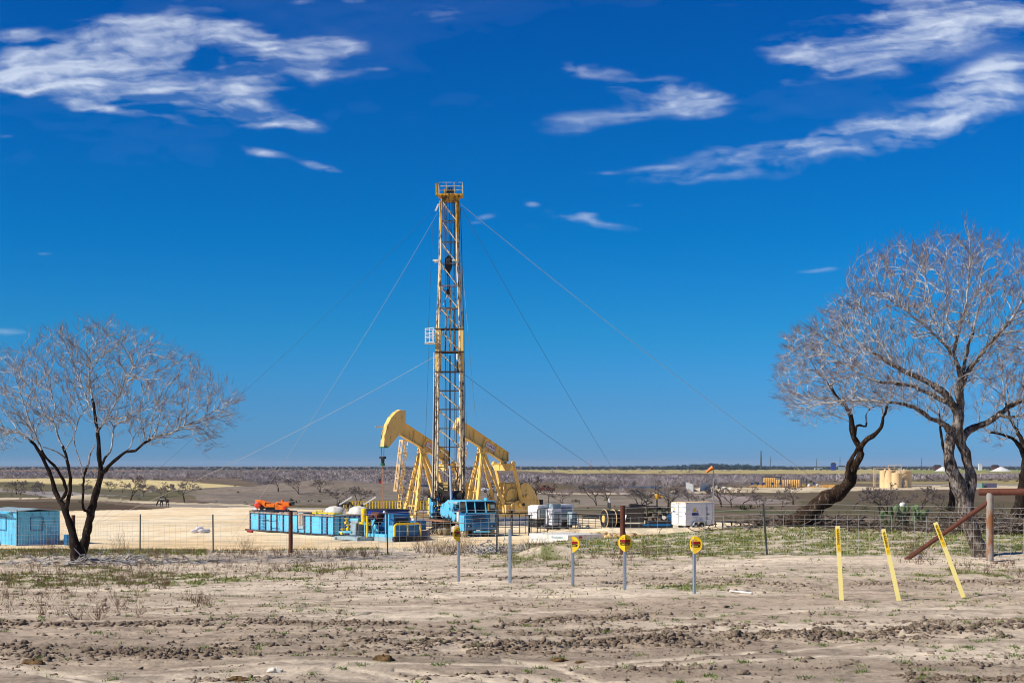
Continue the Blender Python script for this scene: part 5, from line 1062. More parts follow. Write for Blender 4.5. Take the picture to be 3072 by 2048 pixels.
# orange crane boom with engine behind the tank
t = site('orange_crane', 'orange hydraulic crane machine standing behind the left end of the mud tank', 'crane', 838, 126.5, R(-8))
sc_o = 126.5/F
def oc(px, py, dy=0): return Vector(((px-838)*sc_o*1.0, dy, (CZ+(HZ-py)*sc_o)))
def opoly(name, pts, y0, y1, mt, par=t, bev=.03):
    m = MB(); m.prism([((a-838)*sc_o, CZ+(HZ-c)*sc_o) for a, c in pts], (0, 0, 0), (1, 0, 0), (0, 0, 1), -y1, -y0); return m.build(name, mt, par, bevel=bev)
opoly('boom', [(767,1499),(782,1498),(800,1503),(862,1518),(862,1531),(832,1531),(828,1521),(800,1521),(780,1507),(768,1506)], -.45, .25, 'orange')
opoly('boom_side_plate', [(797,1507),(828,1511),(828,1519),(800,1519)], -.50, -.45, 'orange')
opoly('boom_foot', [(853,1518),(862,1517),(862,1531),(853,1531)], -.55, -.45, 'redor')
opoly('engine_cover', [(824,1512),(830,1505),(845,1504),(868,1507),(869,1520),(862,1518),(845,1514)], -.1, 1.2, 'orange'); MB().cyl(oc(842, 1505, .5), oc(842, 1498, .5), .12, 10).build('exhaust_stack', 'orange', t)
opoly('cover_vent', [(833,1508),(845,1510),(845,1512),(833,1511)], -.14, -.1, 'black'); MB().cyl(oc(871, 1511, .2), oc(871, 1511, .9), .17, 14).build('fan_hub', 'black', t)
m = MB(); m.lathe(oc(776, 1514, -.6), (0, 1, 0), [(0, .18), (.05, .3), (.5, .3), (.55, .18)], 18); m.build('winch_drum', 'redor', t)
m = MB(); m.bar(oc(774, 1509, -.3), oc(790, 1528, -.3), .2, .3); m.bar(oc(784, 1506, -.3), oc(799, 1524, -.3), .16, .2); m.build('lift_cylinder', 'grease', t)
MB().box(oc(766, 1526, -.3), (.4, .3, .3)).build('white_shoe', 'white', t); opoly('turntable', [(800,1521),(832,1521),(832,1534),(795,1534)], -.3, .8, 'black')
m = MB(); m.box((0, .3, .9), (4.2, 2.2, .3)); 
for x in (-1.6, 1.5): m.box((x, -.6, .45), (.3, .3, .9)).box((x, 1.2, .45), (.3, .3, .9))
m.build('carrier_deck', 'black', t)
m = MB(); m.bar(oc(800, 1507, -.52), oc(816, 1507, -.52), .05, .05).bar(oc(800, 1507, -.52), oc(799, 1516, -.52), .05, .05); m.build('hand_rail', 'black', t)
# white domed tanks with slanting pipes behind
for i, (px, lb) in enumerate(((1006, 'white domed tank with a slanting pipe, the one nearer the orange crane'), (1078, 'white domed tank with a slanting pipe, the one nearer the yellow valve stack'))):
    t = site('domed_tank', lb, 'tank', px, 123, 0, 'white domed tanks behind the mud tank'); m = MB()
    m.lathe((0, 0, 0), (0, 0, 1), [(0, .95), (1.55, .95), (1.85, .8), (2.02, .45), (2.06, .1)], 22); m.build('shell', 'offwhite', t, smooth=True); MB().bar((-.3, -.2, 1.75), (1.45, -.2, 2.85), .1, .12).build('slanting_pipe', 'offwhite', t); MB().cyl((.25, -.2, 2.0), (.25, -.2, 2.2), .14, 10).build('lid', 'black', t)
# yellow safety railing far behind
m = MB(); p0 = Vector(pos(1031, 176)); n_ = 46; p1 = Vector(pos(1420, 181))
for z_ in (.62, 1.08): m.bar(Vector((0, 0, z_)), p1-p0+Vector((0, 0, z_)), .06, .1 if z_ > 1 else .06)
for k in range(n_+1):
    q = (p1-p0)*(k/n_); m.box((q.x, q.y, .55+q.z), (.10, .08, 1.1))
o = m.build('yellow_railing', 'yellow', None, loc=p0); tag(o, 'long yellow safety railing across the far side of the pad', 'railing')
# ---- valve stack and pump skid
t = site('valve_manifold', 'tall yellow pipe and valve manifold on a skid between tank and pump', 'valve manifold', 1080, 106.5)
MB().box2((-1.7, -1.6, .0), (1.4, -1.35, .24)).box2((-1.7, 1.2, .0), (1.4, 1.45, .24)).box2((1.1, -1.6, .04), (1.3, 1.45, .28)).box2((-1.6, -1.5, .24), (1.2, 1.3, .30)).build('skid', 'greyblue', t)
Y_ = MB(); Y_.tube([(.2, -.8, 1.35), (.2, -.8, 2.28), (.2, -.8, 2.36)], [.2, .2, .12], 14); Y_.tube([(.2, -.15, 1.25), (.2, -.8, 1.25), (.2, -1.55, 1.22)], .09, 10); Y_.build('yellow_dampener', 'yellow', t)
Y_ = MB(); Y_.tube([(.4, -1.5, .25), (.4, -1.5, 1.75), (.4, -1.5, 1.84)], [.08, .08, .12], 10); Y_.build('yellow_riser', 'yellow', t)
for (x, y, z_) in ((.3, 1.35, 1.5), (.9, 1.0, .75), (.6, .7, 1.05)):
    Y_ = MB(); Y_.cyl((x, y, z_-.3), (x, y, z_), .06, 8).lathe((x, y, z_), (0, 0, 1), [(0, .06), (.04, .17), (.07, .17), (.1, .05)], 14).box((x, y, z_-.25), (.24, .24, .18)); Y_.build('gate_valve', 'yellow', t)
G_ = MB(); G_.box((0, .25, .75), (1.0, .8, 1.0)).box((0, .2, 1.35), (.8, .9, .2)).cyl((-.1, .9, .5), (-.1, .9, 1.3), .22, 12); G_.build('fluid_end', 'greyblue', t, bevel=.03)
K_ = MB(); K_.box((-.6, -.6, .9), (.9, 1.3, 1.2)).box((-.4, .9, .7), (.6, .7, 1.0)).tube([(.2, 1.3, .4), (.2, .6, .5), (.2, .2, .9)], .1, 8).tube([(.5, -1.1, .4), (.5, -.4, .6), (.4, -.2, 1.2)], .08, 8); K_.build('pump_block', 'grease', t, bevel=.02)
for P_ in (MB().tube([(.9, 1.4, .55), (.9, .2, .6), (.9, -.2, .6)], .09, 8), MB().tube([(.3, -1.05, .3), (.3, -1.05, 1.4)], .07, 8), MB().tube([(.2, .9, 1.45), (.2, -.2, 1.5)], .13, 10)): P_.build('blue_pipe', 'blue', t)
m = MB()
for k in range(60):
    a = Vector((random.uniform(-1.6, -.2), random.uniform(-1.3, 1.5), random.uniform(.9, 1.75))); m.box(a, (random.uniform(.05, .25), random.uniform(.05, .25), random.uniform(.05, .2)), random.random())
m.build('machinery', 'purple', t)
# pump skid
t = site('pump_skid', 'blue mud pump skid with yellow pipe guard hoop at its right end', 'mud pump', 1183, 103.4)
# origin = near left-lower corner; long lit side runs +y (left-away), end runs -y? -> end face normal B = -y ; end spans x from 0 to -2.5
MB().box2((-2.4, .1, .0), (.02, .2, .3)).box2((-.18, 0, .0), (.02, 3.9, .3)).box2((-2.4, 0, .0), (-2.2, 3.9, .3)).build('skid', 'greyblue', t)
MB().cyl((.15, -.1, .22), (-2.75, -.1, .22), .17, 14).build('skid_roller', 'black', t)
e_ = MB(); e_.box2((-2.3, .1, .34), (-.08, .6, 1.16)); e_.build('end_tank', 'blued', t, bevel=.02); MB().box2((-.16, .02, .3), (.03, .7, 1.2)).build('corner_plate', 'blue', t)
h_ = MB(); h_.tube([(-.02, 0, .35), (-.02, 0, 1.12), (-.10, 0, 1.24), (-.22, 0, 1.30), (-2.15, 0, 1.30), (-2.30, 0, 1.24), (-2.38, 0, 1.12), (-2.38, 0, .35)], .075, 10); h_.tube([(-1.2, 0, 1.30), (-1.2, 0, .45)], .06, 8); h_.build('guard_hoop', 'yellow', t)
MB().box2((-2.1, 1.0, .3), (-.3, 3.6, .5)).box2((-.12, .6, .3), (.0, 3.6, .52)).build('deck', 'blue', t)
g_ = MB(); g_.box((-1.5, 1.7, 1.35), (1.5, 1.2, 1.2)); g_.build('radiator_box', 'blued', t, bevel=.02); MB().box((-1.5, 1.08, 1.25), (1.1, .03, .8)).build('radiator_core', 'black', t)
g_ = MB(); g_.lathe((-1.2, 2.9, 1.0), (0, 1, 0), [(0, .3), (.1, .42), (.7, .42), (.8, .3)], 18).box((-1.2, 2.6, .8), (.8, .9, .5)); g_.build('engine_block', 'blued', t)
g_ = MB(); g_.lathe((-.75, 2.7, 1.75), (0, 1, 0), [(0, .2), (.05, .34), (.9, .34), (.95, .2)], 18); g_.build('rusty_drum', 'rust', t)
g_ = MB(); g_.lathe((-.3, 2.6, 1.0), (1, 0, 0), [(0, .12), (.1, .26), (.3, .26), (.4, .1)], 14); g_.lathe((-.3, 2.6, .9), (0, 0, -1), [(0, .2), (.3, .16), (.5, .2)], 12); g_.build('blue_blower', 'blue', t)
g_ = MB()
for y in (.8, 1.2, 2.8, 3.6): g_.bar((-.1, y, .5), (-.1, y, 2.0 if y < 2 else 1.5), .07, .07)
g_.bar((-.1, 2.2, .7), (-.1, 3.0, 1.5), .06, .1).bar((-.1, 3.5, .55), (-.1, 2.6, 1.55), .08, .12); g_.build('upright', 'blue', t)
g_ = MB()
for k in range(34):
    a = Vector((random.uniform(-2, -.2), random.uniform(1.6, 3.6), random.uniform(.5, 1.2))); g_.box(a, (random.uniform(.08, .4), random.uniform(.08, .4), random.uniform(.06, .3)), random.random())
g_.build('machinery', 'blued', t); MB().tube([(-.1, 1.0, 1.95), (-.6, 2.2, 2.0), (-1.2, 3.5, 2.0)], .04, 6).build('top_rail', 'black', t); MB().lathe((-.7, 2.2, 2.0), (0, 0, 1), [(0, .05), (.1, .12), (.2, .05)], 12).build('air_cap', 'white', t)
t = site('blue_compressor', 'small blue compressor boxes right of the pump skid behind the yellow hoop', 'compressor', 1252, 108)
MB().box((0, 0, 1.0), (1.0, .9, .7)).build('housing', 'blued', t, bevel=.03); MB().box((.1, 1.0, .95), (.8, .5, .7)).build('cooler', 'blued', t); MB().box((0, .6, .9), (.3, .4, .5)).build('coupling', 'black', t); MB().box((0, .5, .35), (1.3, 2.4, .5)).build('frame', 'purple', t)
# ---- trailer
ta = R(32); t = site('cargo_trailer', 'white enclosed cargo trailer with sun logo and twin wheels', 'cargo trailer', 2058, 121.9, 0)
t.rotation_euler = (0, 0, ta)    # local +x runs along the side away to the right, local -y = side normal, -x = rear normal
LT_, WT, Z0, Z1 = 3.15, 1.98, .36, 2.32
MB().box2((0, 0, Z0), (LT_, WT, Z1)).build('body', 'white', t, bevel=.03); rf = MB(); rf.prism([(0, Z1), (WT/2, Z1+.06), (WT, Z1)], (0, 0, 0), (0, 1, 0), (0, 0, 1), -.0, LT_) ; rf.build('roof', 'tankcream', t)
MB().box2((-.03, -.02, Z0-.02), (.0, .05, Z1)).box2((-.03, WT-.05, Z0-.02), (.0, WT+.02, Z1)).box2((-.03, 0, Z1-.16), (.0, WT, Z1)).box2((-.03, 0, Z0-.03), (.0, WT, Z0+.07)).build('rear_frame', 'offwhite', t)
for y0, y1 in ((.06, WT/2-.01), (WT/2+.01, WT-.06)):
    d_ = MB().box2((-.035, y0, Z0+.08), (-.005, y1, Z1-.18)).build('rear_door', 'white', t, bevel=.006); h = MB()
    for z_ in (.62, 1.9): h.box((-.045, y0+.09 if y0 < .5 else y1-.09, z_), (.02, .24, .04))
    h.build('hinge', 'galv', d_)
MB().box2((-.05, WT/2-.015, Z0+.1), (-.035, WT/2+.015, Z1-.2)).box((-.06, WT/2+.14, 1.3), (.02, .26, .03)).build('lock_bar', 'tpost', t)
for y_ in (.03, WT-.03): MB().box((-.05, y_, 1.37), (.03, .08, .12)).build('tail_light', 'red', t)
m = MB()
for k in (-.22, 0, .22): m.box((-.04, WT/2+k, Z1-.06), (.02, .08, .035))
m.build('marker_light', 'red', t); MB().box((.14, -.02, Z1-.03), (.12, .03, .04)).build('marker_light', 'red', t); MB().box((LT_-.25, -.02, Z1-.03), (.1, .03, .04)).build('marker_light', 'red', t)
sd = MB().box2((2.28, -.012, .56), (2.92, .0, 2.18)).build('side_door', 'white', t); m = MB(); m.box2((2.26, -.022, .54), (2.285, -.012, 2.2)).box2((2.92, -.022, .54), (2.94, -.012, 2.2)).box2((2.26, -.022, 2.18), (2.94, -.012, 2.2)).box2((2.26, -.022, .53), (2.94, -.012, .56)); m.build('door_seal', 'greyblue', sd)
m = MB(); m.box((2.3, -.04, 1.35), (.04, .03, 1.15)).box((2.43, -.05, 1.27), (.24, .03, .05)); m.build('door_latch', 'tpost', sd)
fm = Matrix(((1, 0, 0), (0, 0, -1), (0, 1, 0)))     # text in the x-z plane facing -y
text_mesh('MESA', .32, 'inkblue', 'lettering', t, (1.02, -.012, 1.31), fm, bold=.02)
m = MB(); m.box((1.02, -.01, 1.12), (.62, .01, .025)).box((1.1, -.01, 1.06), (.75, .006, .012)); m.build('logo_line', 'inkblue', t); m = MB(); m.lathe((.98, -.006, 1.66), (0, -1, 0), [(0, .145), (.01, .145)], 28)
for k in range(12):
    a = k*pi/6; m.bar((.98+.15*cos(a), -.01, 1.66+.15*sin(a)), (.98+.19*cos(a), -.01, 1.66+.19*sin(a)), .03, .01)
m.build('sun_emblem', 'logoyel', t); m = MB(); m.tube([(.78, -.01, 1.50), (.80, -.01, 1.56)], .03, 6).tube([(1.16, -.01, 1.56), (1.28, -.01, 1.57), (1.32, -.01, 1.51), (1.26, -.01, 1.45)], .022, 6); m.build('emblem_swirl', 'inkblue', t)
fr_ = Matrix(((0, 0, -1), (-1, 0, 0), (0, 1, 0)))    # on the rear, facing -x
text_mesh('MESA', .15, 'inkblue', 'lettering', t, (-.04, WT-.42, 1.52), fr_, bold=.006); m = MB(); m.lathe((-.036, WT-.42, 1.72), (-1, 0, 0), [(0, .09), (.006, .09)], 20); m.build('sun_emblem', 'logoyel', t)
for x_ in (1.05, 1.72):
    wheel((x_, .02, .31), (0, -1, 0), .31, .2, 'rubber', t, 'chrome', .55); wheel((x_, WT-.02, .31), (0, 1, 0), .31, .2, 'rubber', t, 'chrome', .55)
m = MB(); pts = [(.62, .36), (.72, .56), (.9, .68), (1.38, .72), (1.9, .68), (2.08, .56), (2.16, .36)]
for i in range(6): m.bar((pts[i][0], -.12, pts[i][1]), (pts[i+1][0], -.12, pts[i+1][1]), .26, .03)
m.build('mudguard', 'galv', t); MB().bar((LT_, WT/2-.5, .34), (LT_+1.1, WT/2, .36), .07, .09).bar((LT_, WT/2+.5, .34), (LT_+1.1, WT/2, .36), .07, .09).cyl((LT_+.95, WT/2, .0), (LT_+.95, WT/2, .6), .04, 8).build('drawbar', 'black', t); MB().box2((0, .1, Z0-.08), (LT_, WT-.1, Z0)).build('underframe', 'black', t)
# ---- white generators (mobile light plants)
def generator(px, Y, rz, label, w, d, h, z0):
    t = site('generator', label, 'generator', px, Y, rz, 'white generators right of the pumpjacks')
    b_ = MB().box((0, 0, z0+h/2), (d, w, h)).build('housing', 'white', t, bevel=.03); MB().box((-d*.05, 0, z0+h+.03), (d*.9, w*.9, .06)).build('top_cover', 'offwhite', t); MB().box((.0, -w/2-.012, z0+h*.5), (d*.72, .02, h*.7)).build('side_panel', 'greyblue', b_)
    MB().box((0, 0, z0/2+.05), (d*.9, w*.85, z0-.1)).build('base_tank', 'black', t)
    for s in (-1, 1): wheel((-.2, s*(w/2-.1), .3), (0, s, 0), .3, .18, 'rubber', t, 'chrome', .5)
    MB().bar((d/2, 0, .45), (d/2+.9, 0, .4), .08, .08).build('drawbar', 'greyblue', t); return t
g1 = generator(1622, 126, RZ_A, 'white generator box beside the right pumpjack, leftmost of three', 1.3, 1.9, 1.15, .85)
g2 = generator(1660, 122, RZ_A, 'narrow white generator box in the middle with a raised vent on top', 1.0, 1.0, 1.35, .45); MB().box((-.2, .2, 2.0), (.9, .9, .5)).build('raised_vent', 'greyblue', g2, bevel=.03)
g3 = generator(1684, 125, RZ_A, 'white generator box with a lettered stripe, rightmost of three', 1.2, 1.9, 1.3, .8)
m = MB(); m.box((.1, -.63, 1.85), (1.0, .02, .07)); m.build('dark_stripe', 'ink', g3); MB().box((-.1, -.645, 1.85), (.3, .01, .07)).build('red_stripe', 'logored', g3)
MB().box((.1, -1.5, .95), (.6, .6, 1.1)).build('louvre_box', 'greyblue', g3, bevel=.02)
# ---- black portable fence panels and racks
def panel(px0, Y0, px1, Y1_, h, label, nb=5, mt='black', grp='black steel panels along the pad edge', round_=True, ups=2, cat='fence panel', nm='steel_panel'):
    a = Vector(pos(px0, Y0)); b_ = Vector(pos(px1, Y1_)); d = b_-a; t = thing(nm, label, cat, a, 0, grp); m = MB()
    pts = [Vector((0, 0, .05)), Vector((0, 0, h-.15)), d*.03+Vector((0, 0, h)), d*.97+Vector((0, 0, h)), d+Vector((0, 0, h-.15)), d+Vector((0, 0, .05))]; m.tube(pts, .035, 6); m.build('frame', mt, t)
    m = MB()
    for k in range(nb): z_ = .15+(h-.25)*k/nb; m.bar(Vector((0, 0, z_)), d+Vector((0, 0, z_)), .03, .04)
    for k in range(1, ups+1): m.bar(d*(k/(ups+1))+Vector((0, 0, .05)), d*(k/(ups+1))+Vector((0, 0, h)), .05, .04)
    m.build('rail', mt, t); return t
panel(1495, 113, 1558, 114, 1.75, 'black pipe panel just right of the truck cab', 3)
panel(1558, 114, 1612, 115, 1.75, 'black pipe panel below the right pumpjack counterweight', 3)
panel(1612, 115, 1642, 116, 2.0, 'black pipe panel in front of the leftmost generator', 3)
panel(1645, 117, 1735, 120, 1.35, 'black pipe panel in front of the striped generator', 4)
panel(1250, 124, 1310, 121, 1.7, 'black pipe panel left of the drilling rig', 3)
panel(1170, 126, 1250, 124, 1.6, 'black pipe panel before the left pumpjack base', 2)
t = panel(1727, 119, 1805, 122, 1.25, 'black pipe rack cart left of the cable reels', 5, grp=None, ups=3, cat='rack cart', nm='rack_cart')
MB().box((1.3, .3, 1.0), (1.3, .5, .26)).build('black_pipe_bundle', 'tarp', t)
for k in (.3, 1.0): wheel((k, -.1, .18), (0, -1, 0), .18, .1, 'rubber', t, 'galv', .5)
pst = MB()
for (px, Y, h) in ((1535, 111, 2.0), (1588, 112, 1.6)): a = Vector(pos(px, Y)); pst = MB(); pst.cyl((0, 0, 0), (0, 0, h), .09, 10); o = pst.build('iron_post', 'black', None, loc=a); tag(o, 'short black iron post before the right pumpjack, %s' % ('nearer the truck cab' if px < 1550 else 'nearer the white generators'), 'post', 'black iron posts before the pumpjack'); m = MB(); m.lathe((0, 0, h), (0, 0, 1), [(0, .3), (.05, .3), (.08, .1)], 14); m.build('handwheel', 'black', o)
# cable reels
for i, (px, Y, lb) in enumerate(((1826, 119, 'black cable reel with a tan hub, left of the pair'), (1846, 119.6, 'black cable reel with a pale rim, right of the pair'))):
    t = site('cable_reel', lb, 'cable reel', px, Y, R(20), 'black cable reels'); ax = (1, 0, 0)
    m = MB(); m.lathe((-.42, 0, .82), ax, [(0, .2), (.0, .8), (.05, .8), (.05, .45)], 28); m.lathe((.37, 0, .82), ax, [(0, .45), (.0, .8), (.05, .8), (.05, .2)], 28); m.build('flange', 'rim' if 0 else 'tankcream', t); m = MB(); m.lathe((-.44, 0, .82), ax, [(0, .3), (.0, .76), (.005, .76), (.006, .3)], 28); m.lathe((-.37, 0, .82), ax, [(0, .72), (.74, .72)], 28); m.build('cable_winding', 'tarp', t, smooth=True); MB().cyl((-.5, 0, .82), (-.44, 0, .82), .3, 18).build('hub', 'pump', t)
t = site('blue_hydrant', 'small blue and white hose fitting on top of the left cable reel', 'hose fitting', 1829, 118.5, dz=1.62); MB().cyl((0, 0, 0), (0, 0, .5), .09, 10).build('stem', 'tpost', t); MB().cyl((0, 0, .5), (.1, 0, .85), .08, 10).build('spout', 'white', t)
# black engine skid
t = site('engine_skid', 'black oil-stained engine skid with a yellow machine head on a post', 'engine skid', 1930, 119, R(4))
m = MB(); m.box((-.8, 0, 1.1), (1.5, 1.4, 1.3)).box((-.9, 0, 1.85), (.5, .6, .35)).box((-.5, .2, 1.9), (1.4, .5, .12)); m.build('engine_block', 'grease', t, bevel=.04)
m = MB(); m.box((.2, 0, .18), (4.3, 1.6, .28)).box((1.2, -.2, .45), (2.0, 1.0, .35)); m.build('skid', 'black', t, bevel=.02); MB().box((1.0, -.82, .28), (2.3, .05, .16)).build('blue_sill', 'blued', t)
m = MB(); m.bar((-1.2, -.3, 1.82), (1.2, -.3, 1.82), .08, .08).bar((1.1, -.3, .3), (1.1, -.3, 2.4), .1, .1).bar((2.1, -.3, .3), (2.1, -.3, 1.9), .12, .12).bar((.3, -.3, .3), (.3, -.3, 1.8), .06, .06); m.build('frame', 'black', t)
m = MB(); m.lathe((1.05, -.3, 2.4), (0, 0, 1), [(0, .12), (.1, .2), (.28, .2), (.42, .12), (.46, .05)], 12).bar((1.0, -.3, 2.8), (1.6, -.3, 2.6), .08, .1); m.build('yellow_head', 'ywgold', t)
m = MB()
for k in range(70): a = Vector((random.uniform(-1.2, 2.1), random.uniform(-.6, .6), random.uniform(.5, 1.7))); m.box(a, (random.uniform(.05, .4), random.uniform(.05, .4), random.uniform(.05, .25)), random.random())
m.build('machinery', 'grease', t, bevel=0); MB().cyl((1.6, -.8, .9), (1.6, -.7, .9), .16, 14).build('gauge', 'offwhite', t); MB().box((2.15, -.2, .7), (.3, .6, .9)).build('blue_tank', 'blued', t)
m = MB(); 
for k in range(2): m.bar((-1.9+k*.0, -.9+k*.3, 0), (-1.55, -.7+k*.3, 1.1), .14, .05)
m.build('white_board', 'white', t)
# low black pipe table right of the trailer
a = Vector(pos(2165, 118)); b_ = Vector(pos(2325, 124)); d = b_-a; t = thing('pipe_rack', 'long low black pipe rack on short legs right of the trailer', 'pipe rack', a); m = MB(); m.bar((0, 0, .58), d+Vector((0, 0, .58)), .9, .1); m.build('top_beam', 'black', t)
for k in range(7): q = d*(k/6.0)*.96+d*.02; MB().bar(q, q+Vector((0, 0, .55)), .1, .12).build('leg', 'black', t)
# concrete barrier block
t = site('concrete_block', 'long white concrete block lying behind the fence in the grass', 'concrete block', 1704, 99.5, RZ_A); Lc = 5.1
# corner at px 1704: left lit face runs +y (left-away); right face runs -x
m = MB(); m.box2((-3.4, 0, -.1), (0, 4.1, .68)); bo_ = m.build('block_body', 'concrete', t, bevel=.02)
MB().box((.0, 1.1, .5), (.02, 1.2, .12)).build('faded_sign', 'greyblue', t); m = MB(); m.box((.01, 1.9, .02), (.03, .3, .16)).box((.01, 3.2, -.0), (.03, 1.0, .12)); m.build('stain_patch', 'tankcream', t); MB().box((-1.2, -.01, .5), (.34, .03, .14)).build('red_stencil', 'red', t)
# left blue shed on skids
t = site('blue_shed', 'sky blue ribbed steel shed with an overhanging roof at the left edge', 'shed', 52, 98.5, RZ_A)
# corner px 52: lit face runs +y (left, away), shaded face runs -x (right, away)
SW, SL, SH = 3.05, 5.5, 2.35
MB().box2((-SW, 0, -.4), (0, SL, SH)).build('wall', 'blue', t)
m = MB(); 
for k in range(12): m.box2((-.12-k*.24, -.012, -.3), (-.20-k*.24, 0, SH-.1))
for k in range(22): m.box2((0, .1+k*.25, -.3), (.012, .19+k*.25, SH-.1))
m.build('cladding_rib', 'blue', t)
rf = MB(); rf.prism([(-SW-.12, SH), (-SW*.5, SH+.14), (.12, SH), (.12, SH+.06), (-SW*.5, SH+.20), (-SW-.12, SH+.06)], (0, -.12, 0), (1, 0, 0), (0, 0, 1), -SL-.2, .02); rfo = rf.build('roof', 'greyblue', t)
m = MB(); 
for k in range(6): y0 = .5+k*.5; m.bar((.10, y0, SH-.02-.35*(k in (0,)) ), (.5, y0, SH-.12), .5, .03)
m.build('awning', 'blue', t); MB().box2((-.02, -.04, -.4), (.05, .04, SH+.12)).build('corner_post', 'tpost', t)
def framed(nm, face, u0, u1, z0, z1):
    m = MB()
    for (a1, b1, c1, d1) in ((u0, u1, z0, z0+.05), (u0, u1, z1-.05, z1), (u0, u0+.05, z0, z1), (u1-.05, u1, z0, z1)):
        if face == 'y': m.box2((-a1, -.07, c1), (-b1, -.02, d1))
        else: m.box2((.02, a1, c1), (.07, b1, d1))
    return m.build(nm, 'blued', t)
framed('shutter', 'y', .9, 1.85, 1.0, 1.95); framed('shutter', 'x', 1.9, 3.4, 1.0, 1.95)
m = MB(); m.tube([(.9, .6, -.4), (.9, .9, .45), (.9, 2.1, .45), (.9, 2.3, -.4)], .05, 6).tube([(.9, 2.6, -.4), (.9, 3.0, .75), (.9, 4.0, .75), (.9, 4.3, -.4)], .05, 6).tube([(.9, 1.5, .45), (.9, 1.7, -.4)], .04, 6).bar((.9, 1.3, .4), (.95, 1.35, 1.0), .05, .05); m.build('step_frame', 'blued', t)
t = site('blue_box', 'small dark blue box with a black stand behind the left tree', 'box', 200, 99, RZ_A); MB().box((-.3, .2, .2), (.6, .6, 1.1)).build('cabinet', 'blued', t, bevel=.02); MB().box((-.2, .85, -.1), (.5, .5, .5)).build('stand', 'black', t)
# loose things on the sand
t = site('sack_pile', 'heap of white sacks lying on the sandy pad', 'sack pile', 594, 118)
for k, (x, y, z_) in enumerate(((0, 0, 0), (.5, .35, 0), (-.5, .5, 0), (.1, .9, .02), (.1, .45, .2))):
    m = MB(); m.lathe((x-.35, y, z_+.14), (1, 0, 0), [(0, .05), (.08, .15), (.35, .19), (.6, .15), (.7, .05)], 10); m.build('sack', 'sacks', t, smooth=True)
t = site('red_hose_fittings', 'red pipe fittings lying at the left foot of the mud tank', 'pipe fittings', 750, 118)
for k in range(3): m = MB(); m.lathe((0, -k*.3+.2, .12), (0, 1, .1*k), [(0, .06), (.05, .13), (.16, .13), (.22, .06)], 12); m.build('fitting', 'red', t, smooth=True)
# hoses near the rig base
m = MB()
for k in range(7):
    p = Vector(((1262+k*6-CXP)/F*112, 112+k*.3, .1)); m.tube([p, p+Vector((.5, .2, .35+.08*k)), p+Vector((1.4, .5, .55)), p+Vector((2.3, .6, 1.2+.1*k))], .05, 6)
o = m.build('hose_bundle', 'black', None); tag(o, 'tangle of black hoses running up to the rear of the rig', 'hoses')
# rusty pipe lying inside the ridge
# ---- windsock
t = site('windsock', 'orange windsock on a tall thin steel pole behind the trailer', 'windsock', 2140, 150, 0); zt = CZ+(HZ-1405)/F*150
MB().tube([(0, 0, 0), (0, 0, zt)], [.07, .045], 8).build('pole', 'galv', t); m = MB(); m.tube([(-.1, -.2, zt+.10), (-.45, -.2, zt-.12), (-.75, -.2, zt-.4)], [.24, .18, .12], 14, False); m.build('sock', 'orange', t, smooth=True); m = MB(); m.tube([(0, 0, zt), (-.05, -.1, zt+.1)], .02, 5); m.build('swivel', 'galv', t)
# ---- two donkeys grazing
def animal(px, Y, rz, label, mt):
    t = site('donkey', label, 'donkey', px, Y, rz, 'donkeys grazing behind the pad'); me = bpy.data.meshes.new('body')
    J = [((0, 0, 1.02), .24), ((.38, 0, 1.0), .25), ((-.4, 0, 1.03), .26), ((.62, 0, 1.05), .17), ((.86, 0, .82), .11), ((1.02, 0, .55), .085), ((1.1, 0, .36), .1), ((1.18, 0, .18), .06),
         ((.42, .13, .75), .11), ((.44, .14, .42), .055), ((.42, .14, .05), .045), ((.34, -.13, .75), .11), ((.30, -.14, .42), .055), ((.34, -.14, .05), .045),
         ((-.45, .14, .8), .15), ((-.40, .15, .58), .08), ((-.52, .15, .36), .05), ((-.48, .15, .05), .045), ((-.52, -.14, .8), .15), ((-.50, -.15, .58), .08), ((-.62, -.15, .36), .05), ((-.58, -.15, .05), .045),
         ((-.62, 0, .98), .06), ((-.70, 0, .6), .025), ((1.0, .07, .62), .03), ((.92, .12, .78), .018), ((1.0, -.07, .62), .03), ((.92, -.12, .78), .018)]
    E = [(0, 1), (0, 2), (1, 3), (3, 4), (4, 5), (5, 6), (6, 7), (1, 8), (8, 9), (9, 10), (1, 11), (11, 12), (12, 13), (2, 14), (14, 15), (15, 16), (16, 17), (2, 18), (18, 19), (19, 20), (20, 21), (2, 22), (22, 23), (5, 24), (24, 25), (5, 26), (26, 27)]
    me.from_pydata([j[0] for j in J], E, []); ob = bpy.data.objects.new('body', me); C.objects.link(ob); ob.parent = t; sk = ob.modifiers.new('skin', 'SKIN'); 
    for v, j in zip(me.skin_vertices[0].data, J): v.radius = (j[1], j[1])
    me.skin_vertices[0].data[0].use_root = True; ob.modifiers.new('sub', 'SUBSURF').render_levels = 1; me.materials.append(M[mt]); return t
animal(1035, 172, R(-15), 'dark donkey grazing beside the left end of the yellow railing', 'hide'if 'hide' in M else 'grease'); animal(492, 195, R(165), 'grey donkey standing on the far edge of the sandy pad behind the left tree', 'purple'if 0 else 'grease')
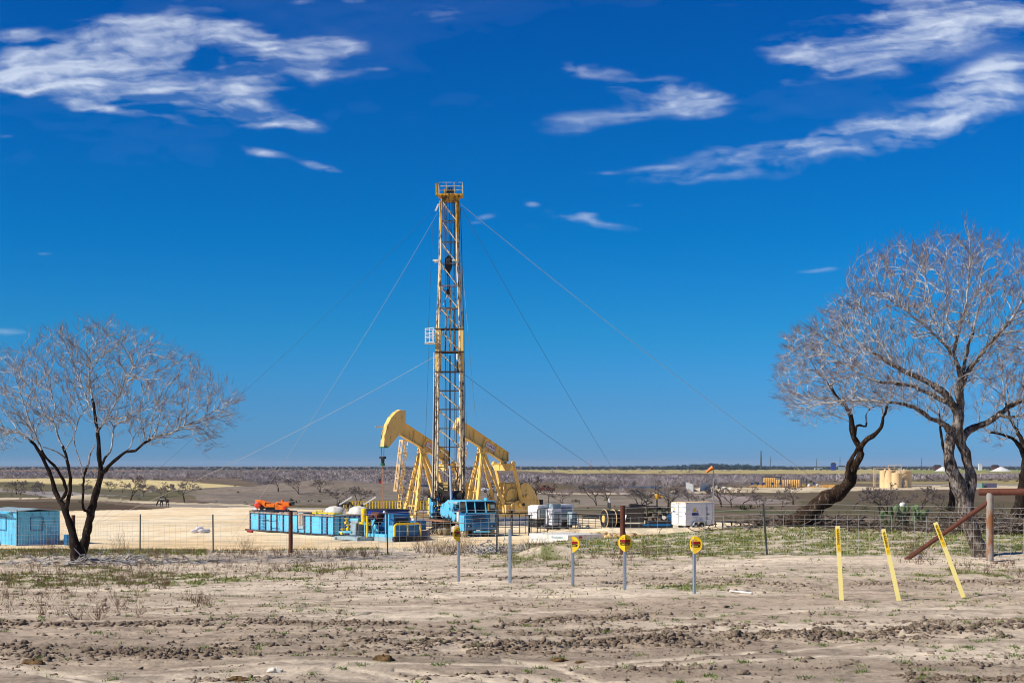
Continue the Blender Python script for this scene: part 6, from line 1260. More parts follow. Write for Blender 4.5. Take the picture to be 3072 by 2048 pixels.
# ---- far facility: storage tanks and vessel row
def ftank(px, Y, r, h, label):
    t = site('storage_tank', label, 'storage tank', px, Y, 0, 'cream storage tanks in the distance'); m = MB(); m.lathe((0, 0, 0), (0, 0, 1), [(0, r), (h, r), (h+.05, r*1.01), (h+.4, .3)], 30); m.build('shell', 'tankcream', t, smooth=True); MB().cyl((0, 0, h+.35), (0, 0, h+.75), .25, 10).build('hatch', 'tankcream', t)
    if r > 1.3: m = MB(); m.bar((-r*.2, -r-.05, .6), (-r*.2, -r-.05, 1.1), .5, .08); m.build('manway', 'tankcream', t)
FT = 508
ftank(2655, FT+3, 1.9, 6.1, 'leftmost of the tall cream storage tanks'); ftank(2669, FT-1, 1.9, 6.1, 'second tall cream storage tank from the left'); ftank(2690, FT-5, 1.8, 5.2, 'shorter cream storage tank in front of the others'); ftank(2712, FT+2, 2.6, 6.1, 'widest cream storage tank on the right')
t = site('tank_catwalk', 'cream catwalk and ladder tower joining the far storage tanks', 'catwalk', 2620, FT-2, 0); m = MB(); k_ = FT/F
m.bar((0, 0, 6.2), (85*k_, 0, 6.4), .5, .15).bar((0, 0, 7.1), (85*k_, 0, 7.3), .1, .1)
for x_ in (0, 5): m.bar((x_*k_, 0, 0), (x_*k_, 0, 7.1), .2, .2)
for z_ in range(7): m.bar((0, 0, z_), (5*k_, 0, z_), .15, .1)
for x_ in (45, 62, 85): m.bar((x_*k_, 0, 6.2), (x_*k_, 0, 8.2), .12, .12)
m.bar((45*k_, 0, 8.2), (85*k_, 0, 8.2), .12, .12); m.build('frame', 'tankcream', t); MB().bar((72*k_, -3.5, 6.2), (82*k_, -3.5, .3), .6, .3).build('stair', 'greyblue', t)
VS = [(2293+i*6.1, 1432, 1458) for i in range(6)]+[(2331, 1438, 1458), (2337.5, 1438, 1458)]+[(2350+i*6.75, 1438, 1462) for i in range(8)]
t0 = None; VN = ['first', 'second', 'third', 'fourth', 'fifth', 'sixth', 'seventh', 'eighth', 'ninth', 'tenth', 'eleventh', 'twelfth', 'thirteenth', 'fourteenth', 'fifteenth', 'sixteenth']
FV = 498
for i, (px, y0, y1) in enumerate(VS):
    X, Yv, Z = pos(px, FV); h = CZ+(HZ-y0)/F*FV-Z
    if t0 is None:
        t0 = thing('separator_vessel', '', 'separator vessel', (X, Yv, Z)); m = MB(); m.lathe((0, 0, h*.5), (0, 0, 1), [(0, .12), (.15, .31), (h*.5-.25, .31), (h*.5-.05, .2), (h*.5, .03)], 16); va = m.build('vessel_head', 'vessel', t0, smooth=True); m = MB(); m.cyl((0, 0, 0), (0, 0, h*.52), .2, 12); vb = m.build('leg_pipe', 'vessel', t0); r_ = t0
    else:
        r_ = t0.copy(); C.objects.link(r_)
        for c in (va, vb): c2 = c.copy(); C.objects.link(c2); c2.parent = r_
    r_.location = (X, Yv, Z); r_.scale = (1, 1, h/(CZ+(HZ-1432)/F*FV-pos(2293, FV)[2])); r_['label'] = 'golden upright vessel in the distant row, %s from the left' % VN[i]; r_['group'] = 'golden upright separator vessels'
t = site('vessel_skid', 'dark pipe frame and low piping around the distant golden vessels', 'pipe frame', 2286, FV+1.5, 0); k_ = FV/F; m = MB(); hz_ = CZ+(HZ-1430)/F*FV-pos(2286, FV)[2]
m.bar((0, 0, hz_), (60*k_, 0, hz_), .3, .2)
for x_ in (0, 30, 56): m.bar((x_*k_, 0, 0), (x_*k_, 0, hz_), .25, .2)
m.bar((62*k_, 0, hz_-.6), (134*k_, 0, hz_-.6), .2, .2)
for x_ in (118, 126, 134): m.bar((x_*k_, 0, 0), (x_*k_, 0, hz_-.6), .15, .15)
m.build('frame', 'black', t); m = MB()
for k in range(50): m.box((random.uniform(-40, 200)*k_, random.uniform(-1, 1), random.uniform(.2, 1.0)), (random.uniform(.5, 3), .4, random.uniform(.2, .7)))
m.build('pipework', 'vessel', t)
for i, px in enumerate((2256, 2274, 2291, 2318, 2341, 2442)):
    X, Yv, Z = pos(px, FV-4); t = thing('solar_panel', 'small dark solar panel on a post by the distant vessels, %s from the left' % VN[i], 'solar panel', (X, Yv, Z), 0, 'solar panels by the distant vessels'); MB().bar((0, 0, 0), (0, 0, 1.2), .12, .12).build('post', 'galv', t); m = MB(); m.box((0, 0, 1.5), (.9, .06, .7), mt=Matrix.Rotation(R(-25), 4, 'Y') @ Matrix.Rotation(R(-20), 4, 'X')); m.build('panel', 'solar', t)
for i, px in enumerate((2427, 2452)):
    X, Yv, Z = pos(px, FV-3); m = MB(); m.lathe((0, 0, .25), (0, 0, 1), [(0, .25), (.25, .48), (.55, .54), (.85, .45), (1.1, .1)], 18); o = m.build('round_tank', 'offwhite', None, smooth=True, loc=(X, Yv, Z)); tag(o, 'small round white tank right of the distant vessels, %s' % ('left one' if i == 0 else 'right one'), 'tank', 'round white tanks by the distant vessels')
m = MB(); a = Vector(pos(2470, FV)); 
for k in range(14): m.cyl((k*.36, 0, .1), (k*.36, 0, 1.15), .15, 8)
m.box((2.4, 0, .2), (5.2, .8, .3)); o = m.build('pipe_bank', 'vessel', None, loc=a); tag(o, 'low golden pipe bank behind the leaning tree', 'pipe bank')
def mirror_y(o):
    for c in o.children:
        if c.type == 'MESH':
            c.data.transform(Matrix.Diagonal((1, -1, 1, 1))); c.data.flip_normals()
        mirror_y(c)
bpy.context.view_layer.update()
for o in list(C.objects):
    if o.type == 'EMPTY' and o.name.split('.')[0] in ('mud_tank', 'royal_blue_tank', 'valve_manifold', 'pump_skid', 'blue_compressor', 'concrete_block', 'blue_shed', 'blue_box', 'generator'): mirror_y(o)
# far fences, liners, rock heap, masts and buildings
def strip(name, label, cat, px0, Y0, px1, Y1_, h, mt, posts=0, th=.05, kind=None):
    a = Vector(pos(px0, Y0)); b_ = Vector(pos(px1, Y1_)); m = MB(); n = 10
    pts = [a.lerp(b_, i/n)-a for i in range(n+1)]
    for i in range(n): p, q = pts[i], pts[i+1]; m.bar(p+Vector((0, 0, h/2)), q+Vector((0, 0, h/2)), th, h)
    for k in range(posts): q = (b_-a)*(k/(posts-1)); m.box((q.x, q.y, q.z+h*.6), (.12, .12, h*1.3))
    o = m.build(name, mt, None, loc=a); tag(o, label, cat); return o
M['liner'] = wornmat('pond_liner', S(74, 90, 116), S(140, 152, 168), .8, .25, .3, thr=.5); M['mesh'] = wornmat('pale_mesh', S(176, 178, 178), S(130, 128, 124), .6, .6, .6)
strip('pond_liner', 'shiny blue grey pond liner bank right of the pumpjacks', 'pond liner', 1570, 468, 1985, 474, .75, 'liner', 8)
strip('chain_fence', 'pale chain link fence between the pumpjack and the scrub on the left', 'fence', 1165, 380, 1290, 400, 1.6, 'mesh', 10)
strip('silt_fence', 'white mesh fence dipping beside the rock heap', 'fence', 2058, 420, 2080, 400, 2.0, 'mesh', 3); strip('silt_fence', 'white mesh fence rising to the right of the rock heap', 'fence', 2100, 400, 2130, 425, 2.0, 'mesh', 3)
strip('ranch_fence', 'long pale ranch fence right of the cream storage tanks', 'fence', 2728, 560, 3300, 560, .25, 'offwhite', 16, .08)
t = site('rock_heap', 'heap of pale rocks beside the white mesh fence', 'rock heap', 2150, 415, 0); m = MB()
for k in range(90):
    x_ = random.gauss(0, 2.6); m.lathe((x_, random.gauss(0, 1), max(0, .9-abs(x_)*.16)*random.random()), (random.random(), random.random(), 1), [(0, .1), (.12, random.uniform(.2, .4)), (.35, random.uniform(.15, .35)), (.5, .08)], 6)
m.build('rocks', 'concrete', t)
for (px, Y, h, lb) in ((1773, 3600, 19, 'red and white striped radio mast on the far horizon'), (2283, 3600, 42, 'tall dark water tower mast on the horizon right of the windsock'), (2311, 3800, 30, 'thin mast on the horizon just right of the dark tower'), (2450, 3800, 24, 'thin mast on the horizon above the distant pipe bank'), (2765, 3800, 26, 'thin mast on the horizon right of the cream storage tanks'), (2520, 3800, 30, 'thin mast on the horizon beside the leaning trunk')):
    X, Yv, Z = pos(px, Y); t = thing('radio_mast', lb, 'radio mast', (X, Yv, Z), 0, 'masts on the horizon'); m = MB(); m.tube([(0, 0, 0), (0, 0, h+6)], [.9 if h != 42 else 2.4, .5 if h != 42 else 1.2], 6); m.build('shaft', 'tpost' if px != 1773 else 'red', t); MB().box((0, 0, h*.75), (1.6, 1.6, h*.18)).build('antenna', 'offwhite' if px == 1773 else 'tpost', t)
for (px, Y, w_, h, mt, lb) in ((2455, 3300, 18, 5, 'greyblue', 'long white building on the horizon above the distant tanks'), (2500, 3000, 10, 13, 'royal', 'dark blue block on the horizon left of the leaning trunk'), (2525, 3000, 14, 8, 'greyblue', 'white domed tanks on the horizon at the leaning trunk'), (2940, 2900, 7, 11, 'white', 'white silo on the horizon right of the tallest tree'), (2985, 2900, 14, 9, 'rust', 'reddish house on the horizon between the silo and the pale heap'), (2812, 2900, 14, 9, 'rust', 'reddish house on the horizon left of the tallest tree'), (2990, 3000, 18, 7, 'greyblue', 'white long shed on the horizon behind the reddish house'), (1140, 430, .8, 2.4, 'red', 'small red tank by the pale chain link fence')):
    X, Yv, Z = pos(px, Y); t = thing('far_building', lb, 'building', (X, Yv, Z)); MB().box((0, 0, h/2), (w_, w_*.6, h)).build('wall', mt, t); m = MB(); m.prism([(-w_*.55, h), (w_*.55, h), (w_*.3, h*1.25), (-w_*.3, h*1.25)], (0, w_*.33, 0), (1, 0, 0), (0, 0, 1), 0, w_*.66); m.build('roof', 'offwhite' if mt == 'white' else 'darkrust', t)
for (px, h, w_) in ((2828, 7.5, 34), (3003, 7.5, 46)):
    X, Yv, Z = pos(px, 2400); m = MB(); m.lathe((0, 0, 0), (0, 0, 1), [(0, w_*.38), (h*.5, w_*.2), (h, w_*.03)], 16); o = m.build('pale_heap', 'concrete', None, smooth=True, loc=(X, Yv, Z)); tag(o, 'pale caliche heap on the horizon %s' % ('left of the tallest tree' if px < 2900 else 'right of the tallest tree'), 'heap', 'pale heaps on the horizon')
for (px, Y, mt, lb) in ((1635, 330, 'rust', 'dark red pickup parked in the field behind the generators'), (1473, 330, 'white', 'white van parked behind the right pumpjack')):
    X, Yv, Z = pos(px, Y); t = thing('parked_truck', lb, 'pickup truck', (X, Yv, Z), R(5)); m = MB(); m.prism([(-2.3, .5), (2.3, .5), (2.3, 1.1), (1.2, 1.15), (.7, 1.75), (-.6, 1.75), (-.9, 1.15), (-2.3, 1.1)], (0, .8, 0), (1, 0, 0), (0, 0, 1), 0, 1.6); m.build('body', mt, t, bevel=.05); MB().box((.1, 0, 1.42), (1.1, 1.64, .36)).build('window', 'glass', t)
    for x_ in (-1.4, 1.4): wheel((x_, -.75, .36), (0, -1, 0), .36, .24, 'rubber', t, 'galv', .5)
t = site('green_container', 'pale green containers and a dark trailer right of the forked trunk', 'container', 2925, 500, 0); MB().box((0, 0, .9), (4.5, 2, 1.6)).build('box', 'greyblue', t); MB().box((5.5, .5, .9), (4.0, 2, 1.6)).build('dark_box', 'purple', t); MB().box((2.4, -.5, .9), (.5, 1.5, 1.7)).build('green_end', 'green', t)
# ------------------------------------------------------------------ fence, markers, brace and litter in front
def gtop(X, Y):
    a, b_ = np.array([float(X)]), np.array([float(Y)]); return float(gh(a, b_)[0]+micro(a, b_)[0][0])
def fence_pt(px): u = (px-CXP)/F; Y = 43.5/(1+.72*u); return u*Y, Y
fx0, fy0 = fence_pt(-700); t = thing('wire_fence', 'long woven wire fence on steel posts crossing before the well pad', 'fence', (fx0, fy0, gtop(fx0, fy0))); FB = Vector((fx0, fy0, gtop(fx0, fy0)))
pts = []
x0, x1 = fence_pt(-700)[0], fence_pt(3500)[0]; n_ = 150
for i in range(n_+1):
    X = x0+(x1-x0)*i/n_; Y = 43.5-.72*X; pts.append(Vector((X, Y, gtop(X, Y)))-FB)
m = MB(); hts = [.06, .24, .42, .60, .78, .96, 1.08]; ht2 = [1.20, 1.34]
def sm(k): return sum((pts[min(max(k+j, 0), n_)].z for j in range(-3, 4)))/7
base_l = [Vector((p.x, p.y, sm(k))) for k, p in enumerate(pts)]
wob = lambda k, h: .012*math.sin(k*.9+h*7)+.02*math.sin(k*.23+h*3)
for h in hts: m.tube([p+Vector((0, 0, h+wob(k, h))) for k, p in enumerate(base_l)], .0042, 3)
wm = m.build('woven_wire', 'zinc', t); m = MB()
for h in ht2: m.tube([p+Vector((0, 0, h+wob(k, h))) for k, p in enumerate(base_l)], .0048, 3)
m.build('top_strand', 'zinc', t)
seg = [[], [], [], []]; L_ = (Vector((x1, 43.5-.72*x1, 0))-Vector((x0, 43.5-.72*x0, 0))).length; k = 0; s_ = 0
while s_ < L_:
    f_ = s_/L_*n_; i = min(int(f_), n_-1); p = base_l[i].lerp(base_l[i+1], f_-i); j = random.uniform(-.015, .015)
    seg[0].append(p+Vector((0, 0, .05))); seg[1].append(p+Vector((j, 0, 1.08))); seg[2].append(.0036); seg[3].append(.0036); s_ += .30 if f_ > n_*.42 else .18
tubes_mesh('stay_wire', seg, 'zinc', 3, t, smooth=False)
FP = [(-300, 0, 1.45), (-80, 1, 1.5), (220, 1, 1.38), (420, 0, 1.4), (640, 0, 1.38), (872, 1, 1.42), (1163, 0, 1.42), (1490, 0, 1.44), (1868, 1, 1.42), (2303, 0, 1.40), (3350, 0, 1.4)]
for (px, ty, h) in FP:
    X, Y = fence_pt(px); b_ = Vector((X, Y, gtop(X, Y)))-FB; lean = Vector((random.uniform(-.03, .03), 0, 0))
    if px == 2303: lean = Vector((-.12, 0, 0))
    m = MB()
    if ty: m.tube([b_-Vector((0, 0, .2)), b_+Vector((0, 0, h))], .074, 14); o = m.build('pipe_post', 'rust', t, smooth=True)
    else:
        m.bar(b_-Vector((0, 0, .2)), b_+lean+Vector((0, 0, h)), .012, .05).bar(b_-Vector((0, -.02, .2)), b_+lean+Vector((0, .02, h)), .04, .012); o = m.build('steel_post', 'tpost', t)
# rusty pipe corner brace
X, Y = fence_pt(2970); z_ = gtop(X, Y); t = thing('pipe_brace', 'rusty pipe corner brace with slanting dark strut and pale streaked post', 'pipe brace', (X, Y, z_)); B0 = Vector((X, Y, z_)); dirf = Vector((1, -.72, 0)).normalized(); th_top = CZ+(HZ-1478)/F*Y-z_
MB().tube([(0, 0, -.2), (0, 0, th_top)], .088, 20).build('post', 'rustor', t, smooth=True); m = MB(); m.tube([-dirf*.26+Vector((0, 0, th_top+.02)), dirf*2.6+Vector((0, 0, th_top+.07))], .083, 20); m.build('top_rail', 'rust', t, smooth=True); MB().tube([dirf*2.4+Vector((0, 0, -.2)), dirf*2.4+Vector((0, 0, th_top))], .088, 16).build('post', 'rustor', t, smooth=True)
X2_, Y2_ = g_at(2716, 1676); st_ = Vector((X2_, Y2_, gtop(X2_, Y2_)-.03))-B0; m = MB(); m.tube([st_, Vector((-.03, 0, th_top-.22))], .058, 16); m.build('strut', 'rust', t, smooth=True)
# pipeline markers
def bend(o, ang):
    for v in o.data.vertices:
        x, y, z = v.co
        if abs(x) > 1e-5: s = 1 if x > 0 else -1; v.co = (x*cos(ang)+0*y - (-y)*0, y+abs(x)*sin(ang), z)
M['darkred'] = wornmat('dark_red_print', S(96, 2, 2), S(80, 4, 2), .2, 8.0, .5)
def marker(px, py, topy, rot, label, sign=True):
    X, Y = g_at(px, py); z = gtop(X, Y); h = (py-topy)/F*Y; t = thing('pipeline_marker' if sign else 'marker_post', label, 'marker' if sign else 'post', (X, Y, z), R(rot) if sign else 0, 'pipeline markers in a row' if sign else None)
    ph = h-.06 if sign else h; m = MB()
    tw = Matrix.Rotation(R(-rot+12), 4, 'Z') if sign else Matrix.Identity(4)
    for a_, b_ in (((0, .0), (.034, .006)), ((-.02, .014), (.006, .03)), ((.02, .014), (.006, .03)), ((-.033, .028), (.022, .005)), ((.033, .028), (.022, .005))):
        c_ = tw @ Vector((a_[0]*.8, a_[1]*.8, (ph-.2)/2)); m.box(c_, (b_[0]*.8 if b_[0] != .034 else .032, b_[1], ph+.2), mt=tw)
    po = m.build('channel_post', 'galv', t); hl = MB()
    for k in range(int(ph/.05)): hl.box(tw @ Vector((0, -.0045, .04+k*.05)), (.010, .002, .016), mt=tw)
    hl.build('post_holes', 'tpost', po)
    if not sign: return t
    cz = h-.175; r = .155; A_ = R(30)
    def half(s, r_, y0, y1):
        n = 14; ps = []
        for k in range(n+1):
            a = pi/2-pi*k/n; x = r_*cos(a)*s; z_ = r_*sin(a)*1.02
            if z_ < -r_*.45: x *= 1-.35*((-z_/r_)-.45)/.55; z_ *= 1.10
            ps.append((x if abs(x) > 1e-4 else 0, z_))
        if s < 0: ps = ps[::-1]
        m = MB(); m.prism(ps, (0, 0, cz), (1, 0, 0), (0, 0, 1), -y1, -y0); return m
    pl = [];
    for s in (-1, 1):
        o = half(s, r, -.016, -.006).build('disc_half', 'signy', t); bend(o, A_); pl.append(o)
    def addm(mb, nm, mt):
        o = mb.build(nm, mt, pl[1]); bend(o, A_); return o
    def bandpoly(z0, z1, k0, k1, y, mt, nm):
        for s in (-1, 1): m = MB(); m.prism([(0, z0), (s*k0*r, z0), (s*k1*r, z1), (0, z1)], (0, 0, cz), (1, 0, 0), (0, 0, 1), -y, -(y-.002)); addm(m, nm, mt)
    bandpoly(.008, .062, .80, .72, -.019, 'ink', 'red_band_edge'); bandpoly(.012, .060, .70, .64, -.022, 'signr', 'red_band'); bandpoly(-.052, -.006, .66, .78, -.020, 'ink', 'black_band')
    for txt, sz_, zz, mt, sxx in (('WARNING', .050, .036, 'darkred', .88), ('HIGH PRESSURE', .030, .0, 'ink', .8), ('GAS LINE', .040, -.030, 'signy', .95)):
        o = text_mesh(txt, sz_, mt, 'lettering', pl[1], (0, -.024, cz+zz), fm, bold=.0006, ext=.0008, sx=sxx); bend(o, A_)
    m = MB(); m.box((-.05, -.018, cz+.085), (.05, .003, .012)).box((.035, -.018, cz+.085), (.012, .003, .022)).box((0, -.018, cz+.11), (.004, .003, .03)); addm(m, 'small_mark', 'ink')
    # raised rim
    m = MB(); n = 36; P_ = []
    for k in range(n+1):
        a = 2*pi*k/n; x = r*cos(a); z_ = r*sin(a)*1.02
        if z_ < -r*.45: x *= 1-.35*((-z_/r)-.45)/.55; z_ *= 1.10
        P_.append((x, -.016, cz+z_))
    m.tube(P_, .006, 5, False); addm(m, 'rim', 'signy'); return t
marker(1376, 1742, 1576, 58, 'yellow disc marker turned away showing its dark orange side, leftmost of the row')
marker(1530, 1745, 1583, 0, 'bare galvanised channel post without a sign, second upright from the left', sign=False)
marker(1719, 1755, 1604, -52, 'yellow warning disc seen half turned, in front of the concrete block')
marker(1875, 1767, 1600, -3, 'yellow warning disc seen full face before the thick rusty fence post')
marker(2084, 1777, 1603, -34, 'yellow warning disc slightly turned, rightmost marker of the row below the trailer')
# lath stakes
for i, (bx, by, tx, ty, lb) in enumerate(((2525, 1797, 2513, 1575, 'pale yellow flat stake standing nearly upright, leftmost of three'), (2697, 1797, 2651, 1582, 'pale yellow flat stake leaning a little left, middle of three'), (2891, 1790, 2809, 1565, 'pale yellow flat stake leaning most, rightmost before the rusty strut'))):
    X, Y = g_at(bx, by); z = gtop(X, Y); h = (by-ty)/F*Y; lean = math.atan2((tx-bx), (by-ty)); t = thing('lath_stake', lb, 'stake', (X, Y, z), 0, 'pale yellow lath stakes'); t.rotation_euler = (0, lean, R(-14)); h = h/cos(lean); w_ = .082
    m = MB(); m.box((0, 0, h/2-.05), (w_, .014, h+.1)); m.build('lath', 'stake', t, bevel=.002)
    m = MB(); m.box((0, -.0085, h-.27), (w_*.72, .003, .42)); dc = m.build('warning_decal', 'signy', t)
    fr = Matrix(((0, 1, 0), (0, 0, -1), (-1, 0, 0)))   # text reads downward
    text_mesh('WARNING', .05, 'ink', 'lettering', dc, (-.004, -.0115, h-.2), fr, bold=.0008, ext=.001, sx=1.25)
    m = MB()
    for k, zz in enumerate((.40, .415, .43, .445)): m.box((.004, -.0105, h-zz), (w_*.5, .002, .004))
    for k in range(5): m.box((.022, -.0105, h-.14-k*.035), (.006, .002, .02))
    m.build('small_print', 'logoyel' if 0 else 'rustor', dc)
# white plastic pipe and small litter
def gpt(px, py, dz=0): X, Y = g_at(px, py); return Vector((X, Y, gtop(X, Y)+dz))
a, b_ = gpt(2190, 1774, .03), gpt(2256, 1781, .03); m = MB(); m.tube([(0, 0, 0), b_-a], .02, 10); o = m.build('plastic_pipe', 'offwhite', None, loc=a, smooth=True); tag(o, 'short white plastic pipe lying on the mud between markers and stakes', 'pipe')
a = gpt(1584, 1664); m = MB(); m.bar((0, 0, -.05), (-.14, 0, .42), .035, .03); o = m.build('white_stick', 'offwhite', None, loc=a); tag(o, 'thin white stick stuck in the ground left of the sand heap', 'stick')
def rock(px, py, r, mt, name, label, cat, flat=.6, n=26, sq=1.6):
    a = gpt(px, py, r*.2); rg = random.Random(px); m = MB(); prof = 9; vs = []; fs = []
    for i in range(prof):
        th = pi*i/(prof-1)
        for j in range(n):
            ph = 2*pi*j/n; k = 1+.22*math.sin(ph*3+th*2+px)+.14*math.sin(ph*5-th*4)+rg.uniform(-.07, .07); vs.append(Vector((r*sq*k*sin(th)*cos(ph), r*k*sin(th)*sin(ph), r*flat*k*cos(th))))
    for i in range(prof-1):
        for j in range(n): fs.append([i*n+j, i*n+(j+1) % n, (i+1)*n+(j+1) % n, (i+1)*n+j])
    m.add(vs, fs); o = m.build(name, mt, None, loc=a, smooth=False); tag(o, label, cat); return o
M['whitestone'] = wornmat('pale_stone', S(226, 220, 206), S(160, 144, 120), .7, 14, .9, bump=.8); M['dung'] = wornmat('brown_dung', S(112, 86, 52), S(70, 50, 30), .8, 20, .95, bump=1)
rock(822, 2014, .055, 'whitestone', 'stone', 'white rough stone lying near the bottom edge of the photo', 'stone'); rock(205, 1846, .03, 'whitestone', 'stone', 'small white stone in the weeds at the far left', 'stone')
rock(1152, 1984, .075, 'dung', 'dung_heap', 'rounded brown dung heap near the bottom centre left', 'dung', .7); rock(102, 1983, .08, 'dung', 'dung_heap', 'flat brown dung heap below the clods at the left', 'dung', .45)
rock(1675, 1983, .05, 'dung', 'dung_heap', 'brown dung lump at the bottom centre, larger left one of a pair', 'dung', .6, sq=2); rock(1740, 1986, .035, 'dung', 'dung_heap', 'brown dung lump at the bottom centre, smaller right one of a pair', 'dung', .5, sq=2); rock(710, 2043, .06, 'dung', 'dung_heap', 'brown dung heap cut by the bottom edge of the photo', 'dung', .5, sq=2)
rock(1735, 1661, .05, 'offwhite', 'white_ball', 'small white ball in the grass right of the sand heap', 'ball', 1.0, sq=1.0); rock(2754, 1668, .07, 'white', 'crumpled_paper', 'crumpled white paper at the foot of the rusty strut', 'paper', .9)
# prickly pear
X, Y = (2715-CXP)/F*51.5, 51.5; z = gz(X, Y); t = thing('prickly_pear', 'green prickly pear cactus clump behind the fence left of the tallest tree', 'cactus', (X, Y, z)); M['pad'] = wornmat('cactus_skin', S(84, 106, 66), S(140, 140, 90), .5, 6, .6, var=.3); rg = random.Random(4); m = MB(); stemp = [(-.6+1.2*k/19+rg.uniform(-.06, .06), rg.uniform(-.35, .35), 0) for k in range(20)]; pads = []
def padm(c, ang, tilt, r):
    mt = Matrix.Translation(c) @ Matrix.Rotation(ang, 4, 'Z') @ Matrix.Rotation(tilt, 4, 'Y'); vs = []; n = 12
    for k, (rr_, yy) in enumerate(((.001, -.022), (.8, -.02), (1, 0), (.8, .02), (.001, .022))):
        for j in range(n): a = 2*pi*j/n; vs.append(mt @ Vector((cos(a)*r*.78*rr_, yy, r+sin(a)*r*rr_*1.05)))
    fs = [[i*n+j, i*n+(j+1) % n, (i+1)*n+(j+1) % n, (i+1)*n+j] for i in range(4) for j in range(n)]; m.add(vs, fs); return mt @ Vector((rg.uniform(-.3, .3)*r, 0, 1.9*r))
for s in stemp:
    c = Vector(s); hmax = .85*(1-abs(s[0])/1.0*.55)
    for k in range(4):
        if c.z > hmax: break
        c2 = padm(c, rg.uniform(-.9, .9), rg.uniform(-.5, .5)+s[0]*.5, rg.uniform(.10, .15))
        if rg.random() < .7: padm(c+Vector((0, 0, .05)), rg.uniform(-1, 1), rg.uniform(-1.0, 1.0), rg.uniform(.08, .12))
        c = c2
m.build('pads', 'pad', t, smooth=True)
a = Vector((X-.08, Y+.1, z+.78)); m = MB(); m.lathe((0, 0, 0), (.2, 0, 1), [(0, .11), (.05, .13), (.2, .11), (.24, .03)], 14); o = m.build('white_jug', 'offwhite', None, loc=a, smooth=True); tag(o, 'white plastic jug resting on top of the prickly pear', 'jug')
M['deadw'] = barkmat('weathered_dead_wood', S(92, 78, 68), S(168, 156, 146), 6, .48, .8, 1)
# brush piles of dead branches
def brush(px, Y, w, h, n, label, seed, mt='branch', name='brush_pile', thick=.02):
    rg = np.random.default_rng(seed); X = (px-CXP)/F*Y; z = gz(X, Y); S4 = [[], [], [], []]
    for i in range(n):
        p = np.array([rg.normal(0, w*.36), rg.normal(0, .45), 0]); p[2] = abs(rg.normal(0, .3))*h*max(0, 1-(abs(p[0])/w)); gx = gz(X+p[0], Y+p[1])-z; p[2] += gx+.01
        d = np.array([rg.normal(0, 1), rg.normal(0, .5), rg.uniform(0, .7)*h]); d /= np.linalg.norm(d); r = rg.uniform(.3, 1)**2*thick+.004; L2 = rg.uniform(.3, 1.1)*w*.28; ns = 6
        for j in range(ns):
            q = p+d*L2/ns; q[2] = min(max(q[2], gx+.005), gx+h*1.1); S4[0].append(p); S4[1].append(q); S4[2].append(r*(1-j/ns*.6)); S4[3].append(r*(1-(j+1)/ns*.6)); 
            if j > 1 and rg.random() < .5:
                e = d+rg.normal(0, .7, 3); e /= np.linalg.norm(e); q2 = q+e*L2*.3; q2[2] = max(q2[2], gx); S4[0].append(q); S4[1].append(q2); S4[2].append(r*.4); S4[3].append(r*.2)
            p = q; d = d+rg.normal(0, .28, 3); d /= np.linalg.norm(d)
    o = tubes_mesh(name, S4, mt, 4, None); o.location = (X, Y, z); tag(o, label, 'brush pile', None, 'stuff'); return o
brush(360, 42.2, 3.2, .28, 70, 'dead branches strewn right of the left tree trunk', 1, 'branch', thick=.035); brush(120, 42.8, 3.0, .2, 50, 'thin dead branches strewn left of the left tree trunk', 2, 'branch')
brush(1468, 44.2, 1.3, .62, 90, 'tangled grey brush pile at the fence right of the leftmost disc marker', 3, 'branch', thick=.03); brush(1590, 43.2, 1.8, .16, 40, 'low dead branches lying between the brush pile and the sand heap', 4, 'branch')
brush(2400, 54.0, 4.5, .28, 160, 'low dead roots and branches around the foot of the leaning tree', 5, 'deadw', thick=.05); brush(2900, 50, 4.6, .75, 300, 'large heap of grey brush behind the tallest tree and brace', 6, 'deadw', thick=.03); brush(2600, 53, 2.6, .3, 60, 'low grey brush between the leaning tree and the prickly pear', 7, 'deadw'); brush(3060, 48, 3.0, .8, 160, 'grey brush heap at the right edge of the photo', 8, 'deadw', thick=.04); brush(2200, 60, 4, .14, 110, 'low pale brush line right of the trailer by the pipe rack', 9, 'deadw')
